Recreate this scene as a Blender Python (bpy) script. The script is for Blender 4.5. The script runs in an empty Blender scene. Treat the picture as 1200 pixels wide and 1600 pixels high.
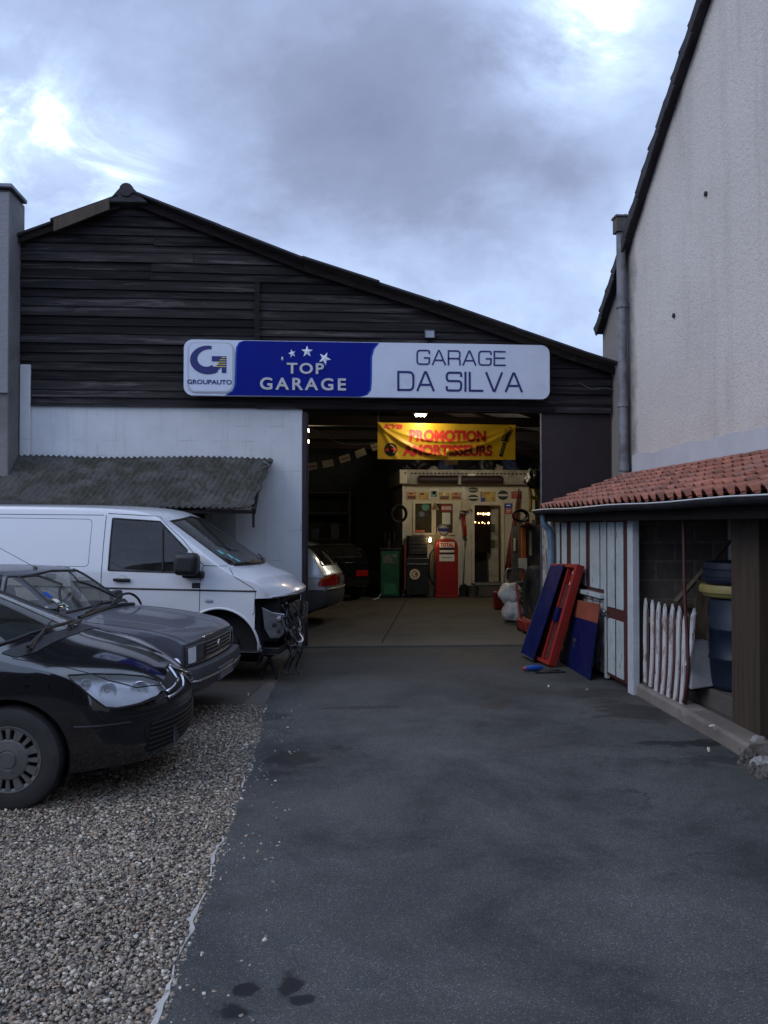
import bpy, bmesh, math, random
import numpy as np
from mathutils import Vector, Matrix, Euler, noise as mnoise
from mathutils.bvhtree import BVHTree
random.seed(7)
rng = np.random.default_rng(11)
R = math.radians
SC = bpy.context.scene
COL = SC.collection
# ------------------------------------------------------------------ camera
FPX, CX, CY = 1330.0, 600.0, 800.0
CAM = Vector((0, 0, 1.7))
YAW, PITCH = R(-4.3), math.atan(20 / FPX)
camd = bpy.data.cameras.new('camera')
cam = bpy.data.objects.new('camera', camd)
COL.objects.link(cam)
cam.location = CAM
cam.rotation_euler = Euler((R(90) + PITCH, 0, YAW), 'XYZ')
camd.sensor_fit = 'VERTICAL'; camd.sensor_height = 24; camd.sensor_width = 18
camd.lens = 24 * FPX / 1600
camd.clip_start = 0.05; camd.clip_end = 3000
SC.camera = cam
RM = cam.rotation_euler.to_matrix()

def ray(px, py):
    return RM @ Vector(((px - CX) / FPX, -(py - CY) / FPX, -1.0))
def at_y(px, py, Y):
    d = ray(px, py); return CAM + d * ((Y - CAM.y) / d.y)
def at_x(px, py, X):
    d = ray(px, py); return CAM + d * ((X - CAM.x) / d.x)
def at_z(px, py, Z=0.0):
    d = ray(px, py); return CAM + d * ((Z - CAM.z) / d.z)

# ------------------------------------------------------------------ mesh builder
class MB:
    def __init__(s): s.v = []; s.f = []
    def add(s, vs, fs):
        n = len(s.v); s.v += [tuple(p) for p in vs]; s.f += [tuple(i + n for i in f) for f in fs]; return s
    def box(s, c, d, rot=None):
        hx, hy, hz = d[0] / 2, d[1] / 2, d[2] / 2
        P = [Vector((x, y, z)) for z in (-hz, hz) for (x, y) in ((-hx, -hy), (hx, -hy), (hx, hy), (-hx, hy))]
        if rot is not None:
            m = rot if isinstance(rot, Matrix) else Euler(rot).to_matrix()
            P = [m @ p for p in P]
        c = Vector(c)
        return s.add([p + c for p in P], [(3, 2, 1, 0), (4, 5, 6, 7), (0, 1, 5, 4), (1, 2, 6, 5), (2, 3, 7, 6), (3, 0, 4, 7)])
    def bb(s, x0, x1, y0, y1, z0, z1):
        return s.box(((x0 + x1) / 2, (y0 + y1) / 2, (z0 + z1) / 2), (abs(x1 - x0), abs(y1 - y0), abs(z1 - z0)))
    def bar(s, a, b, w, h=None, up=(0, 0, 1)):
        a, b = Vector(a), Vector(b); d = b - a; h = h or w
        if d.length < 1e-6: return s
        x = d.normalized(); u = Vector(up)
        y = u.cross(x)
        if y.length < 1e-4: y = Vector((0, 1, 0)).cross(x)
        y.normalize(); z = x.cross(y)
        return s.box((a + b) / 2, (d.length, w, h), Matrix((x, y, z)).transposed())
    def tube(s, pts, r, n=8, caps=True, closed=False):
        pts = [Vector(p) for p in pts]; m = len(pts)
        rr = r if isinstance(r, (list, tuple)) else [r] * m
        vs = []; prev = None
        for i, p in enumerate(pts):
            if closed: t = pts[(i + 1) % m] - pts[i - 1]
            else: t = pts[min(i + 1, m - 1)] - pts[max(i - 1, 0)]
            if t.length < 1e-9: t = Vector((0, 0, 1))
            t.normalize()
            if prev is None:
                u = Vector((0, 0, 1)) if abs(t.z) < .9 else Vector((1, 0, 0))
                a = t.cross(u).normalized()
            else:
                a = (prev - t * prev.dot(t))
                a = a.normalized() if a.length > 1e-6 else t.orthogonal().normalized()
            prev = a; b = t.cross(a)
            for k in range(n):
                q = 2 * math.pi * k / n
                vs.append(p + (a * math.cos(q) + b * math.sin(q)) * rr[i])
        fs = []
        for i in range(m if closed else m - 1):
            i2 = (i + 1) % m
            for k in range(n):
                k2 = (k + 1) % n
                fs.append((i * n + k, i * n + k2, i2 * n + k2, i2 * n + k))
        if caps and not closed:
            fs.append(tuple(range(n - 1, -1, -1))); fs.append(tuple((m - 1) * n + k for k in range(n)))
        return s.add(vs, fs)
    def lathe(s, prof, o=(0, 0, 0), n=24, axis='z', caps=True):
        """prof: list of (r, h) along the axis."""
        o = Vector(o); vs = []
        for (r, h) in prof:
            for k in range(n):
                q = 2 * math.pi * k / n; a, b = r * math.cos(q), r * math.sin(q)
                v = {'z': (a, b, h), 'y': (a, h, -b), 'x': (h, a, b)}[axis]
                vs.append(o + Vector(v))
        fs = []
        for i in range(len(prof) - 1):
            for k in range(n):
                k2 = (k + 1) % n
                fs.append((i * n + k, i * n + k2, (i + 1) * n + k2, (i + 1) * n + k))
        if caps:
            if prof[0][0] > 1e-5: fs.append(tuple(range(n - 1, -1, -1)))
            m = len(prof) - 1
            if prof[-1][0] > 1e-5: fs.append(tuple(m * n + k for k in range(n)))
        return s.add(vs, fs)
    def prism(s, pts, vec):
        """closed polygon of 3-D points extruded by vec"""
        n = len(pts); vec = Vector(vec)
        P = [Vector(p) for p in pts]
        return s.add(P + [p + vec for p in P],
                     [tuple(range(n - 1, -1, -1)), tuple(range(n, 2 * n))] +
                     [(i, (i + 1) % n, n + (i + 1) % n, n + i) for i in range(n)])
    def build(s, name, m=None, parent=None, smooth=False, bevel=0, seg=2, auto=None):
        me = bpy.data.meshes.new(name)
        me.from_pydata(s.v, [], s.f)
        bm = bmesh.new(); bm.from_mesh(me)
        bmesh.ops.recalc_face_normals(bm, faces=bm.faces)
        bm.to_mesh(me); bm.free()
        return link(name, me, m, parent, smooth, bevel, seg, auto)

def link(name, me, m=None, parent=None, smooth=False, bevel=0, seg=2, auto=None):
    o = bpy.data.objects.new(name, me); COL.objects.link(o)
    me.name = name
    if m is not None:
        for x in (m if isinstance(m, (list, tuple)) else [m]): me.materials.append(x)
    if parent is not None: o.parent = parent
    if bevel:
        b = o.modifiers.new('bevel', 'BEVEL'); b.width = bevel; b.segments = seg; b.limit_method = 'ANGLE'; b.angle_limit = R(40)
    if smooth or auto:
        me.polygons.foreach_set('use_smooth', [True] * len(me.polygons))
        if auto:
            try: me.set_sharp_from_angle(angle=R(auto))
            except Exception: pass
    return o

def tag(o, label=None, cat=None, group=None, kind=None):
    if label: o['label'] = label
    if cat: o['category'] = cat
    if group: o['group'] = group
    if kind: o['kind'] = kind
    return o
def thing(name, label, cat, loc=(0, 0, 0), rz=0, group=None):
    o = bpy.data.objects.new(name, None); COL.objects.link(o); o.empty_display_size = .2
    o.location = loc; o.rotation_euler = (0, 0, rz)
    return tag(o, label, cat, group)
def struct(o): o['kind'] = 'structure'; return o
def copy_tree(o, parent=None):
    c = o.copy(); COL.objects.link(c); c.parent = parent
    for ch in list(o.children): copy_tree(ch, c)
    return c

def smoothed(pts, n=6):
    """Catmull-Rom through points"""
    P = [Vector(p) for p in pts]; out = []
    for i in range(len(P) - 1):
        a, b, c, d = P[max(i - 1, 0)], P[i], P[i + 1], P[min(i + 2, len(P) - 1)]
        for k in range(n):
            t = k / n
            out.append(.5 * ((2 * b) + (c - a) * t + (2 * a - 5 * b + 4 * c - d) * t * t + (3 * b - a - 3 * c + d) * t ** 3))
    out.append(P[-1]); return out

def rrect(x0, x1, z0, z1, r, n=6):
    """rounded rectangle outline as 2-D points, r = radius or 4 radii (bl, br, tr, tl)"""
    rr = r if isinstance(r, (tuple, list)) else [r] * 4
    out = []
    for (cx, cz, a0, q) in ((x0, z0, 180, rr[0]), (x1, z0, 270, rr[1]), (x1, z1, 0, rr[2]), (x0, z1, 90, rr[3])):
        ox = cx + (q if cx == x0 else -q); oz = cz + (q if cz == z0 else -q)
        if q <= 0: out.append((cx, cz)); continue
        for k in range(n + 1):
            a = R(a0 + 90 * k / n); out.append((ox + q * math.cos(a), oz + q * math.sin(a)))
    return out

def text_mesh(body, width, height, bold=0.0, depth=.004, spacing=1.0, shear=0.0):
    """mesh of lettering, lower-left at 0,0 in the xy plane, scaled to width x height"""
    cu = bpy.data.curves.new('lettering', 'FONT'); cu.body = body
    cu.offset = bold; cu.extrude = .02; cu.space_character = spacing; cu.resolution_u = 4; cu.shear = shear
    o = bpy.data.objects.new('lettering', cu); COL.objects.link(o)
    dg = bpy.context.evaluated_depsgraph_get()
    me = bpy.data.meshes.new_from_object(o.evaluated_get(dg))
    bpy.data.objects.remove(o); bpy.data.curves.remove(cu)
    n = len(me.vertices); co = np.empty(n * 3); me.vertices.foreach_get('co', co); co = co.reshape(-1, 3)
    lo, hi = co.min(0), co.max(0)
    co = (co - lo) / np.maximum(hi - lo, 1e-6) * np.array([width, height, depth])
    me.vertices.foreach_set('co', co.ravel()); me.update()
    return me
def put_text(body, x, z, w, h, Y, m, parent=None, bold=0, depth=.004, name='lettering', spacing=1.0, shear=0.0, rot=None, map3=None):
    """lettering on a plane facing -y: x,z lower-left corner, front surface at Y-depth"""
    me = text_mesh(body, w, h, bold, depth, spacing, shear)
    n = len(me.vertices); co = np.empty(n * 3); me.vertices.foreach_get('co', co); co = co.reshape(-1, 3)
    if map3 is not None:
        new = np.array([map3(c[0] + x, c[1] + z, c[2]) for c in co])
    else:
        if rot:
            a = rot; cx_, cz_ = w / 2, h / 2
            xx = (co[:, 0] - cx_) * math.cos(a) - (co[:, 1] - cz_) * math.sin(a) + cx_
            zz = (co[:, 0] - cx_) * math.sin(a) + (co[:, 1] - cz_) * math.cos(a) + cz_
        else: xx, zz = co[:, 0], co[:, 1]
        new = np.stack([x + xx, Y - co[:, 2], z + zz], 1)
    me.vertices.foreach_set('co', new.ravel()); me.update()
    return link(name, me, m, parent)

def roundpoly(pts, n=5):
    """pts (x, y, radius) -> polyline with rounded corners"""
    out = []
    for i, p in enumerate(pts):
        r = p[2] if len(p) > 2 else 0
        if r == 0 or i in (0, len(pts) - 1): out.append((p[0], p[1])); continue
        c = Vector(p[:2]); a = (Vector(pts[i - 1][:2]) - c); b = (Vector(pts[i + 1][:2]) - c)
        r = min(r, a.length * .5, b.length * .5); a.normalize(); b.normalize()
        A, B = c + a * r, c + b * r
        for k in range(n + 1):
            t = k / n; q = A * (1 - t) ** 2 + c * 2 * t * (1 - t) + B * t * t; out.append((q.x, q.y))
    return out
GLYPH = {
 'G': (.98, [[(1, .74), (1, 1, .26), (0, 1, .26), (0, 0, .26), (1, 0, .26), (1, .46), (.56, .46)]]),
 'A': (1.0, [[(0, 0), (.46, 1), (.54, 1), (1, 0)], [(.16, .30), (.84, .30)]]),
 'R': (.92, [[(0, 0), (0, 1), (1, 1, .24), (1, .44, .24), (0, .44)], [(.55, .44), (1, .44, .18), (1, 0)]]),
 'E': (.86, [[(1, 1), (0, 1), (0, 0), (1, 0)], [(0, .52), (.94, .52)]]),
 'D': (.95, [[(0, 0), (0, 1), (1, 1, .30), (1, 0, .30), (-.001, 0)]]),
 'S': (.92, [[(1, .76), (1, 1, .24), (0, 1, .24), (0, .53, .20), (1, .53, .20), (1, 0, .24), (0, 0, .24), (0, .24)]]),
 'I': (0, [[(0, 0), (0, 1)]]), 'L': (.80, [[(0, 1), (0, 0), (1, 0)]]), 'V': (.98, [[(0, 1), (.46, 0), (.54, 0), (1, 1)]]), ' ': (.30, [])}
def stroke_text(body, x0, x1, z0, z1, wt, Y, m, name='lettering', d=.004):
    """thin squarish lettering drawn as ribbons; wt = stroke width as a share of the height"""
    H = z1 - z0; w = wt * H; gap = .27
    tot = sum(GLYPH[c][0] for c in body) + gap * (len(body) - 1)
    k = (x1 - x0 - w) / tot; mb = MB(); x = x0 + w / 2; q = 0
    for c in body:
        gw, strokes = GLYPH[c]
        for st in strokes:
            P = [Vector(p) for p in roundpoly(st)]
            P = [Vector((x + p.x * (gw if gw else 1) * k, z0 + w / 2 + p.y * (H - w))) for p in P]
            n = len(P); L = []; Rr = []
            e0 = (P[1] - P[0]).normalized(); e1 = (P[-1] - P[-2]).normalized()
            P[0] = P[0] - e0 * w * .5 * (1 if c in 'ILEDRAV' else 0); P[-1] = P[-1] + e1 * w * .5 * (1 if c in 'ILERAV' else 0)
            for i, p in enumerate(P):
                a = (P[i] - P[i - 1]).normalized() if i else e0; b = (P[i + 1] - P[i]).normalized() if i < n - 1 else e1
                t = (a + b).normalized(); nn = Vector((-t.y, t.x)); s_ = min(2.2, 1 / max(.3, Vector((-a.y, a.x)).dot(nn)))
                L.append(p + nn * w / 2 * s_); Rr.append(p - nn * w / 2 * s_)
            yy = Y - d - q * .0002; q = (q + 1) % 3
            vs = [(v.x, yy, v.y) for v in L] + [(v.x, yy, v.y) for v in Rr]
            mb.add(vs, [(i, i + 1, n + i + 1, n + i) for i in range(n - 1)])
        x += (gw + gap) * k
    return mb.build(name, m)

# ------------------------------------------------------------------ materials
MATS = {}
class N:
    """tiny node helper"""
    def __init__(s, name):
        s.m = bpy.data.materials.new(name); s.m.use_nodes = True
        s.t = s.m.node_tree; s.n = s.t.nodes; s.l = s.t.links
        s.b = s.n['Principled BSDF']; s.out = s.n['Material Output']
        s._pos = None
    def new(s, ty, **kw):
        o = s.n.new(ty)
        for k, v in kw.items(): setattr(o, k, v)
        return o
    def lk(s, a, b): s.l.new(a, b)
    def pos(s):
        if s._pos is None:
            s._pos = s.new('ShaderNodeTexCoord').outputs['Object']
        return s._pos
    def mapping(s, vec, scale=(1, 1, 1), loc=(0, 0, 0), rot=(0, 0, 0)):
        m = s.new('ShaderNodeMapping'); s.lk(vec, m.inputs[0])
        m.inputs['Scale'].default_value = scale; m.inputs['Location'].default_value = loc; m.inputs['Rotation'].default_value = rot
        return m.outputs[0]
    def noise(s, scale, detail=5, rough=.6, vec=None, dist=0):
        t = s.new('ShaderNodeTexNoise'); s.lk(vec if vec is not None else s.pos(), t.inputs['Vector'])
        t.inputs['Scale'].default_value = scale; t.inputs['Detail'].default_value = detail
        t.inputs['Roughness'].default_value = rough; t.inputs['Distortion'].default_value = dist
        return t.outputs['Fac']
    def voro(s, scale, vec=None, feature='F1', out='Distance'):
        t = s.new('ShaderNodeTexVoronoi'); t.feature = feature
        s.lk(vec if vec is not None else s.pos(), t.inputs['Vector']); t.inputs['Scale'].default_value = scale
        return t.outputs[out]
    def ramp(s, fac, stops, interp='LINEAR'):
        r = s.new('ShaderNodeValToRGB'); r.color_ramp.interpolation = interp
        e = r.color_ramp.elements
        while len(e) < len(stops): e.new(.5)
        for i, (p, c) in enumerate(stops):
            e[i].position = p
            e[i].color = (c, c, c, 1) if isinstance(c, (int, float)) else (*c[:3], 1)
        s.lk(fac, r.inputs[0]); return r.outputs[0]
    def mix(s, fac, a, b, mode='MIX'):
        m = s.new('ShaderNodeMix'); m.data_type = 'RGBA'; m.blend_type = mode
        for v, i in ((fac, 0), (a, 6), (b, 7)):
            if hasattr(v, 'is_output'): s.lk(v, m.inputs[i])
            elif i == 0: m.inputs[0].default_value = v
            else: m.inputs[i].default_value = (v, v, v, 1) if isinstance(v, (int, float)) else (*v[:3], 1)
        return m.outputs[2]
    def math(s, op, a, b=None, clamp=False):
        m = s.new('ShaderNodeMath'); m.operation = op; m.use_clamp = clamp
        for v, i in ((a, 0), (b, 1)):
            if v is None: continue
            if hasattr(v, 'is_output'): s.lk(v, m.inputs[i])
            else: m.inputs[i].default_value = v
        return m.outputs[0]
    def xyz(s, vec=None):
        x = s.new('ShaderNodeSeparateXYZ'); s.lk(vec if vec is not None else s.pos(), x.inputs[0]); return x.outputs
    def comb(s, x, y, z=0.0):
        c = s.new('ShaderNodeCombineXYZ')
        for v, i in ((x, 0), (y, 1), (z, 2)):
            if hasattr(v, 'is_output'): s.lk(v, c.inputs[i])
            else: c.inputs[i].default_value = v
        return c.outputs[0]
    def island(s):
        return s.new('ShaderNodeNewGeometry').outputs['Random Per Island']
    def set(s, color=None, rough=None, metal=None, bump=None, bstr=.3, bdist=.01, **kw):
        b = s.b
        for v, k in ((color, 'Base Color'), (rough, 'Roughness'), (metal, 'Metallic')):
            if v is None: continue
            if hasattr(v, 'is_output'): s.lk(v, b.inputs[k])
            elif k == 'Base Color': b.inputs[k].default_value = (*v[:3], 1)
            else: b.inputs[k].default_value = v
        if bump is not None:
            n = s.new('ShaderNodeBump'); n.inputs['Strength'].default_value = bstr; n.inputs['Distance'].default_value = bdist
            s.lk(bump, n.inputs['Height']); s.lk(n.outputs[0], b.inputs['Normal'])
        for k, v in kw.items(): b.inputs[k.replace('_', ' ')].default_value = v
        return s.m

def mat(name, c, rough=.6, metal=0, var=.15, scale=6, dirt=0, dirtc=(.03, .028, .025), bump=0, bscale=60, bdist=.003, **kw):
    """everyday material: colour mottled by noise, patches of dirt, fine bump"""
    if name in MATS: return MATS[name]
    g = N(name)
    c = Vector(c)
    col = g.mix(g.ramp(g.noise(scale, 6, .65), [(.3, 0), (.7, 1)]), c * (1 - var), c * (1 + var))
    if dirt:
        d = g.ramp(g.noise(scale * .55 + .7, 8, .7, dist=.4), [(.62 - dirt * .3, 0), (.62 - dirt * .3 + .22, 1)])
        col = g.mix(g.math('MULTIPLY', d, min(1, dirt * 1.6)), col, dirtc)
    r = g.ramp(g.noise(scale * 2.3, 4), [(.3, max(.02, rough - .07)), (.7, min(1, rough + .07))])
    g.set(col, r, metal, g.noise(bscale, 3, .6) if bump else None, bump, bdist, **kw)
    MATS[name] = g.m; return g.m
# ------------------------------------------------------------------ materials of the place
def m_asphalt(stains):
    g = N('asphalt')
    p = g.pos()
    fine = g.voro(260, feature='F1', out='Color')
    sp = g.ramp(g.xyz(fine)[0], [(0, .6), (.5, .88), (.85, 1.12), (.95, 1.7), (1, 3.2)])
    big = g.noise(.9, 8, .68, dist=.5)
    mid = g.noise(5.5, 5, .6)
    base = g.mix(g.ramp(big, [(.36, 0), (.64, 1)]), (.028, .031, .031), (.088, .092, .089))
    base = g.mix(g.math('MULTIPLY', g.ramp(mid, [(.35, 0), (.8, 1)]), .55), base, (.086, .083, .079))
    base = g.mix(1, base, sp, 'MULTIPLY')
    # dusty brown blotches, then darker with distance towards the garage
    x, y, z = g.xyz()[0:3]
    dust = g.ramp(g.noise(.42, 7, .7, dist=.8), [(.50, 0), (.72, 1)])
    base = g.mix(g.math('MULTIPLY', dust, .45), base, (.082, .074, .062))
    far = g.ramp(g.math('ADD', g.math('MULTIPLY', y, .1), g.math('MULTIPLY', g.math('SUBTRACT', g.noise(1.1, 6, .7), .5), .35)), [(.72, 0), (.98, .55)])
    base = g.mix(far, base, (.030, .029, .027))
    nz = g.noise(7, 5, .65); nz2 = g.noise(1.6, 4, .6)
    tot = None
    for (sx, sy, rx, ry, k) in stains:
        v = g.mapping(p, scale=(1 / rx, 1 / ry, 0), loc=(-sx / rx, -sy / ry, 0))
        ln = g.new('ShaderNodeVectorMath', operation='LENGTH'); g.lk(v, ln.inputs[0])
        d = g.math('ADD', ln.outputs['Value'], g.math('MULTIPLY', g.math('SUBTRACT', g.math('ADD', nz, nz2), 1.0), 2.6))
        s = g.math('MULTIPLY', g.ramp(d, [(.72, 1), (1.0, 0)]), k)
        tot = s if tot is None else g.math('MAXIMUM', tot, s)
    base = g.mix(tot, base, (.008, .0085, .010))
    # hairline cracks
    cr = g.voro(.55, vec=g.mapping(g.comb(g.math('ADD', x, g.math('MULTIPLY', g.noise(2.2, 4), .9)), g.math('ADD', y, g.math('MULTIPLY', g.noise(1.7, 4), .9)), 0)), feature='DISTANCE_TO_EDGE')
    crm = g.math('MULTIPLY', g.ramp(cr, [(.0, .75), (.007, 0)]), g.ramp(g.noise(.6, 3), [(.52, 0), (.60, .8)]))
    base = g.mix(crm, base, (.012, .012, .012))
    g.b.inputs['Specular IOR Level'].default_value = .3
    rg = g.math('SUBTRACT', .84, g.math('MULTIPLY', tot, .30))
    h = g.math('SUBTRACT', g.math('ADD', g.math('MULTIPLY', g.xyz(fine)[1], .5), g.math('MULTIPLY', mid, 1.3)), g.math('MULTIPLY', crm, 2))
    return g.set(base, rg, 0, h, .5, .006)

def m_concrete(name, c, var=.25, dirt=.5, joints=None, bump=.4, stripe=None):
    g = N(name); c = Vector(c)
    col = g.mix(g.ramp(g.noise(1.3, 8, .68), [(.3, 0), (.7, 1)]), c * (1 - var), c * (1 + var))
    col = g.mix(g.math('MULTIPLY', g.ramp(g.noise(26, 4, .7), [(.35, 0), (.75, 1)]), .3), col, c * .55)
    col = g.mix(g.math('MULTIPLY', g.ramp(g.noise(.9, 8, .75, dist=.6), [(.48, 0), (.68, 1)]), dirt), col, c * .28)
    return g.set(col, .82, 0, g.math('ADD', g.noise(45, 5, .7), g.noise(6, 3)), bump, .006)

def m_blockwork():
    g = N('painted_blockwork')
    x, y, z = g.xyz()[0:3]
    b = g.new('ShaderNodeTexBrick')
    g.lk(g.comb(g.math('ADD', x, g.math('MULTIPLY', g.noise(1.4, 3), .03)), g.math('ADD', z, g.math('MULTIPLY', g.noise(.9, 3), .05))), b.inputs['Vector'])
    b.inputs['Scale'].default_value = 1; b.inputs['Brick Width'].default_value = .5; b.inputs['Row Height'].default_value = .205
    b.inputs['Mortar Size'].default_value = .007; b.inputs['Mortar Smooth'].default_value = .6
    b.inputs['Color1'].default_value = (.1, .1, .1, 1); b.inputs['Color2'].default_value = (.9, .9, .9, 1); b.inputs['Mortar'].default_value = (.5, .5, .5, 1)
    col = g.mix(g.math('MULTIPLY', g.xyz(b.outputs['Color'])[0], .1), (.60, .62, .63), (.53, .55, .56))
    col = g.mix(g.ramp(g.noise(1.7, 7, .7), [(.35, 0), (.8, .6)]), col, (.42, .43, .42))
    vis = g.ramp(g.noise(2.6, 4, .6), [(.54, .0), (.68, .55)])
    col = g.mix(g.math('MULTIPLY', b.outputs['Fac'], vis), col, (.27, .28, .27))
    streak = g.noise(1, 6, .7, vec=g.mapping(g.pos(), scale=(9, 9, .55)))
    col = g.mix(g.ramp(streak, [(.55, 0), (.8, .4)]), col, (.30, .29, .26))
    low = g.ramp(g.math('ADD', z, g.math('MULTIPLY', g.noise(2.5, 6, .7), 1.2)), [(.7, .8), (1.9, 0)])
    col = g.mix(low, col, (.16, .155, .14))
    spots = g.ramp(g.noise(34, 3, .7), [(.66, 0), (.72, 1)])
    col = g.mix(g.math('MULTIPLY', spots, g.ramp(g.noise(1.5, 3), [(.45, 0), (.65, .7)])), col, (.12, .12, .11))
    h = g.math('SUBTRACT', g.math('MULTIPLY', g.noise(30, 5, .7), .5), g.math('MULTIPLY', g.math('MULTIPLY', b.outputs['Fac'], vis), .8))
    return g.set(col, .8, 0, h, .5, .008)

def m_render(name, c, stain=(.33, .31, .29)):
    """rough-cast wall"""
    g = N(name); c = Vector(c)
    col = g.mix(g.ramp(g.noise(.8, 7, .65), [(.3, 0), (.7, 1)]), c * .90, c * 1.05)
    col = g.mix(g.ramp(g.noise(.45, 6, .7, dist=.8), [(.52, 0), (.75, .55)]), col, (c.x * .86, c.y * .80, c.z * .74))
    st = g.noise(1, 6, .72, vec=g.mapping(g.pos(), scale=(2.5, 2.5, .22)))
    col = g.mix(g.ramp(st, [(.52, 0), (.78, .5)]), col, stain)
    y = g.xyz()[1]
    # wall darker from beside the drainpipe to its far end
    gr = g.math('MULTIPLY', g.ramp(y, [(0, 0), (1, 1)]), 1)
    edge = g.ramp(g.math('ADD', g.math('SUBTRACT', 11.15, y), g.math('MULTIPLY', g.math('SUBTRACT', g.noise(3, 5), .5), .5)), [(.06, 1), (.32, 0)])
    col = g.mix(g.math('MULTIPLY', edge, .75), col, (.10, .095, .09))
    pit = g.ramp(g.noise(42, 4, .75), [(.36, 1), (.48, 0)])
    col = g.mix(g.math('MULTIPLY', pit, .35), col, c * .5)
    h = g.math('ADD', g.math('MULTIPLY', g.noise(24, 4, .6, dist=.8), 1.2), g.math('MULTIPLY', g.noise(75, 3), .5))
    return g.set(col, .9, 0, h, .75, .014)

def m_wood(name, a, b, streakdir='x', rough=.8, pale=None, bump=.4):
    g = N(name); isl = g.island()
    sc = {'x': (1.3, 22, 22), 'z': (22, 22, 1.3), 'y': (22, 1.3, 22)}[streakdir]
    off = g.new('ShaderNodeVectorMath', operation='ADD'); g.lk(g.pos(), off.inputs[0]); g.lk(g.comb(g.math('MULTIPLY', isl, 40), g.math('MULTIPLY', isl, 17), g.math('MULTIPLY', isl, 9)), off.inputs[1])
    v = g.mapping(off.outputs[0], scale=sc)
    n = g.noise(1, 7, .68, vec=v, dist=.3)
    col = g.mix(g.ramp(n, [(.3, 0), (.72, 1)]), a, b)
    if pale is not None:
        n2 = g.noise(.5, 6, .72, vec=v, dist=.6)
        col = g.mix(g.ramp(n2, [(.53, 0), (.66, .85)]), col, pale)
    k = g.ramp(isl, [(0, .45), (1, 1.5)])
    col = g.mix(1, col, k, 'MULTIPLY')
    return g.set(col, rough, 0, n, bump, .006, Specular_IOR_Level=.12)

def m_flaked(name, paint, under=(.13, .09, .065), amount=.35, scale=9, sdir='z', rough=.6):
    """old paint flaking off wood"""
    g = N(name); isl = g.island(); p = Vector(paint)
    sc = {'z': (3.2, 3.2, .8), 'y': (3.2, .8, 3.2), 'n': (1, 1, 1)}[sdir]
    off = g.new('ShaderNodeVectorMath', operation='ADD'); g.lk(g.pos(), off.inputs[0]); g.lk(g.comb(g.math('MULTIPLY', isl, 13), g.math('MULTIPLY', isl, 7), 0), off.inputs[1])
    n = g.noise(scale, 8, .74, vec=g.mapping(off.outputs[0], scale=sc))
    base = g.mix(g.ramp(g.noise(3, 6, .7), [(.3, 0), (.7, 1)]), p * .78, p * 1.05)
    f = g.ramp(n, [(.70 - amount * .35, 0), (.73 - amount * .35, 1)])
    low = g.ramp(g.noise(18, 4, .7), [(.5, 0), (.8, .35)])
    col = g.mix(low, base, p * .45)
    col = g.mix(f, col, under)
    return g.set(col, rough, 0, g.math('SUBTRACT', g.math('MULTIPLY', g.noise(60, 3), .3), f), .4, .003)

def m_tile():
    g = N('clay_tile'); isl = g.island()
    col = g.ramp(isl, [(0, (.20, .075, .048)), (.35, (.33, .118, .072)), (.7, (.43, .165, .105)), (1, (.29, .14, .105))])
    col = g.mix(g.ramp(g.noise(9, 7, .7), [(.42, 0), (.72, .75)]), col, (.10, .055, .042))
    col = g.mix(g.ramp(g.noise(3.1, 6, .7), [(.5, 0), (.72, .6)]), col, (.07, .05, .042))
    return g.set(col, .8, 0, g.noise(70, 4, .7), .4, .004)

def m_corrugated():
    g = N('mossy_fibre_cement')
    col = g.mix(g.ramp(g.noise(2.2, 8, .7), [(.3, 0), (.7, 1)]), (.030, .029, .027), (.105, .100, .092))
    col = g.mix(g.ramp(g.noise(3.1, 9, .78, dist=.5), [(.46, 0), (.56, .95)]), col, (.030, .030, .017))
    col = g.mix(g.ramp(g.noise(17, 6, .8), [(.55, 0), (.66, .8)]), col, (.020, .022, .014))
    col = g.mix(g.ramp(g.noise(22, 4, .75), [(.66, 0), (.70, .8)]), col, (.26, .26, .23))
    return g.set(col, .92, 0, g.noise(28, 6, .75), .9, .02)

def m_paint(name, c, rough=.25, metal=0, dust=.25, dustc=(.16, .15, .135), coat=1.0, low=None):
    """vehicle paint under a film of dust; `low` = height up to which road dirt clings"""
    g = N(name); c = Vector(c)
    up = g.xyz(g.new('ShaderNodeNewGeometry').outputs['Normal'])[2]
    d = g.math('MULTIPLY', g.ramp(g.noise(7, 8, .75), [(.3, .25), (.75, 1)]), dust)
    d = g.math('MULTIPLY', d, g.ramp(up, [(.0, .35), (.8, 1)]))
    if low is not None:
        z = g.xyz()[2]
        lo = g.ramp(g.math('ADD', z, g.math('MULTIPLY', g.noise(4, 6, .7), .3)), [(low, 1), (low + .35, 0)])
        d = g.math('MAXIMUM', d, g.math('MULTIPLY', lo, g.ramp(g.noise(12, 6), [(.3, .25), (.7, .65)])))
    col = g.mix(d, c, dustc)
    r = g.math('ADD', rough, g.math('MULTIPLY', d, .55))
    g.set(col, r, metal)
    g.b.inputs['Coat Weight'].default_value = coat; g.b.inputs['Coat Roughness'].default_value = .05
    g.lk(g.math('SUBTRACT', coat, g.math('MULTIPLY', d, coat), clamp=True), g.b.inputs['Coat Weight'])
    return g.m

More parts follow.
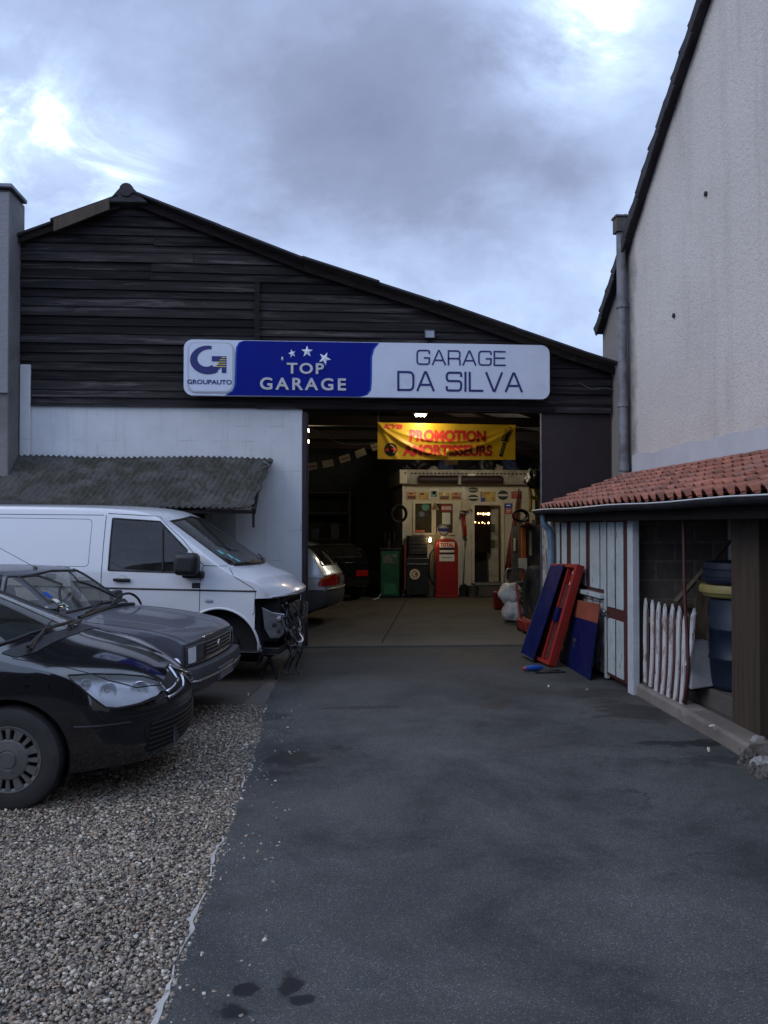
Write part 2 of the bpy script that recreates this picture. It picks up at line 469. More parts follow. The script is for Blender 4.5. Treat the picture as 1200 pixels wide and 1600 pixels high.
def m_glass(name, tint=(.55, .62, .6), rough=.02, dirt=.25):
    g = N(name)
    g.set(tint, rough)
    tr = g.new('ShaderNodeBsdfTransparent'); tr.inputs[0].default_value = (*tint, 1)
    gl = g.new('ShaderNodeBsdfGlossy'); gl.inputs[0].default_value = (1, 1, 1, 1); gl.inputs['Roughness'].default_value = rough
    df = g.new('ShaderNodeBsdfDiffuse'); df.inputs[0].default_value = (.25, .25, .23, 1)
    fr = g.new('ShaderNodeFresnel'); fr.inputs[0].default_value = 1.52
    m1 = g.new('ShaderNodeMixShader'); m2 = g.new('ShaderNodeMixShader')
    g.lk(fr.outputs[0], m1.inputs[0]); g.lk(tr.outputs[0], m1.inputs[1]); g.lk(gl.outputs[0], m1.inputs[2])
    g.lk(g.math('MULTIPLY', g.ramp(g.noise(5, 8, .75), [(.3, .2), (.75, 1)]), dirt), m2.inputs[0])
    g.lk(m1.outputs[0], m2.inputs[1]); g.lk(df.outputs[0], m2.inputs[2])
    g.lk(m2.outputs[0], g.out.inputs[0])
    return g.m

def m_emit(name, c, s):
    g = N(name); g.set((.8, .8, .8), .4)
    g.b.inputs['Emission Color'].default_value = (*c, 1); g.b.inputs['Emission Strength'].default_value = s
    return g.m

def m_gravel():
    g = N('gravel_stone'); isl = g.island()
    col = g.ramp(isl, [(0, (.13, .108, .080)), (.15, (.27, .225, .170)), (.38, (.38, .325, .245)), (.52, (.18, .155, .125)), (.66, (.47, .41, .32)), (.79, (.36, .255, .17)), (.89, (.64, .59, .49)), (.95, (.12, .115, .11))], 'CONSTANT')
    col = g.mix(g.ramp(g.noise(30, 4), [(.35, 0), (.8, .45)]), col, (.10, .09, .075))
    return g.set(col, .75)

M = {}
def init_mats():
    M['concrete_floor'] = m_concrete('garage_concrete', (.072, .064, .050), .3, .55)
    M['kerb'] = m_concrete('kerb_concrete', (.19, .17, .145), .3, .6, bump=.8)
    M['pale_concrete'] = m_concrete('pale_concrete', (.42, .41, .38), .25, .45, bump=.8)
    M['dark_concrete'] = m_concrete('dark_concrete', (.10, .09, .08), .3, .6)
    M['grey_concrete'] = m_concrete('grey_concrete', (.23, .24, .26), .15, .3)
    M['block'] = m_blockwork()
    M['render'] = m_render('pink_grey_render', (.63, .59, .54))
    M['render2'] = m_render('pale_render', (.60, .63, .66))
    M['cement'] = m_concrete('grey_cement_render', (.19, .185, .18), .3, .55)
    M['cladding'] = m_wood('weathered_cladding', (.009, .0085, .009), (.036, .032, .032), 'x', pale=(.085, .073, .070))
    M['beam'] = m_wood('dark_beam', (.008, .006, .006), (.028, .021, .020), 'x')
    M['plank'] = m_wood('raw_plank', (.07, .055, .042), (.15, .12, .09), 'z')
    M['brown_pillar'] = m_wood('brown_stained_wood', (.060, .045, .034), (.105, .080, .062), 'z', rough=.7)
    M['maroon'] = mat('maroon_paint', (.020, .010, .013), .6, var=.25, scale=2.5, dirt=.3, bump=.1)
    M['frame_brown'] = m_flaked('brown_frame_paint', (.075, .018, .016), (.10, .08, .06), .2, 9)
    M['gutter'] = mat('dark_gutter', (.022, .023, .026), .85, 0, .3, 6, dirt=.3, Specular_IOR_Level=.15)
    M['white_panel'] = m_flaked('old_white_paint', (.42, .48, .48), (.14, .10, .085), .30, 6)
    M['dirty_white'] = m_flaked('dirty_white_paint', (.50, .52, .52), (.14, .11, .095), .62, 5)
    M['white_post'] = m_flaked('white_post_paint', (.50, .54, .58), (.20, .16, .13), .15, 7)
    M['picket'] = m_flaked('picket_paint', (.56, .57, .57), (.15, .11, .085), .42, 7)
    M['tile'] = m_tile(); M['corr'] = m_corrugated()
    M['rooftile'] = mat('dark_roof_tile', (.030, .028, .032), .85, var=.4, scale=5, bump=.5, bscale=30)
    M['zinc'] = mat('zinc', (.16, .175, .20), .55, .6, .3, 5, dirt=.4)
    M['pipe'] = mat('grey_drainpipe', (.17, .175, .19), .6, 0, .3, 6, dirt=.5, dirtc=(.06, .055, .05), bump=.2)
    M['blue_pipe'] = mat('blue_grey_pipe', (.13, .20, .28), .5, 0, .3, 5, dirt=.4)
    M['black'] = mat('black_plastic', (.008, .008, .009), .5, 0, .3, 9)
    M['rubber'] = mat('tyre_rubber', (.018, .018, .018), .8, 0, .3, 9, dirt=.3, dirtc=(.05, .045, .04))
    M['void'] = mat('dark_interior', (.008, .008, .009), .9)
    M['dark_metal'] = mat('dark_metal', (.03, .03, .034), .45, .5, .3, 9, dirt=.3)
    M['steel'] = mat('steel', (.30, .30, .31), .38, .9, .25, 12, dirt=.3)
    M['chrome'] = mat('chrome', (.62, .63, .65), .12, 1, .05, 5)
    M['white_plastic'] = mat('white_plastic', (.62, .63, .62), .45, 0, .08, 5)
    M['sign_white'] = mat('sign_white', (.56, .62, .72), .35, 0, .05, 2.5, dirt=.22, dirtc=(.36, .38, .42))
    M['sign_silver'] = mat('sign_silver', (.42, .44, .47), .40, .2, .07, 3)
    M['sign_blue'] = mat('sign_blue', (.0015, .010, .20), .45, 0, .10, 2, Specular_IOR_Level=.12)
    M['sign_navy'] = mat('navy_lettering', (.010, .014, .13), .4, 0, .05)
    M['letter_silver'] = mat('silver_lettering', (.50, .50, .50), .4, .3, .1, 8)
    M['star'] = mat('star_white', (.70, .74, .80), .4, 0, .05)
    M['sign_lblue'] = mat('sign_light_blue', (.012, .06, .38), .4, 0, .06, Specular_IOR_Level=.2)
    M['logo_yellow'] = mat('logo_yellow', (.62, .55, .05), .4)
    M['red'] = mat('red_enamel', (.27, .014, .013), .35, 0, .15, 4, dirt=.25, dirtc=(.10, .03, .02))
    M['red_paint'] = m_flaked('worn_red_paint', (.28, .016, .010), (.20, .06, .04), .18, 8)
    M['blue_sheet'] = mat('blue_sheet', (.0025, .007, .062), .42, 0, .25, 5, dirt=.32, dirtc=(.022, .030, .07), Specular_IOR_Level=.25)
    M['orange_brown'] = mat('orange_brown_paint', (.24, .062, .035), .5, 0, .2, 4, dirt=.2)
    M['green'] = mat('old_green_enamel', (.008, .085, .035), .4, 0, .35, 6, dirt=.5, dirtc=(.012, .02, .014))
    M['cream'] = mat('cream_paint', (.60, .555, .43), .6, 0, .12, 3, dirt=.3, dirtc=(.24, .19, .12), bump=.1)
    M['cream_dark'] = mat('grimy_cream', (.36, .34, .28), .65, 0, .3, 5, dirt=.5, dirtc=(.08, .07, .05))
    M['yellow'] = mat('yellow_plastic', (.23, .195, .065), .5, 0, .12, 4, dirt=.25)
    M['banner'] = mat('banner_yellow', (.78, .50, .025), .42, 0, .06, 3)
    M['banner_red'] = mat('banner_red', (.55, .03, .02), .5, 0, .08)
    M['paper'] = mat('paper', (.62, .56, .40), .8, 0, .08, 5)
    M['paper_white'] = mat('white_paper', (.66, .66, .58), .8, 0, .06, 5)
    M['drum_blue'] = mat('blue_drum_plastic', (.0012, .0065, .024), .55, 0, .25, 3, dirt=.35, dirtc=(.02, .03, .05))
    M['orange'] = mat('orange_paint', (.50, .13, .02), .5, 0, .15, 5, dirt=.3)
    M['bag'] = mat('white_bag', (.66, .64, .56), .5, 0, .1, 8, bump=.6, bscale=22, bdist=.012)
    M['glass'] = m_glass('car_glass', (.50, .60, .57), .02, .10)
    M['glass_dusty'] = m_glass('dusty_glass', (.62, .62, .56), .05, .35)
    M['window_glass'] = m_glass('window_glass', (.6, .6, .5), .03, .15)
    M['lens'] = m_glass('headlight_lens', (.93, .96, 1.0), .03, .06)
    M['tail_red'] = mat('tail_light_red', (.32, .01, .008), .12, 0, .15, 14)
    M['tail_orange'] = mat('tail_light_orange', (.55, .14, .01), .12)
    M['plate'] = mat('number_plate', (.16, .165, .17), .5, dirt=.4)
    M['seat'] = mat('seat_cloth', (.07, .068, .07), .9, 0, .2, 12)
    M['van_white'] = m_paint('van_white_paint', (.66, .69, .72), .22, 0, .22, (.34, .33, .30), .8, low=.35)
    M['car_grey'] = m_paint('grey_metallic_paint', (.085, .092, .125), .32, .25, .65, (.12, .112, .10), .7, low=.25)
    M['car_black'] = m_paint('black_paint', (.002, .0025, .0045), .10, 0, .07, (.08, .076, .07), 1.0)
    M['car_silver'] = m_paint('silver_paint', (.33, .37, .40), .28, .5, .15, (.2, .2, .2), .8)
    M['trim_grey'] = mat('grey_bumper_plastic', (.055, .056, .060), .55, 0, .2, 8, dirt=.3, dirtc=(.10, .09, .08))
init_mats()
FY = 11.80            # facade plane of the garage
# ------------------------------------------------------------------ ground
def sheet(name, outline, z, m, thick=None, cuts=1):
    mb = MB(); pts = [(x, y, z) for x, y in outline]
    if thick: mb.prism([(x, y, z - thick) for x, y in outline], (0, 0, thick))
    else: mb.add(pts, [tuple(range(len(pts)))])
    return mb.build(name, m)
struct(sheet('ground', [(-600, -600), (600, -600), (600, 600), (-600, 600)], -.004, M['dark_concrete']))
stain_px = [(366, 1582, 38, 17, 1), (384, 1553, 19, 6, 1), (455, 1540, 17, 22, 1), (470, 1567, 24, 10, 1),
            (455, 1187, 42, 12, .8), (425, 1212, 45, 7, .6), (780, 1106, 34, 5, .8), (560, 1107, 60, 3.5, .6),
            (1080, 1163, 120, 5, .8), (1100, 1190, 70, 8, .5), (770, 1030, 90, 13, .65), (980, 1110, 60, 14, .6), (430, 1120, 25, 8, .5),
            (900, 1085, 80, 8, .4), (640, 1020, 200, 6, .5), (1000, 1290, 50, 9, .25), (330, 1085, 70, 16, .6)]
stains = []
for (px, py, rx, ry, k) in stain_px:
    c = at_z(px, py); a = at_z(px + rx, py); b = at_z(px, py - ry)
    stains.append((c.x, c.y, max(.05, (a - c).length), max(.05, (b - c).length), k))
edge_px = [(245, 1600), (262, 1552), (286, 1490), (303, 1440), (315, 1400), (336, 1352), (348, 1310), (364, 1268), (382, 1222), (392, 1185), (402, 1140), (412, 1108), (426, 1082), (440, 1052), (452, 1030)]
edge = [at_z(*p) for p in edge_px]
d0 = (edge[0] - edge[3]).normalized()
edge = [edge[0] + d0 * 6] + edge
edge[-1].y = 11.2
m_as = m_asphalt(stains)
MATS['asphalt'] = m_as
e_fine = []
for i in range(len(edge) - 1):
    n = max(2, int((edge[i + 1] - edge[i]).length / .028))
    for k in range(n):
        p = edge[i].lerp(edge[i + 1], k / n); q = Vector((p.x * 3.1, p.y * 3.1, 0))
        e_fine.append((p.x + mnoise.noise(q) * .025 + mnoise.noise(q * 4) * .012, p.y))
e_fine.append((edge[-1].x, edge[-1].y))
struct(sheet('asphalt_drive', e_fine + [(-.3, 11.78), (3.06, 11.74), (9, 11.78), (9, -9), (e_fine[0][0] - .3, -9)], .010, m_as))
# worn cement haunch showing along the asphalt edge, broken in places
def haunch(a, b):
    mb = MB(); P = e_fine[a:b]; n = len(P)
    top = []
    for i, (x, y) in enumerate(P):
        t = min(i, n - 1 - i) / 9
        w = min(1, t) * max(.004, .018 + .040 * mnoise.noise(Vector((y * 6, 3, 0))) + .022 * mnoise.noise(Vector((y * 23, 9, 0))) + .012 * mnoise.noise(Vector((y * 60, 9, 0))))
        top.append(((x - max(.004, w), y), (x + .006 + .012 * mnoise.noise(Vector((y * 9, 1, 5))), y)))
    vs = []
    for (l, r) in top: vs += [(l[0], l[1], -.01), (l[0] + .004, l[1], .014), (r[0], r[1], .018), (r[0] + .002, r[1], .0)]
    fs = []
    for i in range(n - 1):
        for k in range(3): fs.append((i * 4 + k, i * 4 + k + 1, i * 4 + 5 + k, i * 4 + 4 + k))
    mb.add(vs, fs); return struct(mb.build('cement_edging', M['pale_concrete']))
ys = [p[1] for p in e_fine]
def idx(y): return min(range(len(ys)), key=lambda i: abs(ys[i] - y))
for a, b in ((1.0, 3.36), (3.40, 4.02), (4.15, 4.75), (5.5, 5.85)): haunch(idx(a), idx(b))
# gravel bed and loose stones
grav = [(x - .005, y) for x, y in e_fine] + [(-8, 11.6), (-8, -8)]
m_bed = m_concrete('gravel_bed_soil', (.105, .09, .075), .35, .5, bump=1)
struct(sheet('gravel_bed', grav, .001, m_bed))
slab = [at_z(*p) for p in ((250, 1040), (452, 1030), (405, 1085), (330, 1088), (250, 1086))]
cs = [(-6.5 + i * .12, 8.15 + .16 * mnoise.noise(Vector((i * .35, 2, 0))) + .05 * mnoise.noise(Vector((i * 1.3, 5, 0)))) for i in range(int((slab[2].x + 6.5) / .12))]
struct(sheet('concrete_strip', cs + [(slab[1].x, slab[1].y), (-6.5, 11.6)], .006, m_concrete('dirty_brown_ground', (.075, .062, .048), .35, .5, bump=1)))
def edge_x(y):
    return np.interp(y, ys, [p[0] for p in e_fine])
def gravel(n, xlo, ylo, yhi, rmin, rmax, dens):
    """n stones as one mesh"""
    phi = 1
    V = np.array([(-1, phi, 0), (1, phi, 0), (-1, -phi, 0), (1, -phi, 0), (0, -1, phi), (0, 1, phi), (0, -1, -phi), (0, 1, -phi), (phi, 0, -1), (phi, 0, 1), (-phi, 0, -1), (-phi, 0, 1)]) / 1.9
    V = np.array([(-1, -1, -1), (1, -1, -1), (1, 1, -1), (-1, 1, -1), (-.8, -.7, 1), (.7, -.8, .9), (.8, .7, 1), (-.7, .75, .9)]) * .72
    F = np.array([(0, 11, 5), (0, 5, 1), (0, 1, 7), (0, 7, 10), (0, 10, 11), (1, 5, 9), (5, 11, 4), (11, 10, 2), (10, 7, 6), (7, 1, 8), (3, 9, 4), (3, 4, 2), (3, 2, 6), (3, 6, 8), (3, 8, 9), (4, 9, 5), (2, 4, 11), (6, 2, 10), (8, 6, 7), (9, 8, 1)])
    F = np.array([(0, 2, 1), (0, 3, 2), (4, 5, 6), (4, 6, 7), (0, 1, 5), (0, 5, 4), (1, 2, 6), (1, 6, 5), (2, 3, 7), (2, 7, 6), (3, 0, 4), (3, 4, 7)])
    y = ylo + (yhi - ylo) * rng.random(n) ** dens
    ex = edge_x(y)
    x = xlo + (ex - xlo + .03) * rng.random(n)
    y = np.where((y > 7.2) & (rng.random(n) < (y - 7.2) * .8), y - 3.5, y); ex = edge_x(y); x = np.minimum(x, ex + .02)
    x = np.where(rng.random(n) < .004, ex + rng.random(n) ** 2 * .35, x)
    r = rmin + (rmax - rmin) * rng.random(n) ** 2.2
    s = np.stack([r * (1 + .6 * rng.random(n)), r * (.75 + .3 * rng.random(n)), r * (.42 + .35 * rng.random(n))], 1)
    vv = V[None] * (1 + .75 * (rng.random((n, 8, 3)) - .5)) * s[:, None]
    ax, ay, az = (rng.random(n) - .5) * .9, (rng.random(n) - .5) * .9, rng.random(n) * 6.283
    def rot(v, a, i, j):
        c, q = np.cos(a)[:, None], np.sin(a)[:, None]; w = v.copy()
        w[:, :, i] = v[:, :, i] * c - v[:, :, j] * q; w[:, :, j] = v[:, :, i] * q + v[:, :, j] * c; return w
    vv = rot(rot(rot(vv, ax, 1, 2), ay, 0, 2), az, 0, 1)
    z = s[:, 2] * .45 + rng.random(n) * .010 + .006 * (1 + np.sin(x * 4 + y * 2.3) * np.sin(y * 3.1)) * (x < ex - .2)
    vv += np.stack([x, y, z], 1)[:, None]
    me = bpy.data.meshes.new('loose_gravel')
    me.vertices.add(n * 8); me.vertices.foreach_set('co', vv.reshape(-1))
    ff = (F[None] + (np.arange(n) * 8)[:, None, None]).reshape(-1)
    me.loops.add(n * 36); me.loops.foreach_set('vertex_index', ff.astype(np.int32))
    me.polygons.add(n * 12); me.polygons.foreach_set('loop_start', np.arange(n * 12, dtype=np.int32) * 3)
    me.update(); me.validate()
    return me
g1 = link('loose_gravel', gravel(150000, -4.2, 2.3, 8.1, .0040, .0118, 1.30), m_gravel())
tag(g1, 'loose beige and grey pebbles covering the parking area under the cars', None, None, 'stuff')
# ------------------------------------------------------------------ garage building
RX, RZ = -2.60, 6.13
RT = [(-4.5, 5.38), (-3.92, 5.61), (-2.6, 6.13), (-.225, 5.25), (1.64, 4.69), (3.6, 4.05), (4.11, 3.90), (6.3, 3.22)]
def zroof(x): return float(np.interp(x, [a for a, _ in RT], [b for _, b in RT]))
def xright(z): return float(np.interp(z, [b for _, b in RT[:1:-1]], [a for a, _ in RT[:1:-1]]))
def xleft(z): return float(np.interp(z, [b for _, b in RT[:3]], [a for a, _ in RT[:3]]))
GX0, GX1 = -4.03, 4.13
gb = thing('garage_building', 'dark timber clad garage with an open bay at the end of the yard', 'building', (0, 12, 0))
def P_(o): # keep world coordinates under an empty that is not at the origin
    o.matrix_parent_inverse = o.parent.matrix_world.inverted() if o.parent else Matrix(); return o
def under(o, parent):
    o.parent = parent
    bpy.context.view_layer.update(); o.matrix_parent_inverse = parent.matrix_world.inverted(); return o
bpy.context.view_layer.update()
mb = MB(); z = 3.30; row = 0
while z < 6.0:
    h = .125 + random.uniform(-.008, .008)
    x0 = max(GX0, xleft(z) + .02)
    xr = min(GX1, xright(z) - .02)
    xs = [x0] + ([-.87] if x0 < -.87 < xr and z < 5.0 else [random.uniform(-2.4, -1.6)] if random.random() < .4 else []) + ([random.uniform(.8, 2.8)] if xr > 3 else []) + [xr]
    xs = sorted(x for x in xs if x0 <= x <= xr)
    for a, b in zip(xs[:-1], xs[1:]):
        if b - a < .1: continue
        zt = z + h + .02
        bl = b if zroof(b) > zt else max(a + .05, min(b, xright(zt)))
        al = a if (a >= RX or zroof(a) > zt) else min(bl - .05, xleft(zt))
        dz = random.uniform(-.012, .012); dy = random.uniform(-.010, .006); dz2 = dz + random.uniform(-.012, .012)
        yb, yt = FY - .030 + dy, FY - .004 + dy
        v = [(a + .002, yb, z + dz), (b - .002, yb, z + dz2), (b - .002, yb + .022, z + dz2), (a + .002, yb + .022, z + dz), (al + .002, yt, zt), (bl - .002, yt, zt), (bl - .002, yt + .02, zt), (al + .002, yt + .02, zt)]
        mb.add(v, [(0, 3, 2, 1), (4, 5, 6, 7), (0, 1, 5, 4), (1, 2, 6, 5), (2, 3, 7, 6), (3, 0, 4, 7)])
    z += h; row += 1
under(mb.build('cladding', M['cladding']), gb)
mb = MB().prism([(GX0, FY + .05, 3.3), (GX1, FY + .05, 3.3), (GX1, FY + .05, zroof(GX1) - .03), (1.64, FY + .05, 4.63), (-.225, FY + .05, 5.19), (RX, FY + .05, RZ - .05), (GX0, FY + .05, zroof(GX0) - .03)], (0, .05, 0))
under(mb.build('gable_lining', M['void']), gb)
mb = MB().bb(-.90, -.83, FY - .065, FY - .034, 4.12, 5.05)
under(mb.build('batten', M['beam']), gb)
mb = MB().bb(-.24, GX1, FY - .02, FY + .16, 3.285, 3.40)
mb.bb(-.3, 3.3, FY - .05, FY - .022, 3.30, 3.36)
under(mb.build('lintel', M['beam'], bevel=.008), gb)
# painted block wall left of the opening (a raised stub at its far left)
mb = MB().bb(GX0, -.245, FY, FY + .2, 0, 3.385)
under(mb.build('wall', M['block'], bevel=.012), gb)
mb = MB().bb(GX0, GX0 + .14, FY - .05, FY - .003, 2.4, 3.86)
under(mb.build('pier', M['block'], bevel=.012), gb)
mb = MB().bb(-.243, -.185, FY - .01, FY + .17, 0, 3.26)
mb.bb(-.183, -.165, FY + .02, FY + .12, 0, 3.24)
under(mb.build('door_frame', M['maroon'], bevel=.004), gb)
mb = MB().bb(3.13, GX1, FY + .03, FY + .07, 0.02, 3.28)
dr = under(mb.build('sliding_door', M['maroon'], bevel=.004), gb)
mb = MB().bb(3.115, 3.128, FY + .02, FY + .075, 0.02, 3.28)
under(mb.build('edge_strip', M['zinc']), gb)
mb = MB().bb(3.6, 3.75, FY + .012, FY + .028, .02, 3.2)
# roof sheets with stepped overlaps at the verge
mb = MB()
YB = 24.2
def roof_strip(xa, xb, lift, yo):
    za, zb = zroof(xa) + lift, zroof(xb) + lift
    pts = []
    n = 10
    mb.prism([(xa, yo, za + .0), (xb, yo, zb + .0), (xb, yo, zb + .038), (xa, yo, za + .038)], (0, YB - yo, 0))
xs = [RX + .1, RX + 1.2, -.225, .75, 1.64, 2.65, 3.6, GX1 + .03]
for i in range(len(xs) - 1):
    roof_strip(xs[i] - .02, xs[i + 1] + .06, .062 - .010 * (i % 2), FY - .22 - .02 * (i % 3))
roof_strip(RX - 1.0, RX - .1, .02, FY - .20)
roof_strip(GX0 - .3, RX - .9, .0, FY - .16)
rf = under(mb.build('roof', M['rooftile'], bevel=.01), gb)
mb = MB().prism([(RX - .95, FY - .22, zroof(RX - .95) - .15), (RX - .22, FY - .22, zroof(RX - .22) - .12), (RX - .22, FY - .22, zroof(RX - .22) + .03), (RX - .95, FY - .22, zroof(RX - .95) + .02)], (0, .03, 0))
under(mb.build('barge_board', M['plank'], bevel=.005), rf)
mb = MB()
for a, b in ((RX + .1, -.225), (-.22, 1.64), (1.645, 3.6), (3.605, GX1)):
    mb.prism([(a, FY - .12, zroof(a) - .07), (b, FY - .12, zroof(b) - .07), (b, FY - .12, zroof(b) + .03), (a, FY - .12, zroof(a) + .03)], (0, .035, 0))
mb.prism([(GX0, FY - .12, zroof(GX0) - .09), (RX - .1, FY - .12, zroof(RX - .1) - .1), (RX - .1, FY - .12, zroof(RX - .1) + .03), (GX0, FY - .12, zroof(GX0) + .03)], (0, .035, 0))
under(mb.build('barge_board', M['beam'], bevel=.005), rf)
mb = MB().tube([(RX, FY - .22, RZ + .07), (RX, YB, RZ + .07)], .095, 12)
mb.prism([(RX - .26, FY - .2, RZ - .10), (RX + .28, FY - .2, RZ - .09), (RX + .10, FY - .2, RZ + .09), (RX - .10, FY - .2, RZ + .09)], (0, YB - FY, 0))
under(mb.build('ridge_cap', M['rooftile'], bevel=.01), rf)
mb = MB()   # the little flue stub on the ridge and loose flashing
for x in (-1.2, .35, 1.7, 2.9, 3.45):
    mb.prism([(x, FY - .15, zroof(x) - .30), (x + .10, FY - .15, zroof(x) - .26), (x + .13, FY - .15, zroof(x) - .02), (x, FY - .15, zroof(x) - .02)], (0, .08, 0))
mb2 = MB().bb(3.45, 4.05, FY - .16, FY - .13, zroof(3.75) - .17, zroof(3.75) - .10)
# hull behind: side walls, back wall
mb = MB().bb(GX0, GX0 + .15, FY + .21, YB, 0, 5.5)
mb.bb(GX0 + .16, 5.9, YB - .15, YB, 0, 5.9)
mb.bb(5.75, 5.9, 12.4, YB - .16, 0, 3.3)
mb.bb(GX1 + .01, 5.74, 12.35, 12.5, 0, 3.6)
m_in = mat('interior_wall', (.05, .058, .062), .9, 0, .35, 1.2, dirt=.5, dirtc=(.012, .013, .014))
under(mb.build('interior_wall', m_in), gb)
mb = MB().prism([(GX1 + .04, 12.3, zroof(GX1) - .02), (6, 12.3, zroof(6)), (6, 12.3, zroof(6) + .05), (GX1 + .04, 12.3, zroof(GX1) + .03)], (0, YB - 12.3, 0))
under(mb.build('rear_roof', M['rooftile']), gb)
mb = MB()
for y in (13.2, 15.6, 18, 20.4):
    mb.bb(GX0 + .2, 5.6, y, y + .12, 3.52, 3.70)
    mb.bar((RX + .05, y + .2, 5.85), (5.4, y + .2, 3.35), .08, .16)
under(mb.build('roof_beam', M['beam']), gb)
# concrete floor of the workshop
struct(sheet('workshop_floor', [(GX0, FY - .06), (-.3, FY - .05), (3.06, FY - .08), (GX1 + 1.8, FY - .05), (GX1 + 1.8, YB), (GX0, YB)], .03, M['concrete_floor'], .06))
mb = MB()
for i in range(24):
    a = at_z(642 - i * 1.9, 925 + i * 3.3, .034); b = at_z(642 - (i + 1) * 1.9, 925 + (i + 1) * 3.3, .034)
    mb.bar(a, b, .018, .004)
struct(mb.build('floor_joint', M['void']))
# ------------------------------------------------------------------ big sign
sp = at_y(288.5, 533, FY - .12); sq = at_y(857, 625, FY - .12)
SX0, SX1 = sp.x, sq.x; SZ1 = (sp.z + at_y(857, 540, FY - .12).z) / 2; SZ0 = (at_y(290, 619, FY - .12).z + sq.z) / 2
sg = thing('shop_sign', 'long white and blue fascia sign lettered TOP GARAGE and GARAGE DA SILVA above the bay', 'sign', (SX0, FY - .05, SZ0))
bpy.context.view_layer.update()
SW, SH = SX1 - SX0, SZ1 - SZ0
def sx(px): return SX0 + (px - 288.5) / (857 - 288.5) * SW
def sz(py, px=500): return SZ1 - (py - (533 + 7 * (px - 288) / 569)) / 85.5 * SH
def plate(outline, y0, y1, m, name, parent=sg, bevel=.003):
    mb = MB().prism([(x, y1, z) for x, z in outline], (0, y0 - y1, 0)); return under(mb.build(name, m, bevel=bevel), parent)
plate(rrect(SX0, SX1, SZ0, SZ1, .12, 8), FY - .12, FY - .04, M['sign_white'], 'sign_board')
tw = rrect(sx(362), sx(576), SZ0 + .008, SZ1 - .006, (.02, .14, .03, .10), 8)
xb, xt = sx(362), sx(369)
blue = [(sx(353), SZ0 + .006), (sx(556), SZ0 + .006), (sx(566), SZ0 + .03), (sx(572), SZ0 + .10), (sx(573), SZ0 + .2), (sx(573.5), SZ1 - .2), (sx(577), SZ1 - .09), (sx(585), SZ1 - .006), (sx(381), SZ1 - .006), (sx(374), SZ1 - .03), (sx(370), SZ1 - .10), (sx(369), SZ1 - .2), (sx(368), SZ0 + .16), (sx(364), SZ0 + .06)]
lb = [(x - .022 if i > 7 or i == 0 else x + .028, z) for i, (x, z) in enumerate(blue)]
plate(lb, FY - .1215, FY - .119, M['sign_lblue'], 'sign_panel', bevel=0)
plate(blue, FY - .124, FY - .1216, M['sign_blue'], 'sign_panel', bevel=0)
plate(rrect(sx(294), sx(365), SZ0 + .035, SZ1 - .03, .11, 8), FY - .132, FY - .1212, M['sign_silver'], 'logo_plate', bevel=.006)
plate(rrect(sx(297), sx(362), SZ0 + .06, SZ1 - .05, .09, 8), FY - .1345, FY - .1322, M['sign_white'], 'logo_plate', bevel=0)
YL = FY - .1348
# G emblem: a thick C sweep plus a stem
def arc_band(cx, cz, ro, ri, a0, a1, n=22, sqx=1.0, ri0=None):
    o = []
    for k in range(n + 1):
        a = R(a0 + (a1 - a0) * k / n); o.append((cx + ro * sqx * math.cos(a), cz + ro * math.sin(a)))
    for k in range(n, -1, -1):
        a = R(a0 + (a1 - a0) * k / n); t = k / n
        rr_ = ri; o.append((cx + (ri if ri0 is None else ri0 + (ri - ri0) * t) * sqx * math.cos(a) + .012 * (1 - t), cz + (ri if ri0 is None else ri0 + (ri - ri0) * t) * math.sin(a)))
    return o
gcx, gcz = sx(325), sz(567)
def poly_strip(mb, o, y0, y1):
    n = len(o) // 2
    for k in range(n - 1):
        q = [o[k], o[k + 1], o[2 * n - 2 - k], o[2 * n - 1 - k]]
        mb.prism([(x, y1, z) for x, z in q], (0, y0 - y1, 0))
mb = MB(); u = SW / 568.5
poly_strip(mb, arc_band(gcx, gcz, 22 * u, 9 * u, 78, 305, 26, 1.22, 17 * u), YL - .004, YL)
mb.prism([(x, YL, z) for x, z in [(sx(331), sz(561)), (sx(353), sz(561)), (sx(353), sz(586.5)), (sx(346), sz(586.5)), (sx(346), sz(577)), (sx(340), sz(583)), (sx(330), sz(586.5)), (sx(326), sz(580)), (sx(338), sz(576)), (sx(344), sz(569)), (sx(331), sz(569))]], (0, -.0052, 0))
under(mb.build('emblem', M['sign_navy']), sg)
mb = MB()
for i in range(5):
    zz = sz(562.5 + i * 3.4); mb.prism([(sx(345 - i * 2.6), YL - .0055, zz - .010), (sx(352), YL - .0055, zz - .010), (sx(352), YL - .0055, zz), (sx(346.5 - i * 2.6), YL - .0055, zz)], (0, -.002, 0))
under(mb.build('emblem_stripe', M['logo_yellow']), sg)
def sign_text(body, x0, x1, yt, yb, m, bold=0, Y=YL, spacing=1.0, depth=.005, shear=0):
    xm = (x0 + x1) / 2
    a, b = sx(x0), sx(x1); zt, zb = sz(yt, xm), sz(yb, xm)
    return under(put_text(body, a, zb, b - a, zt - zb, Y, m, None, bold, depth, 'lettering', spacing, shear), sg)
sign_text('GROUPAUTO', 294, 361.5, 595, 602, M['sign_navy'], .02, YL)
sign_text('TOP', 445, 502, 569, 586, M['letter_silver'], .022, FY - .1242, 1.2, .012)
sign_text('GARAGE', 404, 536, 592, 611, M['letter_silver'], .022, FY - .1242, 1.3, .012)
for (b_, x0_, x1_, yt_, yb_2, wt_) in (('GARAGE', 645.5, 786.5, 548.5, 572.3, .105), ('DA SILVA', 615.5, 813.5, 582, 613.3, .11)):
    xm_ = (x0_ + x1_) / 2; under(stroke_text(b_, sx(x0_), sx(x1_), sz(yb_2, xm_), sz(yt_, xm_), wt_, FY - .1202, M['sign_navy']), sg)
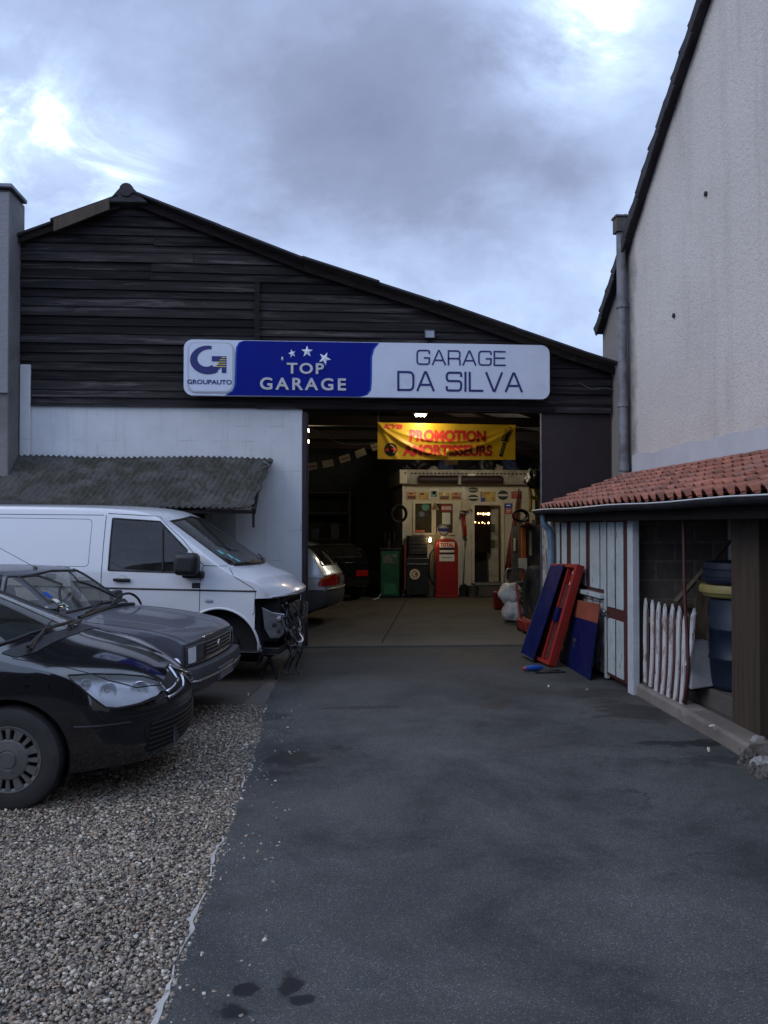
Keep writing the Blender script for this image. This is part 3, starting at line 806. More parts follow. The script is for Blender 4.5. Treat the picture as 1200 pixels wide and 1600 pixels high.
def star(cx, cz, r, rot, sq=1.0, y=FY - .1242):
    pts = []
    for k in range(10):
        q = (r if k % 2 == 0 else r * .40); a = R(90 + rot + 36 * k); pts.append((cx + q * math.cos(a) * sq, y, cz + q * math.sin(a)))
    mb = MB(); n = 10; c = (cx, y - .010, cz)
    mb.add(pts + [c], [(k, (k + 1) % n, n) for k in range(n)]); return mb
for (px, py, r, rot, q) in ((438, 563, 4.5, 25, .5), (453, 555, 6.8, 15, .9), (476, 551.5, 9.3, 0, 1), (503, 562, 10.8, -25, .92)):
    under(star(sx(px), sz(py), r * u, rot, q).build('star', M['star']), sg)
sg.location.y -= .07
# floodlight above the sign
fl = thing('floodlight', 'small grey square floodlight fixed on the dark boards above the fascia sign', 'floodlight', tuple(at_y(671, 530, FY - .05)))
bpy.context.view_layer.update()
c = at_y(671, 523, FY - .10)
under(MB().box(c, (.15, .09, .13), (R(-12), 0, 0)).build('housing', M['dark_metal'], bevel=.008), fl)
under(MB().box(c + Vector((0, -.052, -.004)), (.12, .006, .10), (R(-12), 0, 0)).build('lens', mat('dull_lens', (.22, .25, .28), .25)), fl)
under(MB().bar(c + Vector((0, .03, -.08)), c + Vector((0, .09, -.08)), .03).build('bracket', M['dark_metal']), fl)
# thin cable across the boards
cb = MB().tube(smoothed([at_y(905, 598, FY - .05), at_y(925, 608, FY - .05), at_y(945, 606, FY - .05), at_y(962, 611, FY - .05)], 4), .006, 5)
tag(cb.build('wall_cable', M['zinc']), 'thin pale cable slung across the dark boards right of the fascia sign', 'cable')
# ------------------------------------------------------------------ neighbouring wall at the far left
LY = 11.38
lx = at_y(14, 500, LY).x
lb_ = thing('neighbouring_building', 'tall rendered building at the left edge of the yard beside the timber garage', 'building', (lx - 1, LY, 0))
bpy.context.view_layer.update()
ztop = at_y(12, 296, LY).z
under(MB().bb(lx - 5, lx, LY, FY + .16, 0, ztop).build('wall', M['cement'], bevel=.02), lb_)
zl = at_y(10, 614, LY - .03).z
under(MB().bb(lx - 5, lx + .002, LY - .035, LY - .002, zl, ztop - .05).build('render_facing', M['render2'], bevel=.008), lb_)
under(MB().bb(lx - 5.1, lx + .05, LY - .08, FY + .10, ztop + .002, ztop + .055).build('coping', M['zinc'], bevel=.01), lb_)
x2 = at_y(33, 500, FY - .2).x
# ------------------------------------------------------------------ mossy lean-to canopy
cn = thing('corrugated_canopy', 'mossy corrugated lean-to roof sheet projecting from the white block wall above the van', 'canopy', (-2.6, FY - .4, 2.2))
bpy.context.view_layer.update()
YT, ZT = FY - .06, at_y(300, 714, FY - .06).z
YE = 10.75; ZE = at_y(300, 793, YE).z
xr_t = at_y(427, 718, YT).x; xr_b = at_y(393, 797, YE).x
mb = MB(); nx, ny = 330, 10; x_l = -5.2; vs = []
for j in range(ny + 1):
    t = j / ny; xr = xr_t + (xr_b - xr_t) * t + (.02 * math.sin(t * 23) + .03 * (.5 - t) * (t > .3))
    for i in range(nx + 1):
        x = x_l + (xr - x_l) * i / nx
        ph = (x + .30 * t) / .076 * 2 * math.pi
        sag = -.025 * math.sin(math.pi * t) + .03 * mnoise.noise(Vector((x * .9, t * 2, 0)))
        jag = (.02 * mnoise.noise(Vector((x * 5, 7, 0))) if j in (0, ny) else 0)
        vs.append((x, YT + (YE - YT) * t - jag, ZT + (ZE - ZT) * t + .0125 * math.cos(ph) + sag))
fs = [(j * (nx + 1) + i, j * (nx + 1) + i + 1, (j + 1) * (nx + 1) + i + 1, (j + 1) * (nx + 1) + i) for j in range(ny) for i in range(nx)]
mb.add(vs, fs); o = under(mb.build('sheet', M['corr'], smooth=True), cn)
sd = o.modifiers.new('s', 'SOLIDIFY'); sd.thickness = .008
under(MB().bb(x_l, xr_b + .03, YE + .02, YE + .07, ZE - .075, ZE - .03).build('fascia_board', M['beam'], bevel=.004), cn)
for x in (xr_b + .02, xr_b - 1.4, xr_b - 2.8):
    rf_ = under(MB().bar((x, YE + .05, ZE - .05), (x + .02, FY, ZT - .1), .05, .08).build('rafter', M['beam']), cn)
    under(MB().bar((x, YE + .045, ZE - .06), (x, YE + .045, ZE - .25), .03, .03).build('bracket', M['beam']), rf_)
under(MB().tube(smoothed([Vector((xr_t - .02, YT - .06, ZT - .06)), Vector((xr_t - .12, YT - .16, ZT - .07)), Vector((xr_t - .04, YT - .2, ZT - .12)), Vector((xr_t - .14, YT - .28, ZT - .17))], 4), .012, 6).build('loose_scrap', M['zinc']), cn)
# hatch and door recess in the wall under the canopy
dh = thing('wall_hatch', 'white painted hatch panel in the block wall under the mossy canopy', 'hatch', tuple(at_y(345, 860, FY - .03)))
bpy.context.view_layer.update()
a = at_y(320, 800, FY - .03); b = at_y(369, 900, FY - .03)
under(MB().bb(a.x, b.x, FY - .04, FY - .004, b.z, a.z + .05).build('panel', M['white_panel'], bevel=.004), dh)
under(MB().bb(a.x - .35, a.x - .003, FY - .05, FY - .004, b.z, a.z + .05).build('frame', M['void']), dh)
# ------------------------------------------------------------------ house on the right
HX = 4.15
hs = thing('gable_house', 'tall rough rendered gable house wall rising along the right side of the yard', 'house', (HX + 2, 5, 0))
bpy.context.view_layer.update()
rake = [(12.22, 4.50), (11.2, 5.33), (10.1, 6.24), (8.72, 7.27), (5.0, 10.05), (-2.2, 4.6)]
pts = [(HX, y, z) for y, z in [(-2.2, 0)] + [(12.22, 0)] + rake[:-1] + [(-2.2, 4.6)]]
MBw = MB().prism(pts, (5.0, 0, 0)); under(MBw.build('wall', M['render']), hs)
mb = MB(); tl = MB()
for (a, b) in zip(rake[:-1], rake[1:]):
    A, B = Vector((HX, a[0], a[1])), Vector((HX, b[0], b[1])); L = (B - A).length; d = (B - A).normalized(); nrm = Vector((1, 0, 0)).cross(d); nrm = nrm if nrm.z > 0 else -nrm
    mb.prism([A + Vector((-.10, 0, 0)) + nrm * .005, B + Vector((-.10, 0, 0)) + nrm * .005, B + Vector((-.10, 0, 0)) + nrm * .06, A + Vector((-.10, 0, 0)) + nrm * .06], (5.2, 0, 0))
    n = max(1, round(L / .31))
    for k in range(n):
        p = A.lerp(B, (k + .5) / n); ang = math.atan2(d.z, d.y); st = .012 * (1 if d.y < 0 else -1)
        sgn = 1 if d.y < 0 else -1
        tl.box(p + nrm * (.085 + .006 * random.random()) + Vector((-.02 + .01 * random.random(), 0, 0)), (.20, L / n * 1.12, .038), (ang + .09 * (-1 if d.y < 0 else 1) * (-1), 0, 0) if d.y > 0 else (ang + .26, 0, 0))
        tl.box(p + nrm * (.03 + .02 * (k % 2)) + Vector((-.105, 0, 0)), (.028, L / n * .97, .12 + .02 * random.random()), (ang, 0, 0))
hr = under(mb.build('roof', M['rooftile']), hs)
under(tl.build('verge_tile', M['rooftile'], bevel=.006), hr)
for (px, py) in ((1104, 303), (1054, 493)):
    c = at_x(px, py, HX); under(MB().lathe([(.004, -.03), (.03, -.02), (.028, -.004), (.012, .0)], c, 8, 'x').build('anchor', M['dark_metal']), hs)
# smooth grey cement skirt above the shed roof
n = 40; low = []
def shed_top(y): return 2.33
ptsu = [(HX - .006, 11.05 - i * .25, 2.62 + .05 * mnoise.noise(Vector((i * .5, 0, 0))) + .0 * i) for i in range(44)]
under(MB().prism([(HX - .006, 11.05, 2.0)] + ptsu + [(HX - .006, ptsu[-1][1], 2.0)], (.004, 0, 0)).build('cement_skirt', mat('pale_cement_skirt', (.47, .48, .50), .85, 0, .12, 2, bump=.3, bscale=20)), hs)
# drainpipe
pc = at_x(974, 700, HX - .10); ptop = at_x(970, 362, HX - .10)
dp = thing('drainpipe', 'grey weathered drainpipe with box hopper standing at the far corner of the gable house', 'drainpipe', (pc.x, pc.y, 2.4))
bpy.context.view_layer.update()
yb_, yt_ = at_x(974, 700, HX - .10).y, at_x(970, 362, HX - .10).y
zt_ = ptop.z
def pp(z): t = (z - pc.z) / (zt_ - pc.z); return Vector((HX - .10, yb_ + (yt_ - yb_) * t, z))
under(MB().tube([pp(2.28), pp(3.3), pp(3.32), pp(4.3), pp(zt_)], .062, 14).build('pipe', M['pipe'], smooth=True, auto=40), dp)
for z in (3.28, 4.62, 2.42):
    under(MB().tube([pp(z), pp(z + .10)], .076, 14).build('collar', M['pipe'], auto=40), dp)
under(MB().box(pp(zt_ + .08) + Vector((.0, 0, 0)), (.17, .16, .20)).box(pp(zt_ + .19), (.20, .19, .03)).build('hopper', M['dark_concrete'], bevel=.006), dp)
under(MB().tube([pp(zt_ + .1) + Vector((.06, 0, 0)), pp(zt_ + .1) + Vector((.06, -.02, .13))], .03, 8).build('overflow', M['pipe']), dp)
# ------------------------------------------------------------------ tiled shed along the house
SXP = 3.15                      # plane of the shed front
GUX, EZ = 2.95, 1.90            # eave
TX, TZ = HX - .01, 2.34         # top of tile slope
SY1 = 11.15; SY0 = 2.6
sh = thing('tiled_shed', 'low lean-to shed with red clay tile roof and open bay beside the house', 'shed', (3.6, 7, 0))
bpy.context.view_layer.update()
def yx(px, X=SXP, py=900): return at_x(px, py, X).y
def zx(px, py, X=SXP): return at_x(px, py, X).z
slope = Vector((TX - GUX, 0, TZ - EZ)); SL = slope.length; sd_ = slope.normalized(); sn = Vector((-sd_.z, 0, sd_.x))
mb = MB(); nr = 7; cw = .175; rl = SL / nr
ncol = int((SY1 - SY0) / cw)
for r_ in range(nr):
    for c_ in range(ncol):
        y0 = SY1 - c_ * cw; jit = random.uniform(-.006, .006); lift = random.uniform(0, .006)
        a = Vector((GUX, 0, EZ)) + sd_ * (r_ * rl - .02 + jit); b = a + sd_ * (rl * 1.13)
        vs = []
        prof = [(0, .000), (.10, .004), (.40, .002), (.52, .012), (.62, .050), (.78, .066), (.92, .050), (1.04, .008)]
        for (e, q, hh) in ((0, a, .024), (1, b, .002)):
            for (u_, h_) in prof:
                sc = 1.0 if e == 0 else .9
                vs.append(q + sn * (h_ * sc + hh + lift) + Vector((0, y0 - u_ * cw + random.uniform(-.001, .001), 0)))
        n = len(prof)
        for (u_, h_) in prof: vs.append(a + sn * (h_ + .024 + lift - .014) + Vector((0, y0 - u_ * cw, 0)))
        fs = [(k, k + 1, n + k + 1, n + k) for k in range(n - 1)] + [(2 * n + k, 2 * n + k + 1, k + 1, k) for k in range(n - 1)]
        mb.add(vs, fs)
o = mb.build('tile_covering', M['tile']); rfs = under(MB().prism([(GUX + .01, SY0, EZ - .05), (TX, SY0, TZ - .05), (TX, SY0, TZ - .008), (GUX + .01, SY0, EZ - .008)], (0, SY1 - SY0, 0)).build('roof', M['beam']), sh)
under(o, rfs)
under(MB().prism([(GUX, SY1, EZ - .03), (TX, SY1, TZ - .03), (TX, SY1, TZ + .07), (GUX, SY1, EZ + .05)], (0, .05, 0)).build('verge_board', M['pale_concrete'], bevel=.006), rfs)
# gutter: half round
mb = MB(); n = 8; gp = []
for k in range(n + 1):
    a = math.pi + math.pi * k / n; gp.append((GUX - .055 + .058 * math.cos(a), EZ - .012 + .058 * math.sin(a)))
vs = []; ysg = [SY1 + .08 - i * .5 for i in range(18)]
for i, y in enumerate(ysg):
    s_ = .006 * math.sin(i * 1.3)
    for (x, z) in gp: vs.append((x, y, z + s_))
fs = [(i * (n + 1) + k, i * (n + 1) + k + 1, (i + 1) * (n + 1) + k + 1, (i + 1) * (n + 1) + k) for i in range(len(ysg) - 1) for k in range(n)]
gt = under(MB().add(vs, fs).build('gutter', M['gutter'], smooth=True), sh)
m_ = gt.modifiers.new('s', 'SOLIDIFY'); m_.thickness = .006
under(MB().tube([(GUX - .113, y, EZ - .008 + .006 * math.sin(i * 1.3)) for i, y in enumerate(ysg)], .0065, 6).build('gutter_rim', M['white_plastic']), sh)
under(MB().bb(GUX + .012, GUX + .04, SY0, SY1, EZ - .16, EZ - .055).build('fascia_board', M['beam'], bevel=.004), sh)
# plate beam over posts
under(MB().bb(SXP - .03, SXP + .08, SY0, SY1, EZ - .12, EZ - .05).build('wall_plate', M['beam']), sh)
# front wall of the shed: board-and-frame panels. intervals given by picture columns on the plane x = SXP
ftop = zx(900, 808); 
def vboard(mb, p0, p1, zt, zb, X=SXP, th=.02, pr=0.0, skew=0.0):
    y1, y0 = yx(p0, X), yx(p1, X)
    mb.bb(X - pr - th, X - pr, y0, y1, zb, zt)
fw = MB(); 
yA, yB = yx(853), yx(985)
# backing frame in brown paint
fw.bb(SXP + .002, SXP + .03, yB, yA, .05, EZ - .13)
front = under(fw.build('front_wall', M['frame_brown']), sh)
wp = MB()
for (a, b, zb, pr) in ((869, 876, .98, .004), (879.5, 887, .98, .004), (894, 906, .98, .004), (908, 917, .98, .004), (924, 938.5, .98, .006), (940.5, 949, .98, .006)):
    vboard(wp, a, b, EZ - .17, zb, pr=pr, th=.012)
under(wp.build('window_board', M['white_panel'], bevel=.003), front)
under(MB().bb(SXP - .05, SXP - .001, yx(867), yx(853), .03, EZ - .12).build('corner_post', M['dirty_white'], bevel=.004), front)
lw = MB(); yl0, yl1 = yx(949.5), yx(868)
zz = .06
while zz < .85:
    lw.bb(SXP - .030, SXP - .002, yl0, yl1, zz + .003, min(zz + .15, .87)); zz += .155
under(lw.build('lower_boarding', M['dirty_white'], bevel=.004), front)
under(MB().bb(SXP - .09, SXP - .001, yl0, yl1, .89, .935).build('sill', M['white_panel'], bevel=.005), front)
under(MB().bb(SXP - .045, SXP - .001, yx(953), yx(950), .03, EZ - .13).build('door_post', M['white_panel'], bevel=.003), front)
# plank door
dr = MB(); dy0, dy1 = yx(985.5), yx(953.3); X = SXP
zt, zm1, zm0, zb = EZ - .17, .81, .70, .08
dr.bb(X - .04, X - .004, dy0, dy1, zb, EZ - .14)
shd = under(dr.build('shed_door', M['frame_brown'], bevel=.003), sh)
w = (dy1 - dy0)
pn = MB()
for (f0, f1) in ((.10, .455), (.53, .87)):
    pn.bb(X - .052, X - .041, dy0 + w * (1 - f1), dy0 + w * (1 - f0), zm1 + .01, zt)
    pn.bb(X - .052, X - .041, dy0 + w * (1 - f1), dy0 + w * (1 - f0), zb + .03, zm0)
under(pn.build('panel', M['white_panel'], bevel=.003), shd)
under(MB().box((X - .06, dy1 - .06, .72), (.03, .09, .03)).lathe([(.02, -.10), (.026, -.085), (.012, -.06), (.012, -.05)], (X, dy1 - .05, .76), 10, 'x').build('latch', M['steel']), shd)
# white post at the edge of the bay
py0 = yx(996); py1 = yx(987.5)
under(MB().bb(SXP - .05, SXP + .02, py0, py1, -.01, EZ - .06).build('post', M['white_post'], bevel=.006), sh)
# cross wall of cement blocks, facing the yard entrance
g = N('rough_cement_block'); xx, yy, zz = g.xyz()[0:3]
bk = g.new('ShaderNodeTexBrick'); g.lk(g.comb(g.math('ADD', xx, g.math('MULTIPLY', g.noise(5, 3), .02)), zz), bk.inputs['Vector']); bk.inputs['Scale'].default_value = 1
bk.inputs['Brick Width'].default_value = .40; bk.inputs['Row Height'].default_value = .19; bk.inputs['Mortar Size'].default_value = .012
bk.inputs['Color1'].default_value = (.15, .13, .11, 1); bk.inputs['Color2'].default_value = (.09, .078, .068, 1); bk.inputs['Mortar'].default_value = (.17, .155, .14, 1)
colr = g.mix(g.ramp(g.noise(12, 7, .75), [(.4, 0), (.75, .8)]), bk.outputs['Color'], (.05, .045, .04))
M['cement_block'] = g.set(colr, .92, 0, g.math('SUBTRACT', g.noise(30, 5, .7), g.math('MULTIPLY', bk.outputs['Fac'], .9)), .9, .015)
under(MB().prism([(SXP + .03, py1 - .02, .1), (HX - .01, py1 - .02, .1), (HX - .01, py1 - .02, TZ - .08), (SXP + .03, py1 - .02, EZ - .06)], (0, .15, 0)).build('block_wall', M['cement_block']), sh)
under(MB().bb(SXP + .135, SXP + .75, py1 - .075, py1 - .022, .86, .90).build('rail', M['plank'], bevel=.003), sh)
# floor step with kerb, broken off at the near end
def kerb_outline(ya, yb, x0, x1, jag=0): return [(x0, ya), (x1, ya), (x1, yb), (x0, yb)]
ka = at_z(995, 1086); kb = at_z(1140, 1174)
kx0, kx1 = ka.x - .02, kb.x
mb = MB(); n = 26; vs = []
for i in range(n + 1):
    t = i / n; y = yx(988) + (5.95 - yx(988)) * t; x = kx0 + (kx1 - kx0) * t
    w1 = .014 * mnoise.noise(Vector((y * 6, 0, 0))); w2 = .010 * mnoise.noise(Vector((y * 9, 4, 0)))
    top = .125 + w2
    brk = .03 if .50 < t < .56 else 0
    vs += [(x + w1, y, -.02), (x + w1 + .006, y, top - .025 - brk), (x + w1 + .03 + brk, y, top - .003 - brk), (x + .20, y, top), (x + .215, y, top - .012), (x + .22, y, -.02)]
k6 = 6
fs = [(i * k6 + k, i * k6 + k + 1, (i + 1) * k6 + k + 1, (i + 1) * k6 + k) for i in range(n) for k in range(k6 - 1)]
fs += [tuple(range(k6)), tuple(n * k6 + k for k in range(k6 - 1, -1, -1))]
struct(MB().add(vs, fs).build('kerb', M['kerb'], bevel=.006))
struct(MB().bb(SXP + .19, HX - .02, 2.6, SY1, .0, .095).build('shed_floor', M['dark_concrete']))
struct(MB().bb(SXP + .24, HX - .025, 6.75, py1 - .08, .096, .27).build('inner_ledge', M['dark_concrete'], bevel=.01))
# brown pillar and the dark door beyond it
q0 = at_y(1153, 1000, 6.35); q1 = at_y(1189, 1000, 6.35)
under(MB().bb(3.285, 3.46, 6.17, 6.60, .095, EZ - .05).build('pillar', M['brown_pillar'], bevel=.006), sh)
near = MB(); near.bb(3.50, 3.54, 4.2, 6.16, .1, EZ - .06)
nd = under(near.build('near_door', mat('dark_green_black_door', (.022, .024, .022), .6, 0, .3, 4, dirt=.3), bevel=.004), sh)
mb = MB()
for y in (6.13, 5.76, 5.4): mb.bb(3.475, 3.498, y - .03, y, .3, 1.75)
under(mb.build('glazing_bar', M['white_panel'], bevel=.003), nd)
# rubble where the kerb breaks off
def rock(c, r, seed, flat=.7):
    bm = bmesh.new(); bmesh.ops.create_icosphere(bm, subdivisions=4, radius=1)
    for v in bm.verts:
        q_ = Vector((round(v.co.x * 1.4) / 1.4, round(v.co.y * 1.4) / 1.4, round(v.co.z * 1.4) / 1.4)); k = 1 + .5 * mnoise.noise(q_ * 1.3 + Vector((seed * 3.7, 0, 0))) + .35 * mnoise.noise(v.co * 1.6 + Vector((seed * 1.7, 3, 0))) + .16 * mnoise.noise(v.co * 4.5 + Vector((0, seed, 0))) + .07 * mnoise.noise(v.co * 11)
        v.co = Vector((v.co.x * k * r, v.co.y * k * r * .8, v.co.z * k * r * flat)); v.co.rotate(Euler((seed, seed * 2, seed * 3))); v.co += Vector(c)
    vs = [v.co.copy() for v in bm.verts]; fs = [tuple(v.index for v in f.verts) for f in bm.faces]; bm.free(); return vs, fs
mrock = m_concrete('broken_concrete', (.11, .10, .09), .35, .5, bump=.8)
mlight = m_concrete('light_rubble', (.30, .29, .28), .3, .25, bump=.8)
spots = [(1172, 1190, .085, 0), (1190, 1176, .10, 1), (1197, 1200, .10, 1), (1180, 1205, .06, 0), (1166, 1178, .055, 0), (1187, 1192, .055, 1), (1199, 1180, .085, 0), (1174, 1176, .07, 0), (1192, 1212, .05, 0), (1205, 1190, .1, 0), (1210, 1210, .09, 0)]
look = ['dark lump of broken concrete nearest the end of the kerb', 'pale chunk of broken mortar heaped below the brown pillar', 'large pale chunk lying at the right edge of the rubble', 'small dark lump in front of the rubble heap', 'small dark chip touching the broken kerb end', 'small pale chip in the middle of the rubble heap', 'dark chunk behind the large pale one in the rubble', 'grey lump wedged against the end of the kerb', 'smallest dark lump nearest the viewer by the rubble', 'dark block at the right end of the rubble heap', 'low dark block in front of the right end of the rubble']
for i, (px, py, r, k) in enumerate(spots):
    p = at_z(px, py, r * .4); v, f = rock((0, 0, 0), r, i + 1)
    o = MB().add([Vector(a) for a in v], f).build('rubble_chunk', mlight if k else mrock); o.location = p
    tag(o, look[i], 'rubble', 'rubble at the broken kerb end')
# ------------------------------------------------------------------ leaning picket panel
pk = thing('picket_panel', 'bowed white picket fence panel with pointed tops leaning in the open shed bay', 'picket fence', tuple(at_z(1045, 1110, .12)))
bpy.context.view_layer.update()
# (x_top, y_top, x_mid, x_bottom, y_bottom) picture columns, each on a plane leaning slightly back
data = [(1007.5, 934, 1006.5, 1006.5, 1066), (1018, 937, 1018, 1015, 1073), (1028, 940, 1026.5, 1023.5, 1080), (1037.5, 943, 1037, 1033, 1086), (1049.5, 943, 1047, 1042.5, 1091), (1060, 946, 1058, 1053, 1096), (1070.5, 952, 1067, 1063, 1101), (1083, 950, 1080, 1072, 1040)]
bark = MB()
def pick_pt(px, py, t): return at_x(px, py, SXP + .025 + .05 * (1 - t))
for i, (xt, yt, xm, xb, yb) in enumerate(data):
    w = .031
    A = [pick_pt(xt + (xm - xt) * (1 - (1 - t / .5) ** 2 if t < .5 else 1) + ((xb - xm) * ((t - .5) / .5) ** 1.6 if t >= .5 else 0), yt + (yb - yt) * t, t) for t in [k / 8 for k in range(9)]]
    mb = MB(); vs = []
    tip = A[0]
    for k, p in enumerate(A):
        hw = w if k else w * .9
        q = p + Vector((0, 0, -.05)) if k == 0 else p
        vs += [q + Vector((0, hw, 0)), q - Vector((0, hw, 0)), q + Vector((.018, -hw, 0)), q + Vector((.018, hw, 0))]
    fs = []
    for k in range(len(A) - 1):
        for e in range(4): fs.append((k * 4 + e, k * 4 + (e + 1) % 4, (k + 1) * 4 + (e + 1) % 4, (k + 1) * 4 + e))
    m8 = (len(A) - 1) * 4; fs.append((m8 + 3, m8 + 2, m8 + 1, m8))
    nn = len(vs); vs += [tip, tip + Vector((.018, 0, 0))]
    fs += [(1, 0, nn), (3, 2, nn + 1), (0, 3, nn + 1, nn), (2, 1, nn, nn + 1)]
    mb.add(vs, fs); under(mb.build('picket', M['picket'], bevel=.002), pk)
    if i < 7:
        B = [a + Vector((.020, -w * 1.7, 0)) for a in A[1:]]
        bark.tube(B, .014, 6)
under(bark.build('brown_slat', M['frame_brown']), pk)
r1 = MB()
for (ya, yb) in ((968, 975), (1050, 1080)):
    r1.bar(pick_pt(1004, ya, .3) + Vector((.03, 0, 0)), pick_pt(1072, yb, .3) + Vector((.03, 0, 0)), .03, .06)
under(r1.build('rail', M['plank']), pk)
# bent iron bar from beam to kerb
bb_ = smoothed([at_x(1068, 812, SXP - .01), at_x(1069, 870, SXP - .01), at_x(1070, 930, SXP - .02), at_x(1074, 1000, SXP - .02), at_x(1075, 1050, SXP - .02), at_x(1069, 1098, SXP - .01)], 5)
tag(MB().tube(bb_, .016, 7).build('bent_bar', M['frame_brown'], smooth=True), 'thin dark red bent bar standing in front of the picket panel from beam to kerb', 'bar')
# plank leaning diagonally
a, b = at_y(1056, 941, 7.5), at_y(1140, 845, 7.9)
tag(MB().bar(a + Vector((0, 0, 0)), b, .05, .025).build('leaning_plank', M['plank'], bevel=.003), 'long thin raw plank leaning diagonally across the open shed bay', 'plank')
a = [at_y(1090, 905, 7.6), at_y(1108, 912, 7.6), at_y(1100, 1080, 7.45), at_y(1075, 1080, 7.45)]
tag(MB().prism(a, (0.0, .025, 0)).build('standing_board', M['plank'], bevel=.003), 'wide grey brown board standing behind the picket panel beside the blue drum', 'board')
# trapezoid cement block
c = [at_y(1085, 1003, 7.3), at_y(1110, 1003, 7.3), at_y(1118, 1072, 7.2), at_y(1079, 1078, 7.2)]
cc = at_y(1098, 1075, 7)
blk = MB(); back = Vector((.03, .22, .0))
vs = [c[3], c[2], c[2] + back, c[3] + back, c[0] + back * .25, c[1] + back * .25, c[1] + back * .85, c[0] + back * .85]
blk.add(vs, [(3, 2, 1, 0), (4, 5, 6, 7), (0, 1, 5, 4), (1, 2, 6, 5), (2, 3, 7, 6), (3, 0, 4, 7)])
ob = tag(blk.build('cement_block', M['grey_concrete'], bevel=.012), 'pale grey tapered cement block standing beside the picket panel', 'block')
# blue drums
dcy = 6.95
dl = at_y(1120, 1000, dcy); dc = dl.x + .37
def drum(zb, zt, r, label, cx=dc, lid=False):
    t = thing('blue_drum', label, 'drum', (cx, dcy + .25, zb), 0, 'blue drums stacked in the shed bay')
    H = zt - zb
    prof = [(r * .93, 0), (r * .98, .015), (r, .05), (r, H * .32), (r + .010, H * .335), (r + .010, H * .355), (r, H * .37), (r, H * .64), (r + .010, H * .655), (r + .010, H * .675), (r, H * .69), (r, H - .05), (r * .97, H - .01), (r * .9, H), (0.001, H)]
    MB().lathe(prof, (0, 0, 0), 40).build('drum_body', M['drum_blue'], t, auto=50)
    return t
t = drum(.271, at_y(1140, 938, dcy).z, .29, 'lower blue plastic drum with a dirty yellow lid beside the brown pillar')
zb2 = at_y(1140, 916, dcy).z
t2 = drum(zb2, at_y(1140, 879, dcy).z, .34, 'upper wide blue drum resting on the yellow lid of the other', cx=dc + .0)
yb0 = at_y(1140, 938, dcy).z
t3 = t
LZ = yb0 - .271
ld_ = MB().lathe([(.29, .002), (.33, .012), (.345, .03), (.345, .045), (.37, .05), (.375, .085), (.36, zb2 - yb0 - .003), (.001, zb2 - yb0 - .003)], (0, 0, LZ), 40).build('lid', M['yellow'], t3, auto=40)
mb = MB()
for k in range(9):
    a = R(232 + k * 4.5); mb.box((.378 * math.cos(a), .378 * math.sin(a), .067 + LZ), (.003, .012 + .006 * (k % 3), .014), (0, 0, a))
mb.build('printed_band', M['paper_white'], ld_)
# clutter deep in the bay
tag(MB().bb(3.75, 4.1, 6.0, 6.5, .302, .8).build('storage_box', M['dark_metal'], bevel=.01), 'dark metal box behind the brown pillar in the shed', 'box')
# ------------------------------------------------------------------ leaning panels by the shed
def leaning_frame():
    B0, B1 = at_z(826, 1024, .02), at_z(866, 1042, .02)
    T1, T0 = at_x(911, 884, SXP - .07), at_x(869, 883, SXP - .07)
    t = thing('vending_cabinet_door', 'red metal cabinet door with a dark blue face leaning against the shed corner', 'cabinet door', tuple((B0 + B1) / 2))
    bpy.context.view_layer.update()
    u_ = (B1 - B0); v_ = ((T0 - B0) + (T1 - B1)) / 2; n_ = u_.cross(v_).normalized()
    if n_.x > 0: n_ = -n_
    def q(a, b, d=0): return B0.lerp(B1, a).lerp(T0.lerp(T1, a), b) + n_ * d
    def pan(a0, a1, b0, b1, d0, d1): return MB().add([q(a0, b0, d0), q(a1, b0, d0), q(a1, b1, d0), q(a0, b1, d0), q(a0, b0, d1), q(a1, b0, d1), q(a1, b1, d1), q(a0, b1, d1)], [(0, 1, 2, 3), (7, 6, 5, 4), (0, 4, 5, 1), (1, 5, 6, 2), (2, 6, 7, 3), (3, 7, 4, 0)])
    under(pan(.0, 1, 0, 1, -.02, .0).build('back_panel', M['red_paint']), t)
    for (a0, a1, b0, b1) in ((0, .05, 0, 1), (.93, 1.0, 0, 1), (.052, .928, .965, 1.0), (.052, .928, 0, .03)):
        under(pan(a0, a1, b0, b1, .001, .075).build('frame', M['red_paint'], bevel=.004), t)
    under(pan(.62, .66, .03, .96, .002, .05).build('rib', M['red_paint'], bevel=.003), t)
    under(pan(.70, .72, .05, .80, .002, .03).build('rib', M['steel']), t)
    mb = MB()
    for (a, b) in ((.76, .91), (.80, .86), (.76, .80)): 
        p = pan(a, a + .08, b, b + .03, .003, .02); mb.add(p.v, p.f)
    under(mb.build('label_strip', M['paper_white']), t)
    under(pan(.66, .78, .42, .56, .02, .07).build('lock_box', M['blue_sheet'], bevel=.004), t)
    # blue sheet in front, slightly twisted
    def s(a, b, d): return q(a - .03 + .04 * b, b, d)
    P = [s(-.03, -.0, .085), s(.62, -.01, .12), s(.60, .985, .09), s(.06, .975, .082)]
    nn = n_ * .012
    under(MB().add(P + [p + nn for p in P], [(0, 1, 2, 3), (7, 6, 5, 4), (0, 4, 5, 1), (1, 5, 6, 2), (2, 6, 7, 3), (3, 7, 4, 0)]).build('face_sheet', M['blue_sheet'], bevel=.002), t)
    e = MB(); 
    for a_, b_ in ((P[0], P[3]), (P[0], P[1])): e.bar(a_ + nn, b_ + nn, .008)
    under(e.build('edge_trim', M['steel']), t)
leaning_frame()
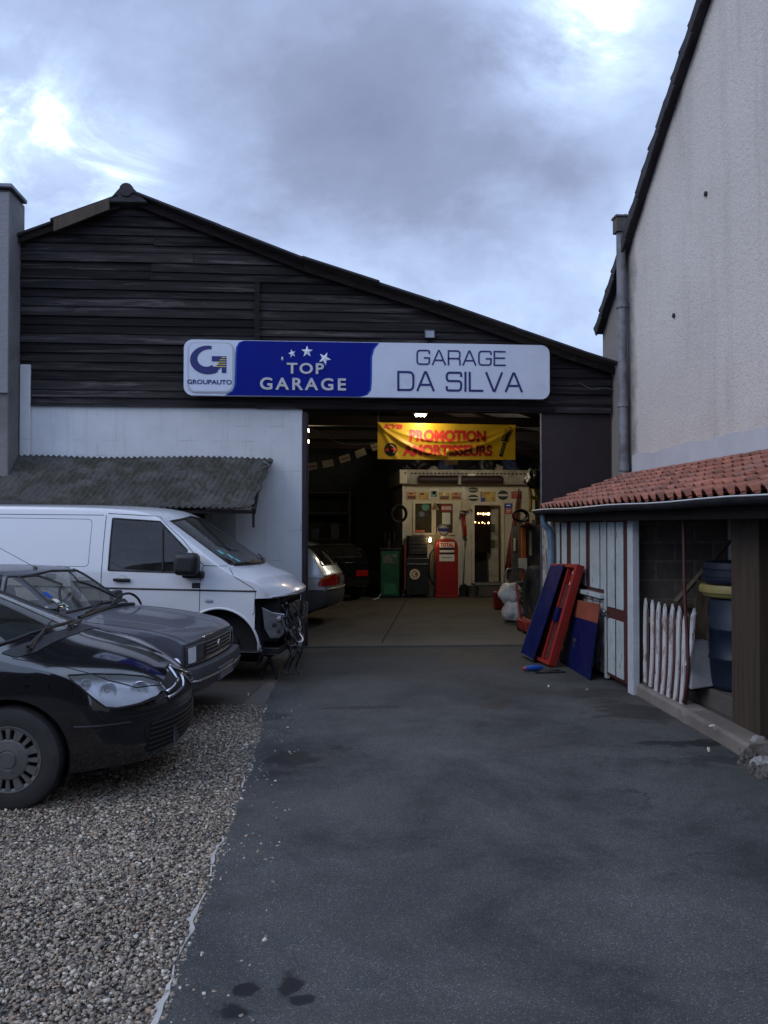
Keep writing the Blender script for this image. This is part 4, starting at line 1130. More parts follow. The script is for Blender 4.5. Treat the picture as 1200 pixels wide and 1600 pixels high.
def leaning_blue():
    A = [at_z(885, 1034, .012), at_z(923, 1063, .012), at_x(938, 944, SXP - .10), at_x(901, 937, SXP - .10)]
    A[0].x = min(A[0].x, SXP - .30); A[0] = Vector((A[1].x + .03, A[0].y, .012))
    t = thing('leaning_board', 'flat dark blue board with an orange brown top band leaning on the shed wall', 'board', tuple((A[0] + A[1]) / 2))
    bpy.context.view_layer.update()
    nn = (A[1] - A[0]).cross(A[3] - A[0]).normalized() * .014
    if nn.x > 0: nn = -nn
    def q(a, b): return A[0].lerp(A[1], a).lerp(A[3].lerp(A[2], a), b)
    def slab(b0, b1, k=1): 
        P = [q(0, b0), q(1, b0), q(1, b1), q(0, b1)]; return MB().add(P + [p + nn * k for p in P], [(0, 1, 2, 3), (7, 6, 5, 4), (0, 4, 5, 1), (1, 5, 6, 2), (2, 6, 7, 3), (3, 7, 4, 0)])
    under(slab(0, .745).build('blue_face', M['blue_sheet'], bevel=.002), t)
    under(slab(.747, 1).build('top_band', M['orange_brown'], bevel=.002), t)
    c = q(.35, .42) + nn * 1.6
    under(MB().box(c, (.012, .10, .03), (0, 0, 0)).box(c + Vector((0, .02, -.05)), (.01, .03, .08)).build('handle', M['steel']), t)
leaning_blue()
# cordless tool on the ground
tp = at_z(833, 1049, .012)
tt = thing('power_tool', 'small blue and red hand tool lying on the asphalt beside the blue cabinet door', 'hand tool', tuple(tp), R(10))
MB().tube([(-.10, 0, .035), (-.02, 0, .04), (.06, 0, .04), (.12, 0, .04)], [.026, .034, .034, .018], 12).build('housing', mat('tool_blue', (.01, .06, .28), .4), tt, auto=50)
MB().tube([(-.135, 0, .033), (-.10, 0, .035)], [.012, .027], 12).build('nozzle', M['red'], tt, auto=50)
MB().tube([(.03, 0, .035), (.06, .09, .025)], [.022, .020], 10).build('handle', M['black'], tt, auto=50)
MB().tube(smoothed([(.06, .1, .02), (.14, .16, .01), (.24, .10, .008), (.32, -.02, .008), (.22, -.06, .008), (.1, -.09, .008)], 5), .005, 6).build('power_lead', M['black'], tt)
lp = at_z(858, 1052, .012)
tag(MB().bar(lp + Vector((-.16, 0, .01)), lp + Vector((.20, .03, .01)), .03, .012).build('metal_strip', M['dark_metal']), 'dark flat metal strip on the asphalt under the red cabinet door', 'strip')
# downpipe at the far end of the shed
a = at_x(850, 812, GUX + .05)
mb = MB().tube(smoothed([Vector((a.x - .05, SY1 - .05, EZ - .05)), Vector((a.x - .02, SY1 - .03, EZ - .2)), Vector((a.x + .06, SY1 - .02, EZ - .35)), Vector((a.x + .06, SY1 - .02, .9)), Vector((a.x + .06, SY1 - .02, .05))], 4), .045, 12)
tag(mb.build('shed_downpipe', M['blue_pipe'], smooth=True), 'blue grey downpipe at the far corner of the tiled shed', 'drainpipe')
# litter on the asphalt
for (px, py, r, lab) in ((857, 1072, .012, 'tiny white scrap of litter on the asphalt in front of the blue cabinet door'), (917, 1078, .014, 'small crumpled white scrap on the asphalt beside the orange topped board'), (1112, 1134, .02, 'crumpled white scrap lying on the kerb edge'), (1108, 1172, .022, 'flat pale scrap on the asphalt below the kerb'), (388, 1085, .02, 'pale chip of litter on the dark ground below the grey car')):
    p = at_z(px, py, .02 if 'kerb edge' not in lab else .14); v, f = rock((0, 0, 0), r, px, .35); o = MB().add(v, f).build('litter', M['paper_white']); o.location = p; tag(o, lab, 'litter', 'scraps of litter on the yard')
# ------------------------------------------------------------------ vehicles
def itp(tab, x):
    xs = [a for a, _ in tab]; ys_ = [b for _, b in tab]
    return float(np.interp(x, xs, ys_))
def pip(poly, x, y):
    c = False; n = len(poly); j = n - 1
    for i in range(n):
        xi, yi = poly[i]; xj, yj = poly[j]
        if (yi > y) != (yj > y) and x < (xj - xi) * (y - yi) / (yj - yi) + xi: c = not c
        j = i
    return c
def nearest(poly, x, y):
    best = None; p = Vector((x, y))
    for i in range(len(poly)):
        a, b = Vector(poly[i - 1]), Vector(poly[i]); d = b - a
        t = max(0, min(1, (p - a).dot(d) / max(d.length_squared, 1e-12))); q = a + d * t
        e = (q - p).length_squared
        if best is None or e < best[0]: best = (e, q)
    return best[1]
class Shell:
    def __init__(s, sp, sub=3):
        s.sp = sp
        xs, vs = sp['xs'], sp.get('vs', [-1, -.955, -.80, -.4, 0, .4, .80, .955, 1])
        A = sp.get('A', [0, .06, .25, .5, .75, .94, 1]); B = sp.get('B', [.10, .5, .9, 1])
        nA = len(A); K = nA + len(B); nx, nv = len(xs), len(vs)
        x0, x1 = xs[0], xs[-1]
        def pt(i, j, k):
            x, v = xs[i], vs[j]; av = abs(v)
            xt = x + itp(sp['cw'], x) * av ** 2.6
            zt = itp(sp['top'], min(max(xt, x0), x1)) - itp(sp['crown'], x) * av ** 2.4
            zb = itp(sp['bot'], x); belt = itp(sp['belt'], x)
            zm = min(belt, zt - .004 * len(B))
            if k < nA: z = zb + A[k] * (zm - zb)
            else: z = zm + B[k - nA] * (zt - zm)
            y = v * itp(sp['hw'], x) * itp(sp['S'], z)
            if k == 0: z += .03 * av ** 6
            # plan curvature and fascia profile at both ends
            f = max(0, min(1, (x - sp['fx']) / (x1 - sp['fx']))) ** 1.5
            r = max(0, min(1, (sp['rx'] - x) / (sp['rx'] - x0))) ** 1.5
            x += f * (itp(sp['F'], z) - sp['cf'] * av ** sp.get('pf', 3)) - r * (itp(sp['Rr'], z) - sp['cr'] * av ** 3)
            return (x, y, z)
        ids = {}; V = []; Fc = []
        def vid(i, j, k):
            if (i, j, k) not in ids: ids[(i, j, k)] = len(V); V.append(pt(i, j, k))
            return ids[(i, j, k)]
        for i in range(nx - 1):
            for j in range(nv - 1):
                Fc.append([vid(i, j, K - 1), vid(i + 1, j, K - 1), vid(i + 1, j + 1, K - 1), vid(i, j + 1, K - 1)])
                Fc.append([vid(i, j, 0), vid(i, j + 1, 0), vid(i + 1, j + 1, 0), vid(i + 1, j, 0)])
            for k in range(K - 1):
                Fc.append([vid(i, 0, k), vid(i + 1, 0, k), vid(i + 1, 0, k + 1), vid(i, 0, k + 1)])
                Fc.append([vid(i, nv - 1, k), vid(i, nv - 1, k + 1), vid(i + 1, nv - 1, k + 1), vid(i + 1, nv - 1, k)])
        for j in range(nv - 1):
            for k in range(K - 1):
                Fc.append([vid(nx - 1, j, k), vid(nx - 1, j + 1, k), vid(nx - 1, j + 1, k + 1), vid(nx - 1, j, k + 1)])
                Fc.append([vid(0, j, k), vid(0, j, k + 1), vid(0, j + 1, k + 1), vid(0, j + 1, k)])
        me = bpy.data.meshes.new('cage'); me.from_pydata(V, [], Fc)
        o = bpy.data.objects.new('cage', me); COL.objects.link(o)
        m = o.modifiers.new('s', 'SUBSURF'); m.levels = sub; m.render_levels = sub
        dg = bpy.context.evaluated_depsgraph_get()
        em = bpy.data.meshes.new_from_object(o.evaluated_get(dg))
        bpy.data.objects.remove(o); bpy.data.meshes.remove(me)
        s.bm = bmesh.new(); s.bm.from_mesh(em); bpy.data.meshes.remove(em)
        bmesh.ops.recalc_face_normals(s.bm, faces=s.bm.faces)
        s.bvh = BVHTree.FromBMesh(s.bm)
        s.ref = s.bm.copy()
    AX = {'L': ((0, 2), 1, 1), 'R': ((0, 2), 1, -1), 'F': ((1, 2), 0, 1), 'B': ((1, 2), 0, -1), 'T': ((0, 1), 2, 1), 'U': ((0, 1), 2, -1)}
    def hit(s, ax, a, b, off=0.0):
        (i, j), k, sg = s.AX[ax]
        o = [0, 0, 0]; o[i] = a; o[j] = b; o[k] = 6 * sg; d = [0, 0, 0]; d[k] = -sg
        loc, nrm, _, _ = s.bvh.ray_cast(Vector(o), Vector(d))
        if loc is None: return None
        if nrm[k] * sg < 0: nrm = -nrm
        return loc + nrm * off
    def carve(s, ax, outline, thr=.25, remove=True, offset=0.0, cond=None):
        """take the faces inside an outline seen along an axis off the shell; returns (verts, faces)"""
        (i, j), k, sg = s.AX[ax]
        bm = s.bm if remove else s.ref.copy()
        bm.faces.ensure_lookup_table()
        lo = [min(p[q] for p in outline) for q in (0, 1)]; hi = [max(p[q] for p in outline) for q in (0, 1)]
        ins = []
        for f in bm.faces:
            if f.normal[k] * sg < thr: continue
            c = f.calc_center_median()
            if c[i] < lo[0] or c[i] > hi[0] or c[j] < lo[1] or c[j] > hi[1]: continue
            if cond and not cond(c): continue
            if pip(outline, c[i], c[j]): ins.append(f)
        S_ = set(ins); bv = set()
        for f in ins:
            for v in f.verts:
                if any(g not in S_ for g in v.link_faces) or v.is_boundary: bv.add(v)
        for v in bv:
            q = nearest(outline, v.co[i], v.co[j])
            if (Vector((v.co[i], v.co[j])) - q).length > .09: continue
            h = s.hit(ax, q.x, q.y)
            if h is not None and (h - v.co).length < .25: v.co = h
        idx_ = {}; V = []; Fc = []
        for f in ins:
            row = []
            for v in f.verts:
                if v not in idx_: idx_[v] = len(V); V.append(v.co + v.normal * offset if offset else v.co.copy())
                row.append(idx_[v])
            Fc.append(row)
        if remove: bmesh.ops.delete(bm, geom=ins, context='FACES')
        else: bm.free()
        return V, Fc
    def line(s, ax, pts, off=0.0, step=.03):
        out = []
        for a, b in zip(pts[:-1], pts[1:]):
            n = max(1, int(math.dist(a, b) / step))
            for q in range(n):
                t = q / n; h = s.hit(ax, a[0] + (b[0] - a[0]) * t, a[1] + (b[1] - a[1]) * t, off)
                if h is not None: out.append(h)
        h = s.hit(ax, *pts[-1], off)
        if h is not None: out.append(h)
        return out
def grp(V, F): m = MB(); m.add(V, F); return m
def flat_ribbon(mb, pts, w, th=.004):
    mb.tube(pts, w, 6); return mb

def wheel(parent, loc, r, w, m_cap, side=-1, kind='cover', nsp=16):
    y = loc[1]
    t = MB().lathe([(r * .62, -w / 2 + .01), (r * .86, -w / 2), (r * .96, -w / 2 + .015), (r, -w / 2 + .045), (r, w / 2 - .045), (r * .96, w / 2 - .015), (r * .86, w / 2), (r * .62, w / 2 - .01)], (0, 0, 0), 56, 'y', caps=False).build('wheel', M['rubber'], parent, auto=35)
    t.location = loc
    # tread grooves
    gm = MB()
    for dy in (-.04, 0, .04): gm.lathe([(r + .001, dy - .004), (r + .001, dy + .004)], (0, 0, 0), 56, 'y', caps=False)
    gm.build('tread_groove', M['void'], t)
    s = side; ri = r * .645; yo = s * (w / 2 - .012)
    MB().lathe([(.001, s * .02), (ri, s * .02)], (0, 0, 0), 40, 'y', caps=False).build('brake_shadow', M['void'], t)
    hm = MB()
    if kind == 'cover':
        hm.lathe([(ri * .86, yo - s * .002), (ri * .90, yo + s * .004), (ri * .97, yo + s * .006), (ri * 1.01, yo - s * .006), (ri, yo - s * .03)], (0, 0, 0), 56, 'y', caps=False)
        hm.lathe([(.001, yo + s * .022), (ri * .24, yo + s * .022), (ri * .27, yo + s * .014), (ri * .30, yo + s * .018), (ri * .56, yo + s * .012), (ri * .60, yo + s * .004), (ri * .60, yo - s * .02)], (0, 0, 0), 48, 'y', caps=False)
        for q in range(nsp):
            a0 = 2 * math.pi * q / nsp; wd = .30 if q % 2 else .16
            wd *= 16 / nsp
            P = []
            for (rr_, ww) in ((ri * .57, wd * .9), (ri * .91, wd * 1.0)):
                for sgn in (-1, 1):
                    P.append((rr_ * math.cos(a0 + sgn * ww / 2), rr_ * math.sin(a0 + sgn * ww / 2)))
            q4 = [P[0], P[1], P[3], P[2]]
            hm.prism([(a, yo + s * .008, b) for a, b in q4], (0, -s * .022, 0))
    else:
        hm.lathe([(ri, yo), (ri * .95, yo - s * .004), (ri * .9, yo - s * .03), (ri * .55, yo - s * .035), (ri * .45, yo - s * .01), (.001, yo - s * .01)], (0, 0, 0), 40, 'y', caps=False)
    hm.build('hubcap', m_cap, t, auto=30)
    return t
def well(parent, x, zc, r, ys, depth=.34):
    """dark wheel well"""
    s = 1 if ys > 0 else -1
    mb = MB(); n = 20; vs = []
    for k in range(n + 1):
        a = R(-25 + 230 * k / n)
        for yy in (ys - s * .012, ys - s * depth): vs.append((x + r * math.cos(a), yy, zc + r * math.sin(a)))
    fs = [(2 * k, 2 * k + 1, 2 * k + 3, 2 * k + 2) for k in range(n)]
    fs.append(tuple(2 * k + 1 for k in range(n + 1)))
    mb.add(vs, fs); return mb.build('wheel_well', M['void'], parent)
def circle(cx, cz, r, n=40, a0=0, a1=360): return [(cx + r * math.cos(R(a0 + (a1 - a0) * k / n)), cz + r * math.sin(R(a0 + (a1 - a0) * k / n))) for k in range(n)]
def arch_lip(sh, parent, x, zc, r, side, m, w=.010):
    pts = [sh.hit('R' if side < 0 else 'L', x + (r + .001) * math.cos(R(a)), zc + (r + .001) * math.sin(R(a))) for a in range(-15, 200, 6)]
    pts = [p for p in pts if p is not None]
    return MB().tube(pts, w, 8).build('arch_lip', m, parent, smooth=True)
def steering(parent, c, r=.18, tilt=25):
    mb = MB(); c = Vector(c); rt = Euler((0, R(-90 + tilt), 0)).to_matrix()
    ring = [c + rt @ Vector((r * math.cos(R(a)), r * math.sin(R(a)), 0)) for a in range(0, 360, 15)]
    mb.tube(ring, .014, 8, closed=True)
    mb.lathe([(.001, .03), (.05, .02), (.05, -.01), (.001, -.02)], c, 12, 'x')
    for a in (0, 130, 230): mb.bar(c, c + rt @ Vector((r * math.cos(R(a)), r * math.sin(R(a)), 0)), .03, .012)
    return mb.build('steering_wheel', M['black'], parent, auto=40)
def seats(parent, x, zs, ys=(-.37, .37), m=None, hb=.62, w=.46):
    for y in ys:
        s_ = MB().box((x, y, zs), (.50, w, .14), (0, R(-6), 0)).build('seat', m or M['seat'], parent, bevel=.04, seg=3, auto=60)
        b_ = MB().box((x - .30, y, zs + hb / 2 + .03), (.14, w * .95, hb), (0, R(-14), 0)).box((x - .38, y, zs + hb + .12), (.09, .25, .15), (0, R(-10), 0)).build('backrest', m or M['seat'], parent, bevel=.04, seg=3, auto=60)

def finish_shell(sh, parent, m, name='body'):
    me = bpy.data.meshes.new(name); sh.bm.to_mesh(me)
    return link(name, me, m, parent, auto=50)

def build_car(name, label, cat, sp, loc, rz, mp, opts):
    """generic passenger car: shell + glass + lights + wheels"""
    t = thing(name, label, cat, (0, 0, 0), 0)
    sh = Shell(sp); G = opts.get('glass', M['glass'])
    zc, r = opts['axle_z'], opts['wheel_r']; ar = opts['arch_r']; wb = sp['wb']
    for x in (0, -wb):
        for ax in ('L', 'R'):
            sh.carve(ax, circle(x, zc + opts.get('arch_dz', 0), ar), .3)
    seal = MB()
    # side windows
    for w in opts['windows']:
        for ax in ('R', 'L'):
            V, F = sh.carve(ax, w, .2)
            gm = grp(V, F).build('side_window', G, t, smooth=True)
            for o_ in [w + [w[0]]]:
                seal.tube([p for p in sh.line(ax, o_, .001)], .011, 6)
    # windscreen and rear window, outlines in (y,z)
    V, F = sh.carve('F', opts['screen'], .12, cond=lambda c: c.x < opts.get('screen_max', .4)); ws = grp(V, F).build('windscreen', G, t, smooth=True)
    seal.tube(sh.line('F', opts['screen'] + [opts['screen'][0]], .002), .012, 6)
    V, F = sh.carve('B', opts['rear_screen'], .12); grp(V, F).build('rear_window', G, t, smooth=True)
    seal.tube(sh.line('B', opts['rear_screen'] + [opts['rear_screen'][0]], .002), .012, 6)
    seal.build('window_seal', M['black'], t, smooth=True)
    for ax, pts in opts['seams']:
        L = sh.line(ax, pts, -.001)
        if len(L) > 1: MB().tube(L, .0042, 5).build('panel_gap', M['void'], t)
    return t, sh
def place(t, loc, rz, rx=0, ry=0):
    t.location = loc; t.rotation_euler = (rx, ry, rz)
def sym(p): return p + [(x, y) for x, y in []]
def mirror_y(outl): return [(-a, b) for a, b in outl][::-1]

# ===== black hatchback, nearest =====
spA = dict(wb=2.61,
    xs=[-3.41, -3.36, -3.2, -2.95, -2.61, -2.2, -1.8, -1.4, -1.12, -.85, -.55, -.25, -.06, .08, .28, .5, .68, .80, .86],
    top=[(-3.41, .92), (-3.33, 1.03), (-3.08, 1.32), (-2.85, 1.40), (-2.3, 1.452), (-1.7, 1.46), (-1.2, 1.425), (-.62, 1.235), (-.05, 1.0), (.06, .955), (.30, .90), (.52, .835), (.70, .765), (.80, .70), (.86, .64)],
    bot=[(-3.41, .32), (-3.1, .22), (0, .17), (.86, .20)], belt=[(-3.41, .95), (-1.4, .92), (0, .88), (.9, .86)],
    hw=[(-3.41, .76), (-3.1, .85), (-2.4, .885), (-.6, .885), (0, .885), (.4, .86), (.7, .80), (.86, .74)],
    S=[(.15, .93), (.3, .975), (.6, 1.0), (.8, .975), (.93, .925), (1.15, .81), (1.35, .70), (1.46, .64)],
    crown=[(-3.4, .02), (-2.5, .045), (-1.1, .04), (0, .05), (.86, .06)], cw=[(-3.4, -.12), (-2.6, -.05), (-1.5, .0), (-1.1, .12), (-.1, .22), (.1, .18), (.35, .06), (.86, 0)],
    fx=.15, cf=.30, F=[(.15, -.06), (.3, .0), (.45, .01), (.6, -.005), (.72, -.05)], rx=-2.9, cr=.2, Rr=[(.2, -.05), (.5, .02), (.9, 0), (1.3, 0)])
winA = [[(-1.02, 1.30), (-.50, 1.10), (-.16, .945), (-1.02, .965)], [(-1.10, .97), (-1.10, 1.325), (-1.6, 1.365), (-2.0, 1.35), (-2.0, .99)], [(-2.08, .995), (-2.08, 1.34), (-2.6, 1.27), (-2.9, 1.08), (-2.8, 1.02)]]
scrA = [(-.70, .955), (-.35, .99), (0, 1.0), (.35, .99), (.70, .955), (.55, 1.36), (.3, 1.385), (0, 1.39), (-.3, 1.385), (-.55, 1.36)]
rscA = [(-.60, 1.06), (.60, 1.06), (.50, 1.32), (-.50, 1.32)]
seamA = [(ax, p) for ax in ('R', 'L') for p in (
    [(-.32, .25), (-.34, .60), (-.28, .86), (-.12, .93)], [(-1.36, .25), (-1.36, .95)], [(-2.25, .55), (-2.2, .97)])] + \
    [('T', [(-.02, -.76), (.18, -.745), (.36, -.70), (.52, -.635), (.66, -.52), (.765, -.33), (.80, 0), (.765, .33), (.66, .52), (.52, .635), (.36, .70), (.18, .745), (-.02, .76)])] + \
    [('R', [(.50, .56), (.56, .50), (.44, .42)]), ('F', [(-.70, .52), (-.3, .50), (0, .50), (.3, .50), (.7, .52)])]
A, shA = build_car('black_hatchback', 'black hatchback with clear headlights parked nearest the viewer on the gravel', 'car', spA, None, None, M['car_black'],
    dict(windows=winA, screen=scrA, rear_screen=rscA, seams=seamA, axle_z=.31, wheel_r=.312, arch_r=.362))
hl = [(.33, .80), (.44, .785), (.56, .755), (.66, .722), (.74, .68), (.795, .615), (.78, .598), (.70, .583), (.60, .583), (.54, .60), (.48, .66), (.40, .74)]
for ax, sg in (('R', -1), ('L', 1)):
    V, F = shA.carve(ax, hl, .10, cond=lambda c: c.x > .25)
    lens = grp(V, F).build('headlight', M['lens'], A, smooth=True)
    # bright housing behind the lens
    kf = lambda v: .15 + 1.5 * max(0, (v.z - .58) / .22)
    nV = [Vector((v.x - .05 * kf(v) - .012, v.y - sg * (.050 * kf(v) + .012), v.z * .985 + .010)) for v in V]
    h_ = grp(nV, F).build('reflector', mat('lamp_reflector', (.95, .96, .98), .5, .0, .05, 14), lens, smooth=True)
    for (x, z, r_) in ((.70, .645, .062), (.56, .675, .055), (.45, .735, .032)):
        p = shA.hit(ax, x, z)
        if p is None: continue
        c = p + Vector((-.055, -sg * .055, 0))
        mb = MB().lathe([(r_, .030), (r_ * .96, .037), (r_ * .84, .0), (r_ * .45, -.02), (.001, -.03)], (0, 0, 0), 24, 'x', caps=False)
        o_ = mb.build('lamp_bowl', mat('bowl_chrome', (.92, .94, .97), .35, .4, .08, 20), lens, auto=40); o_.location = c; o_.rotation_euler = (0, 0, R(sg * 48))
        mb = MB().lathe([(.001, .03), (r_ * .22, .02), (r_ * .25, -.02)], (0, 0, 0), 12, 'x', caps=False)
        b_ = mb.build('bulb', M['white_plastic'], lens, auto=40); b_.location = c; b_.rotation_euler = (0, 0, R(sg * 48))
    mb = MB(); mb.tube(shA.line(ax, hl + [hl[0]], .0), .006, 6); mb.build('surround', M['black'], lens)
# double chevron grille bars in chrome
gr = [(-.34, .585), (-.2, .545), (.2, .545), (.34, .585), (.30, .665), (.12, .70), (-.12, .70), (-.30, .665)]
V, F = shA.carve('F', gr, .2, remove=False, offset=.002); gl = grp(V, F).build('grille', M['void'], A)
mb = MB()
for (p, w) in (([(-.34, .612), (-.24, .628), (-.12, .65), (0, .72), (.12, .65), (.24, .628), (.34, .612)], .0115), ([(-.34, .576), (-.22, .585), (-.10, .60), (0, .665), (.10, .60), (.22, .585), (.34, .576)], .0115)):
    mb.tube(shA.line('F', p, .010), w, 8)
mb.build('chevron_bar', M['chrome'], A, smooth=True)
V, F = shA.carve('F', [(-.5, .26), (.5, .26), (.55, .42), (.3, .475), (-.3, .475), (-.55, .42)], .3, remove=False, offset=.002)
ga = grp(V, F).build('lower_grille', M['void'], A)
mb = MB()
for z in (.29, .32, .35, .38, .41, .44): mb.tube(shA.line('F', [(-.52 + (z - .26) * .1, z), (0, z), (.52, z)], .006), .006, 6)
mb.build('grille_bar', M['black'], ga)
p0 = shA.hit('F', 0, .36)
def number_plate(parent, x, z, m=M['plate'], w=.52, h=.11, txt='', flip=1):
    pl = MB().box((x, 0, z), (.012, w, h)).build('number_plate', m, parent, bevel=.003)
    for s in (-1, 1): MB().box((x + .0065 * flip, s * (w / 2 - .02), z), (.001, .035, h - .01)).build('plate_band', mat('plate_blue', (.01, .02, .09), .6), pl)
    return pl
number_plate(A, p0.x - .022, .33)
# bumper side strips
for ax in ('R', 'L'):
    mb = MB(); mb.tube(shA.line(ax, [(.38, .50), (.56, .49), (.66, .485)], .002), .008, 6); mb.build('bumper_strip', M['black'], A)
    mb = MB(); mb.tube(shA.line(ax, [(-.4, .5), (-1.3, .52), (-2.2, .54)], .002), .018, 6); mb.build('door_strip', M['black'], A)
for x in (-.95, -1.85):
    for sg, ax in ((-1, 'R'), (1, 'L')):
        p = shA.hit(ax, x, .84); MB().box(p + Vector((0, sg * .012, 0)), (.17, .025, .03)).build('door_handle', M['car_black'], A, bevel=.008)
for sg in (-1, 1):
    c = shA.hit('R' if sg < 0 else 'L', -.42, .96); MB().box(c + Vector((0, sg * .13, .04)), (.13, .20, .13)).build('mirror', M['car_black'], A, bevel=.03, seg=3, auto=60)
# scuttle, wipers
V, F = shA.carve('T', [(-.10, -.74), (.0, -.74), (.06, -.6), (.10, 0), (.06, .6), (.0, .74), (-.10, .74), (-.02, .4), (.005, 0), (-.02, -.4)], .2, remove=False, offset=.003)
grp(V, F).build('scuttle', M['black'], A)
for (a, b) in (((.03, -.62), (-.10, .05)), ((.04, .02), (-.10, .62))):
    L = shA.line('T', [a, b], .022); mb = MB().tube(L, .007, 6)
    L2 = shA.line('T', [(a[0] - .02, a[1]), (a[0] - .05, a[1] + .3)], .03); mb.tube(L2, .011, 6); mb.build('wiper', M['black'], A)
for sg in (-1, 1):
    for x in (0, -2.61): wheel(A, (x, sg * .765, .312), .312, .195, mat('dirty_wheel_cover', (.095, .092, .088), .5, .15, .25, 9, dirt=.4), sg)
    for x in (0, -2.61): well(A, x, .31, .362, sg * .86)
MB().bb(-3.1, .5, -.7, .7, .18, .2).build('floor_pan', M['void'], A)
MB().box((-.42, 0, .86), (.55, 1.4, .14), (0, R(6), 0)).build('dashboard', M['seat'], A, bevel=.03)
steering(A, (-.78, .36, .90)); seats(A, -1.25, .5); seats(A, -2.15, .52)
finish_shell(shA, A, M['car_black'])

# ===== grey old hatchback, middle =====
spB = dict(wb=2.42,
    xs=[-3.12, -3.08, -2.98, -2.8, -2.5, -2.1, -1.7, -1.3, -1.02, -.84, -.6, -.40, -.30, -.1, .2, .45, .60, .67, .70],
    top=[(-3.12, .86), (-3.05, .95), (-2.80, 1.25), (-2.62, 1.305), (-2.0, 1.335), (-1.3, 1.33), (-.98, 1.315), (-.80, 1.275), (-.38, .955), (-.30, .925), (0, .90), (.35, .855), (.60, .80), (.66, .775), (.70, .745)],
    bot=[(-3.12, .34), (-2.8, .24), (0, .20), (.70, .27)], belt=[(-3.12, .86), (-1.4, .87), (0, .85), (.70, .72)],
    hw=[(-3.12, .74), (-2.9, .79), (-1.5, .815), (0, .81), (.5, .79), (.70, .765)],
    S=[(.2, .94), (.35, .985), (.6, 1.0), (.8, .985), (.88, .955), (1.1, .87), (1.3, .785), (1.38, .74)],
    crown=[(-3.1, .01), (-1.3, .03), (-.3, .025), (.70, .03)], cw=[(-3.1, -.05), (-1.3, .0), (-.9, .05), (-.35, .09), (-.1, .05), (.70, 0)],
    fx=.35, cf=.085, pf=4, F=[(.2, -.05), (.35, .0), (.55, .0), (.7, .0), (.75, -.01)], rx=-2.8, cr=.08, Rr=[(.2, -.03), (.5, .0), (.9, 0)])
winB = [[(-.93, 1.26), (-.76, 1.245), (-.42, .935), (-.93, .925)], [(-1.68, .925), (-1.68, 1.275), (-.98, 1.27), (-.98, .925)], [(-1.76, .925), (-1.76, 1.275), (-2.45, 1.265), (-2.7, .95)]]
scrB = [(-.66, .955), (0, .975), (.66, .955), (.57, 1.25), (0, 1.275), (-.57, 1.25)]
seamB = [(ax, p) for ax in ('R', 'L') for p in ([(-.36, .27), (-.36, .90)], [(-1.72, .27), (-1.72, .92)])] + \
        [('T', [(-.28, -.715), (.2, -.715), (.62, -.70)]), ('T', [(-.28, .715), (.2, .715), (.62, .70)])]
B, shB = build_car('grey_hatchback', 'dusty grey boxy old hatchback parked between the black car and the white van', 'car', spB, None, None, M['car_grey'],
    dict(windows=winB, screen=scrB, rear_screen=[(-.58, .97), (.58, .97), (.50, 1.24), (-.50, 1.24)], seams=seamB, axle_z=.28, wheel_r=.28, arch_r=.325, glass=M['glass_dusty']))
fo = [(-.735, .535), (.735, .535), (.735, .70), (.70, .715), (-.70, .715), (-.735, .70)]
V, F = shB.carve('F', fo, .25, remove=False, offset=.003); gb_ = grp(V, F).build('front_panel', M['trim_grey'], B)
for sg in (-1, 1):
    o_ = [(sg * .40, .555), (sg * .72, .555), (sg * .725, .69), (sg * .40, .695)]
    V, F = shB.carve('F', o_, .1, remove=False, offset=.020)
    V0 = [v.copy() for v in V]
    ln = grp(V, F).build('headlight', M['lens'], B, smooth=True)
    V, F = shB.carve('F', o_, .1, remove=False, offset=.006)
    grp(V, F).build('reflector', mat('clouded_reflector', (.42, .44, .46), .4, .2, .3, 12), ln, smooth=True)
    o2 = [(sg * .60, .56), (sg * .715, .56), (sg * .72, .685), (sg * .60, .69)]
    V, F = shB.carve('F', o2, .1, remove=False, offset=.0225)
    grp(V, F).build('indicator', mat('clear_indicator', (.75, .77, .80), .3), ln, smooth=True)
    MB().tube(shB.line('F', o_ + [o_[0]], .010), .011, 6).build('surround', M['trim_grey'], ln)
mb = MB()
for z in (.565, .597, .629, .661, .69): mb.tube(shB.line('F', [(-.375, z), (0, z), (.375, z)], .012), .0085, 6)
mb.build('grille_bar', M['trim_grey'], B)
mb = MB().tube(shB.line('F', [(-.375, .552), (0, .552), (.375, .552)], .014), .006, 6)
mb.tube(shB.line('F', [(-.735, .548), (0, .548), (.735, .548)], .014), .005, 6); mb.build('grille_trim', M['steel'], B)
bd = MB(); mcx = shB.hit('F', 0, .62)
MB().lathe([(.001, .012), (.045, .010), (.05, .0)], (0, 0, 0), 20, 'x').build('badge', M['chrome'], B).location = (mcx.x + .012, 0, .625)
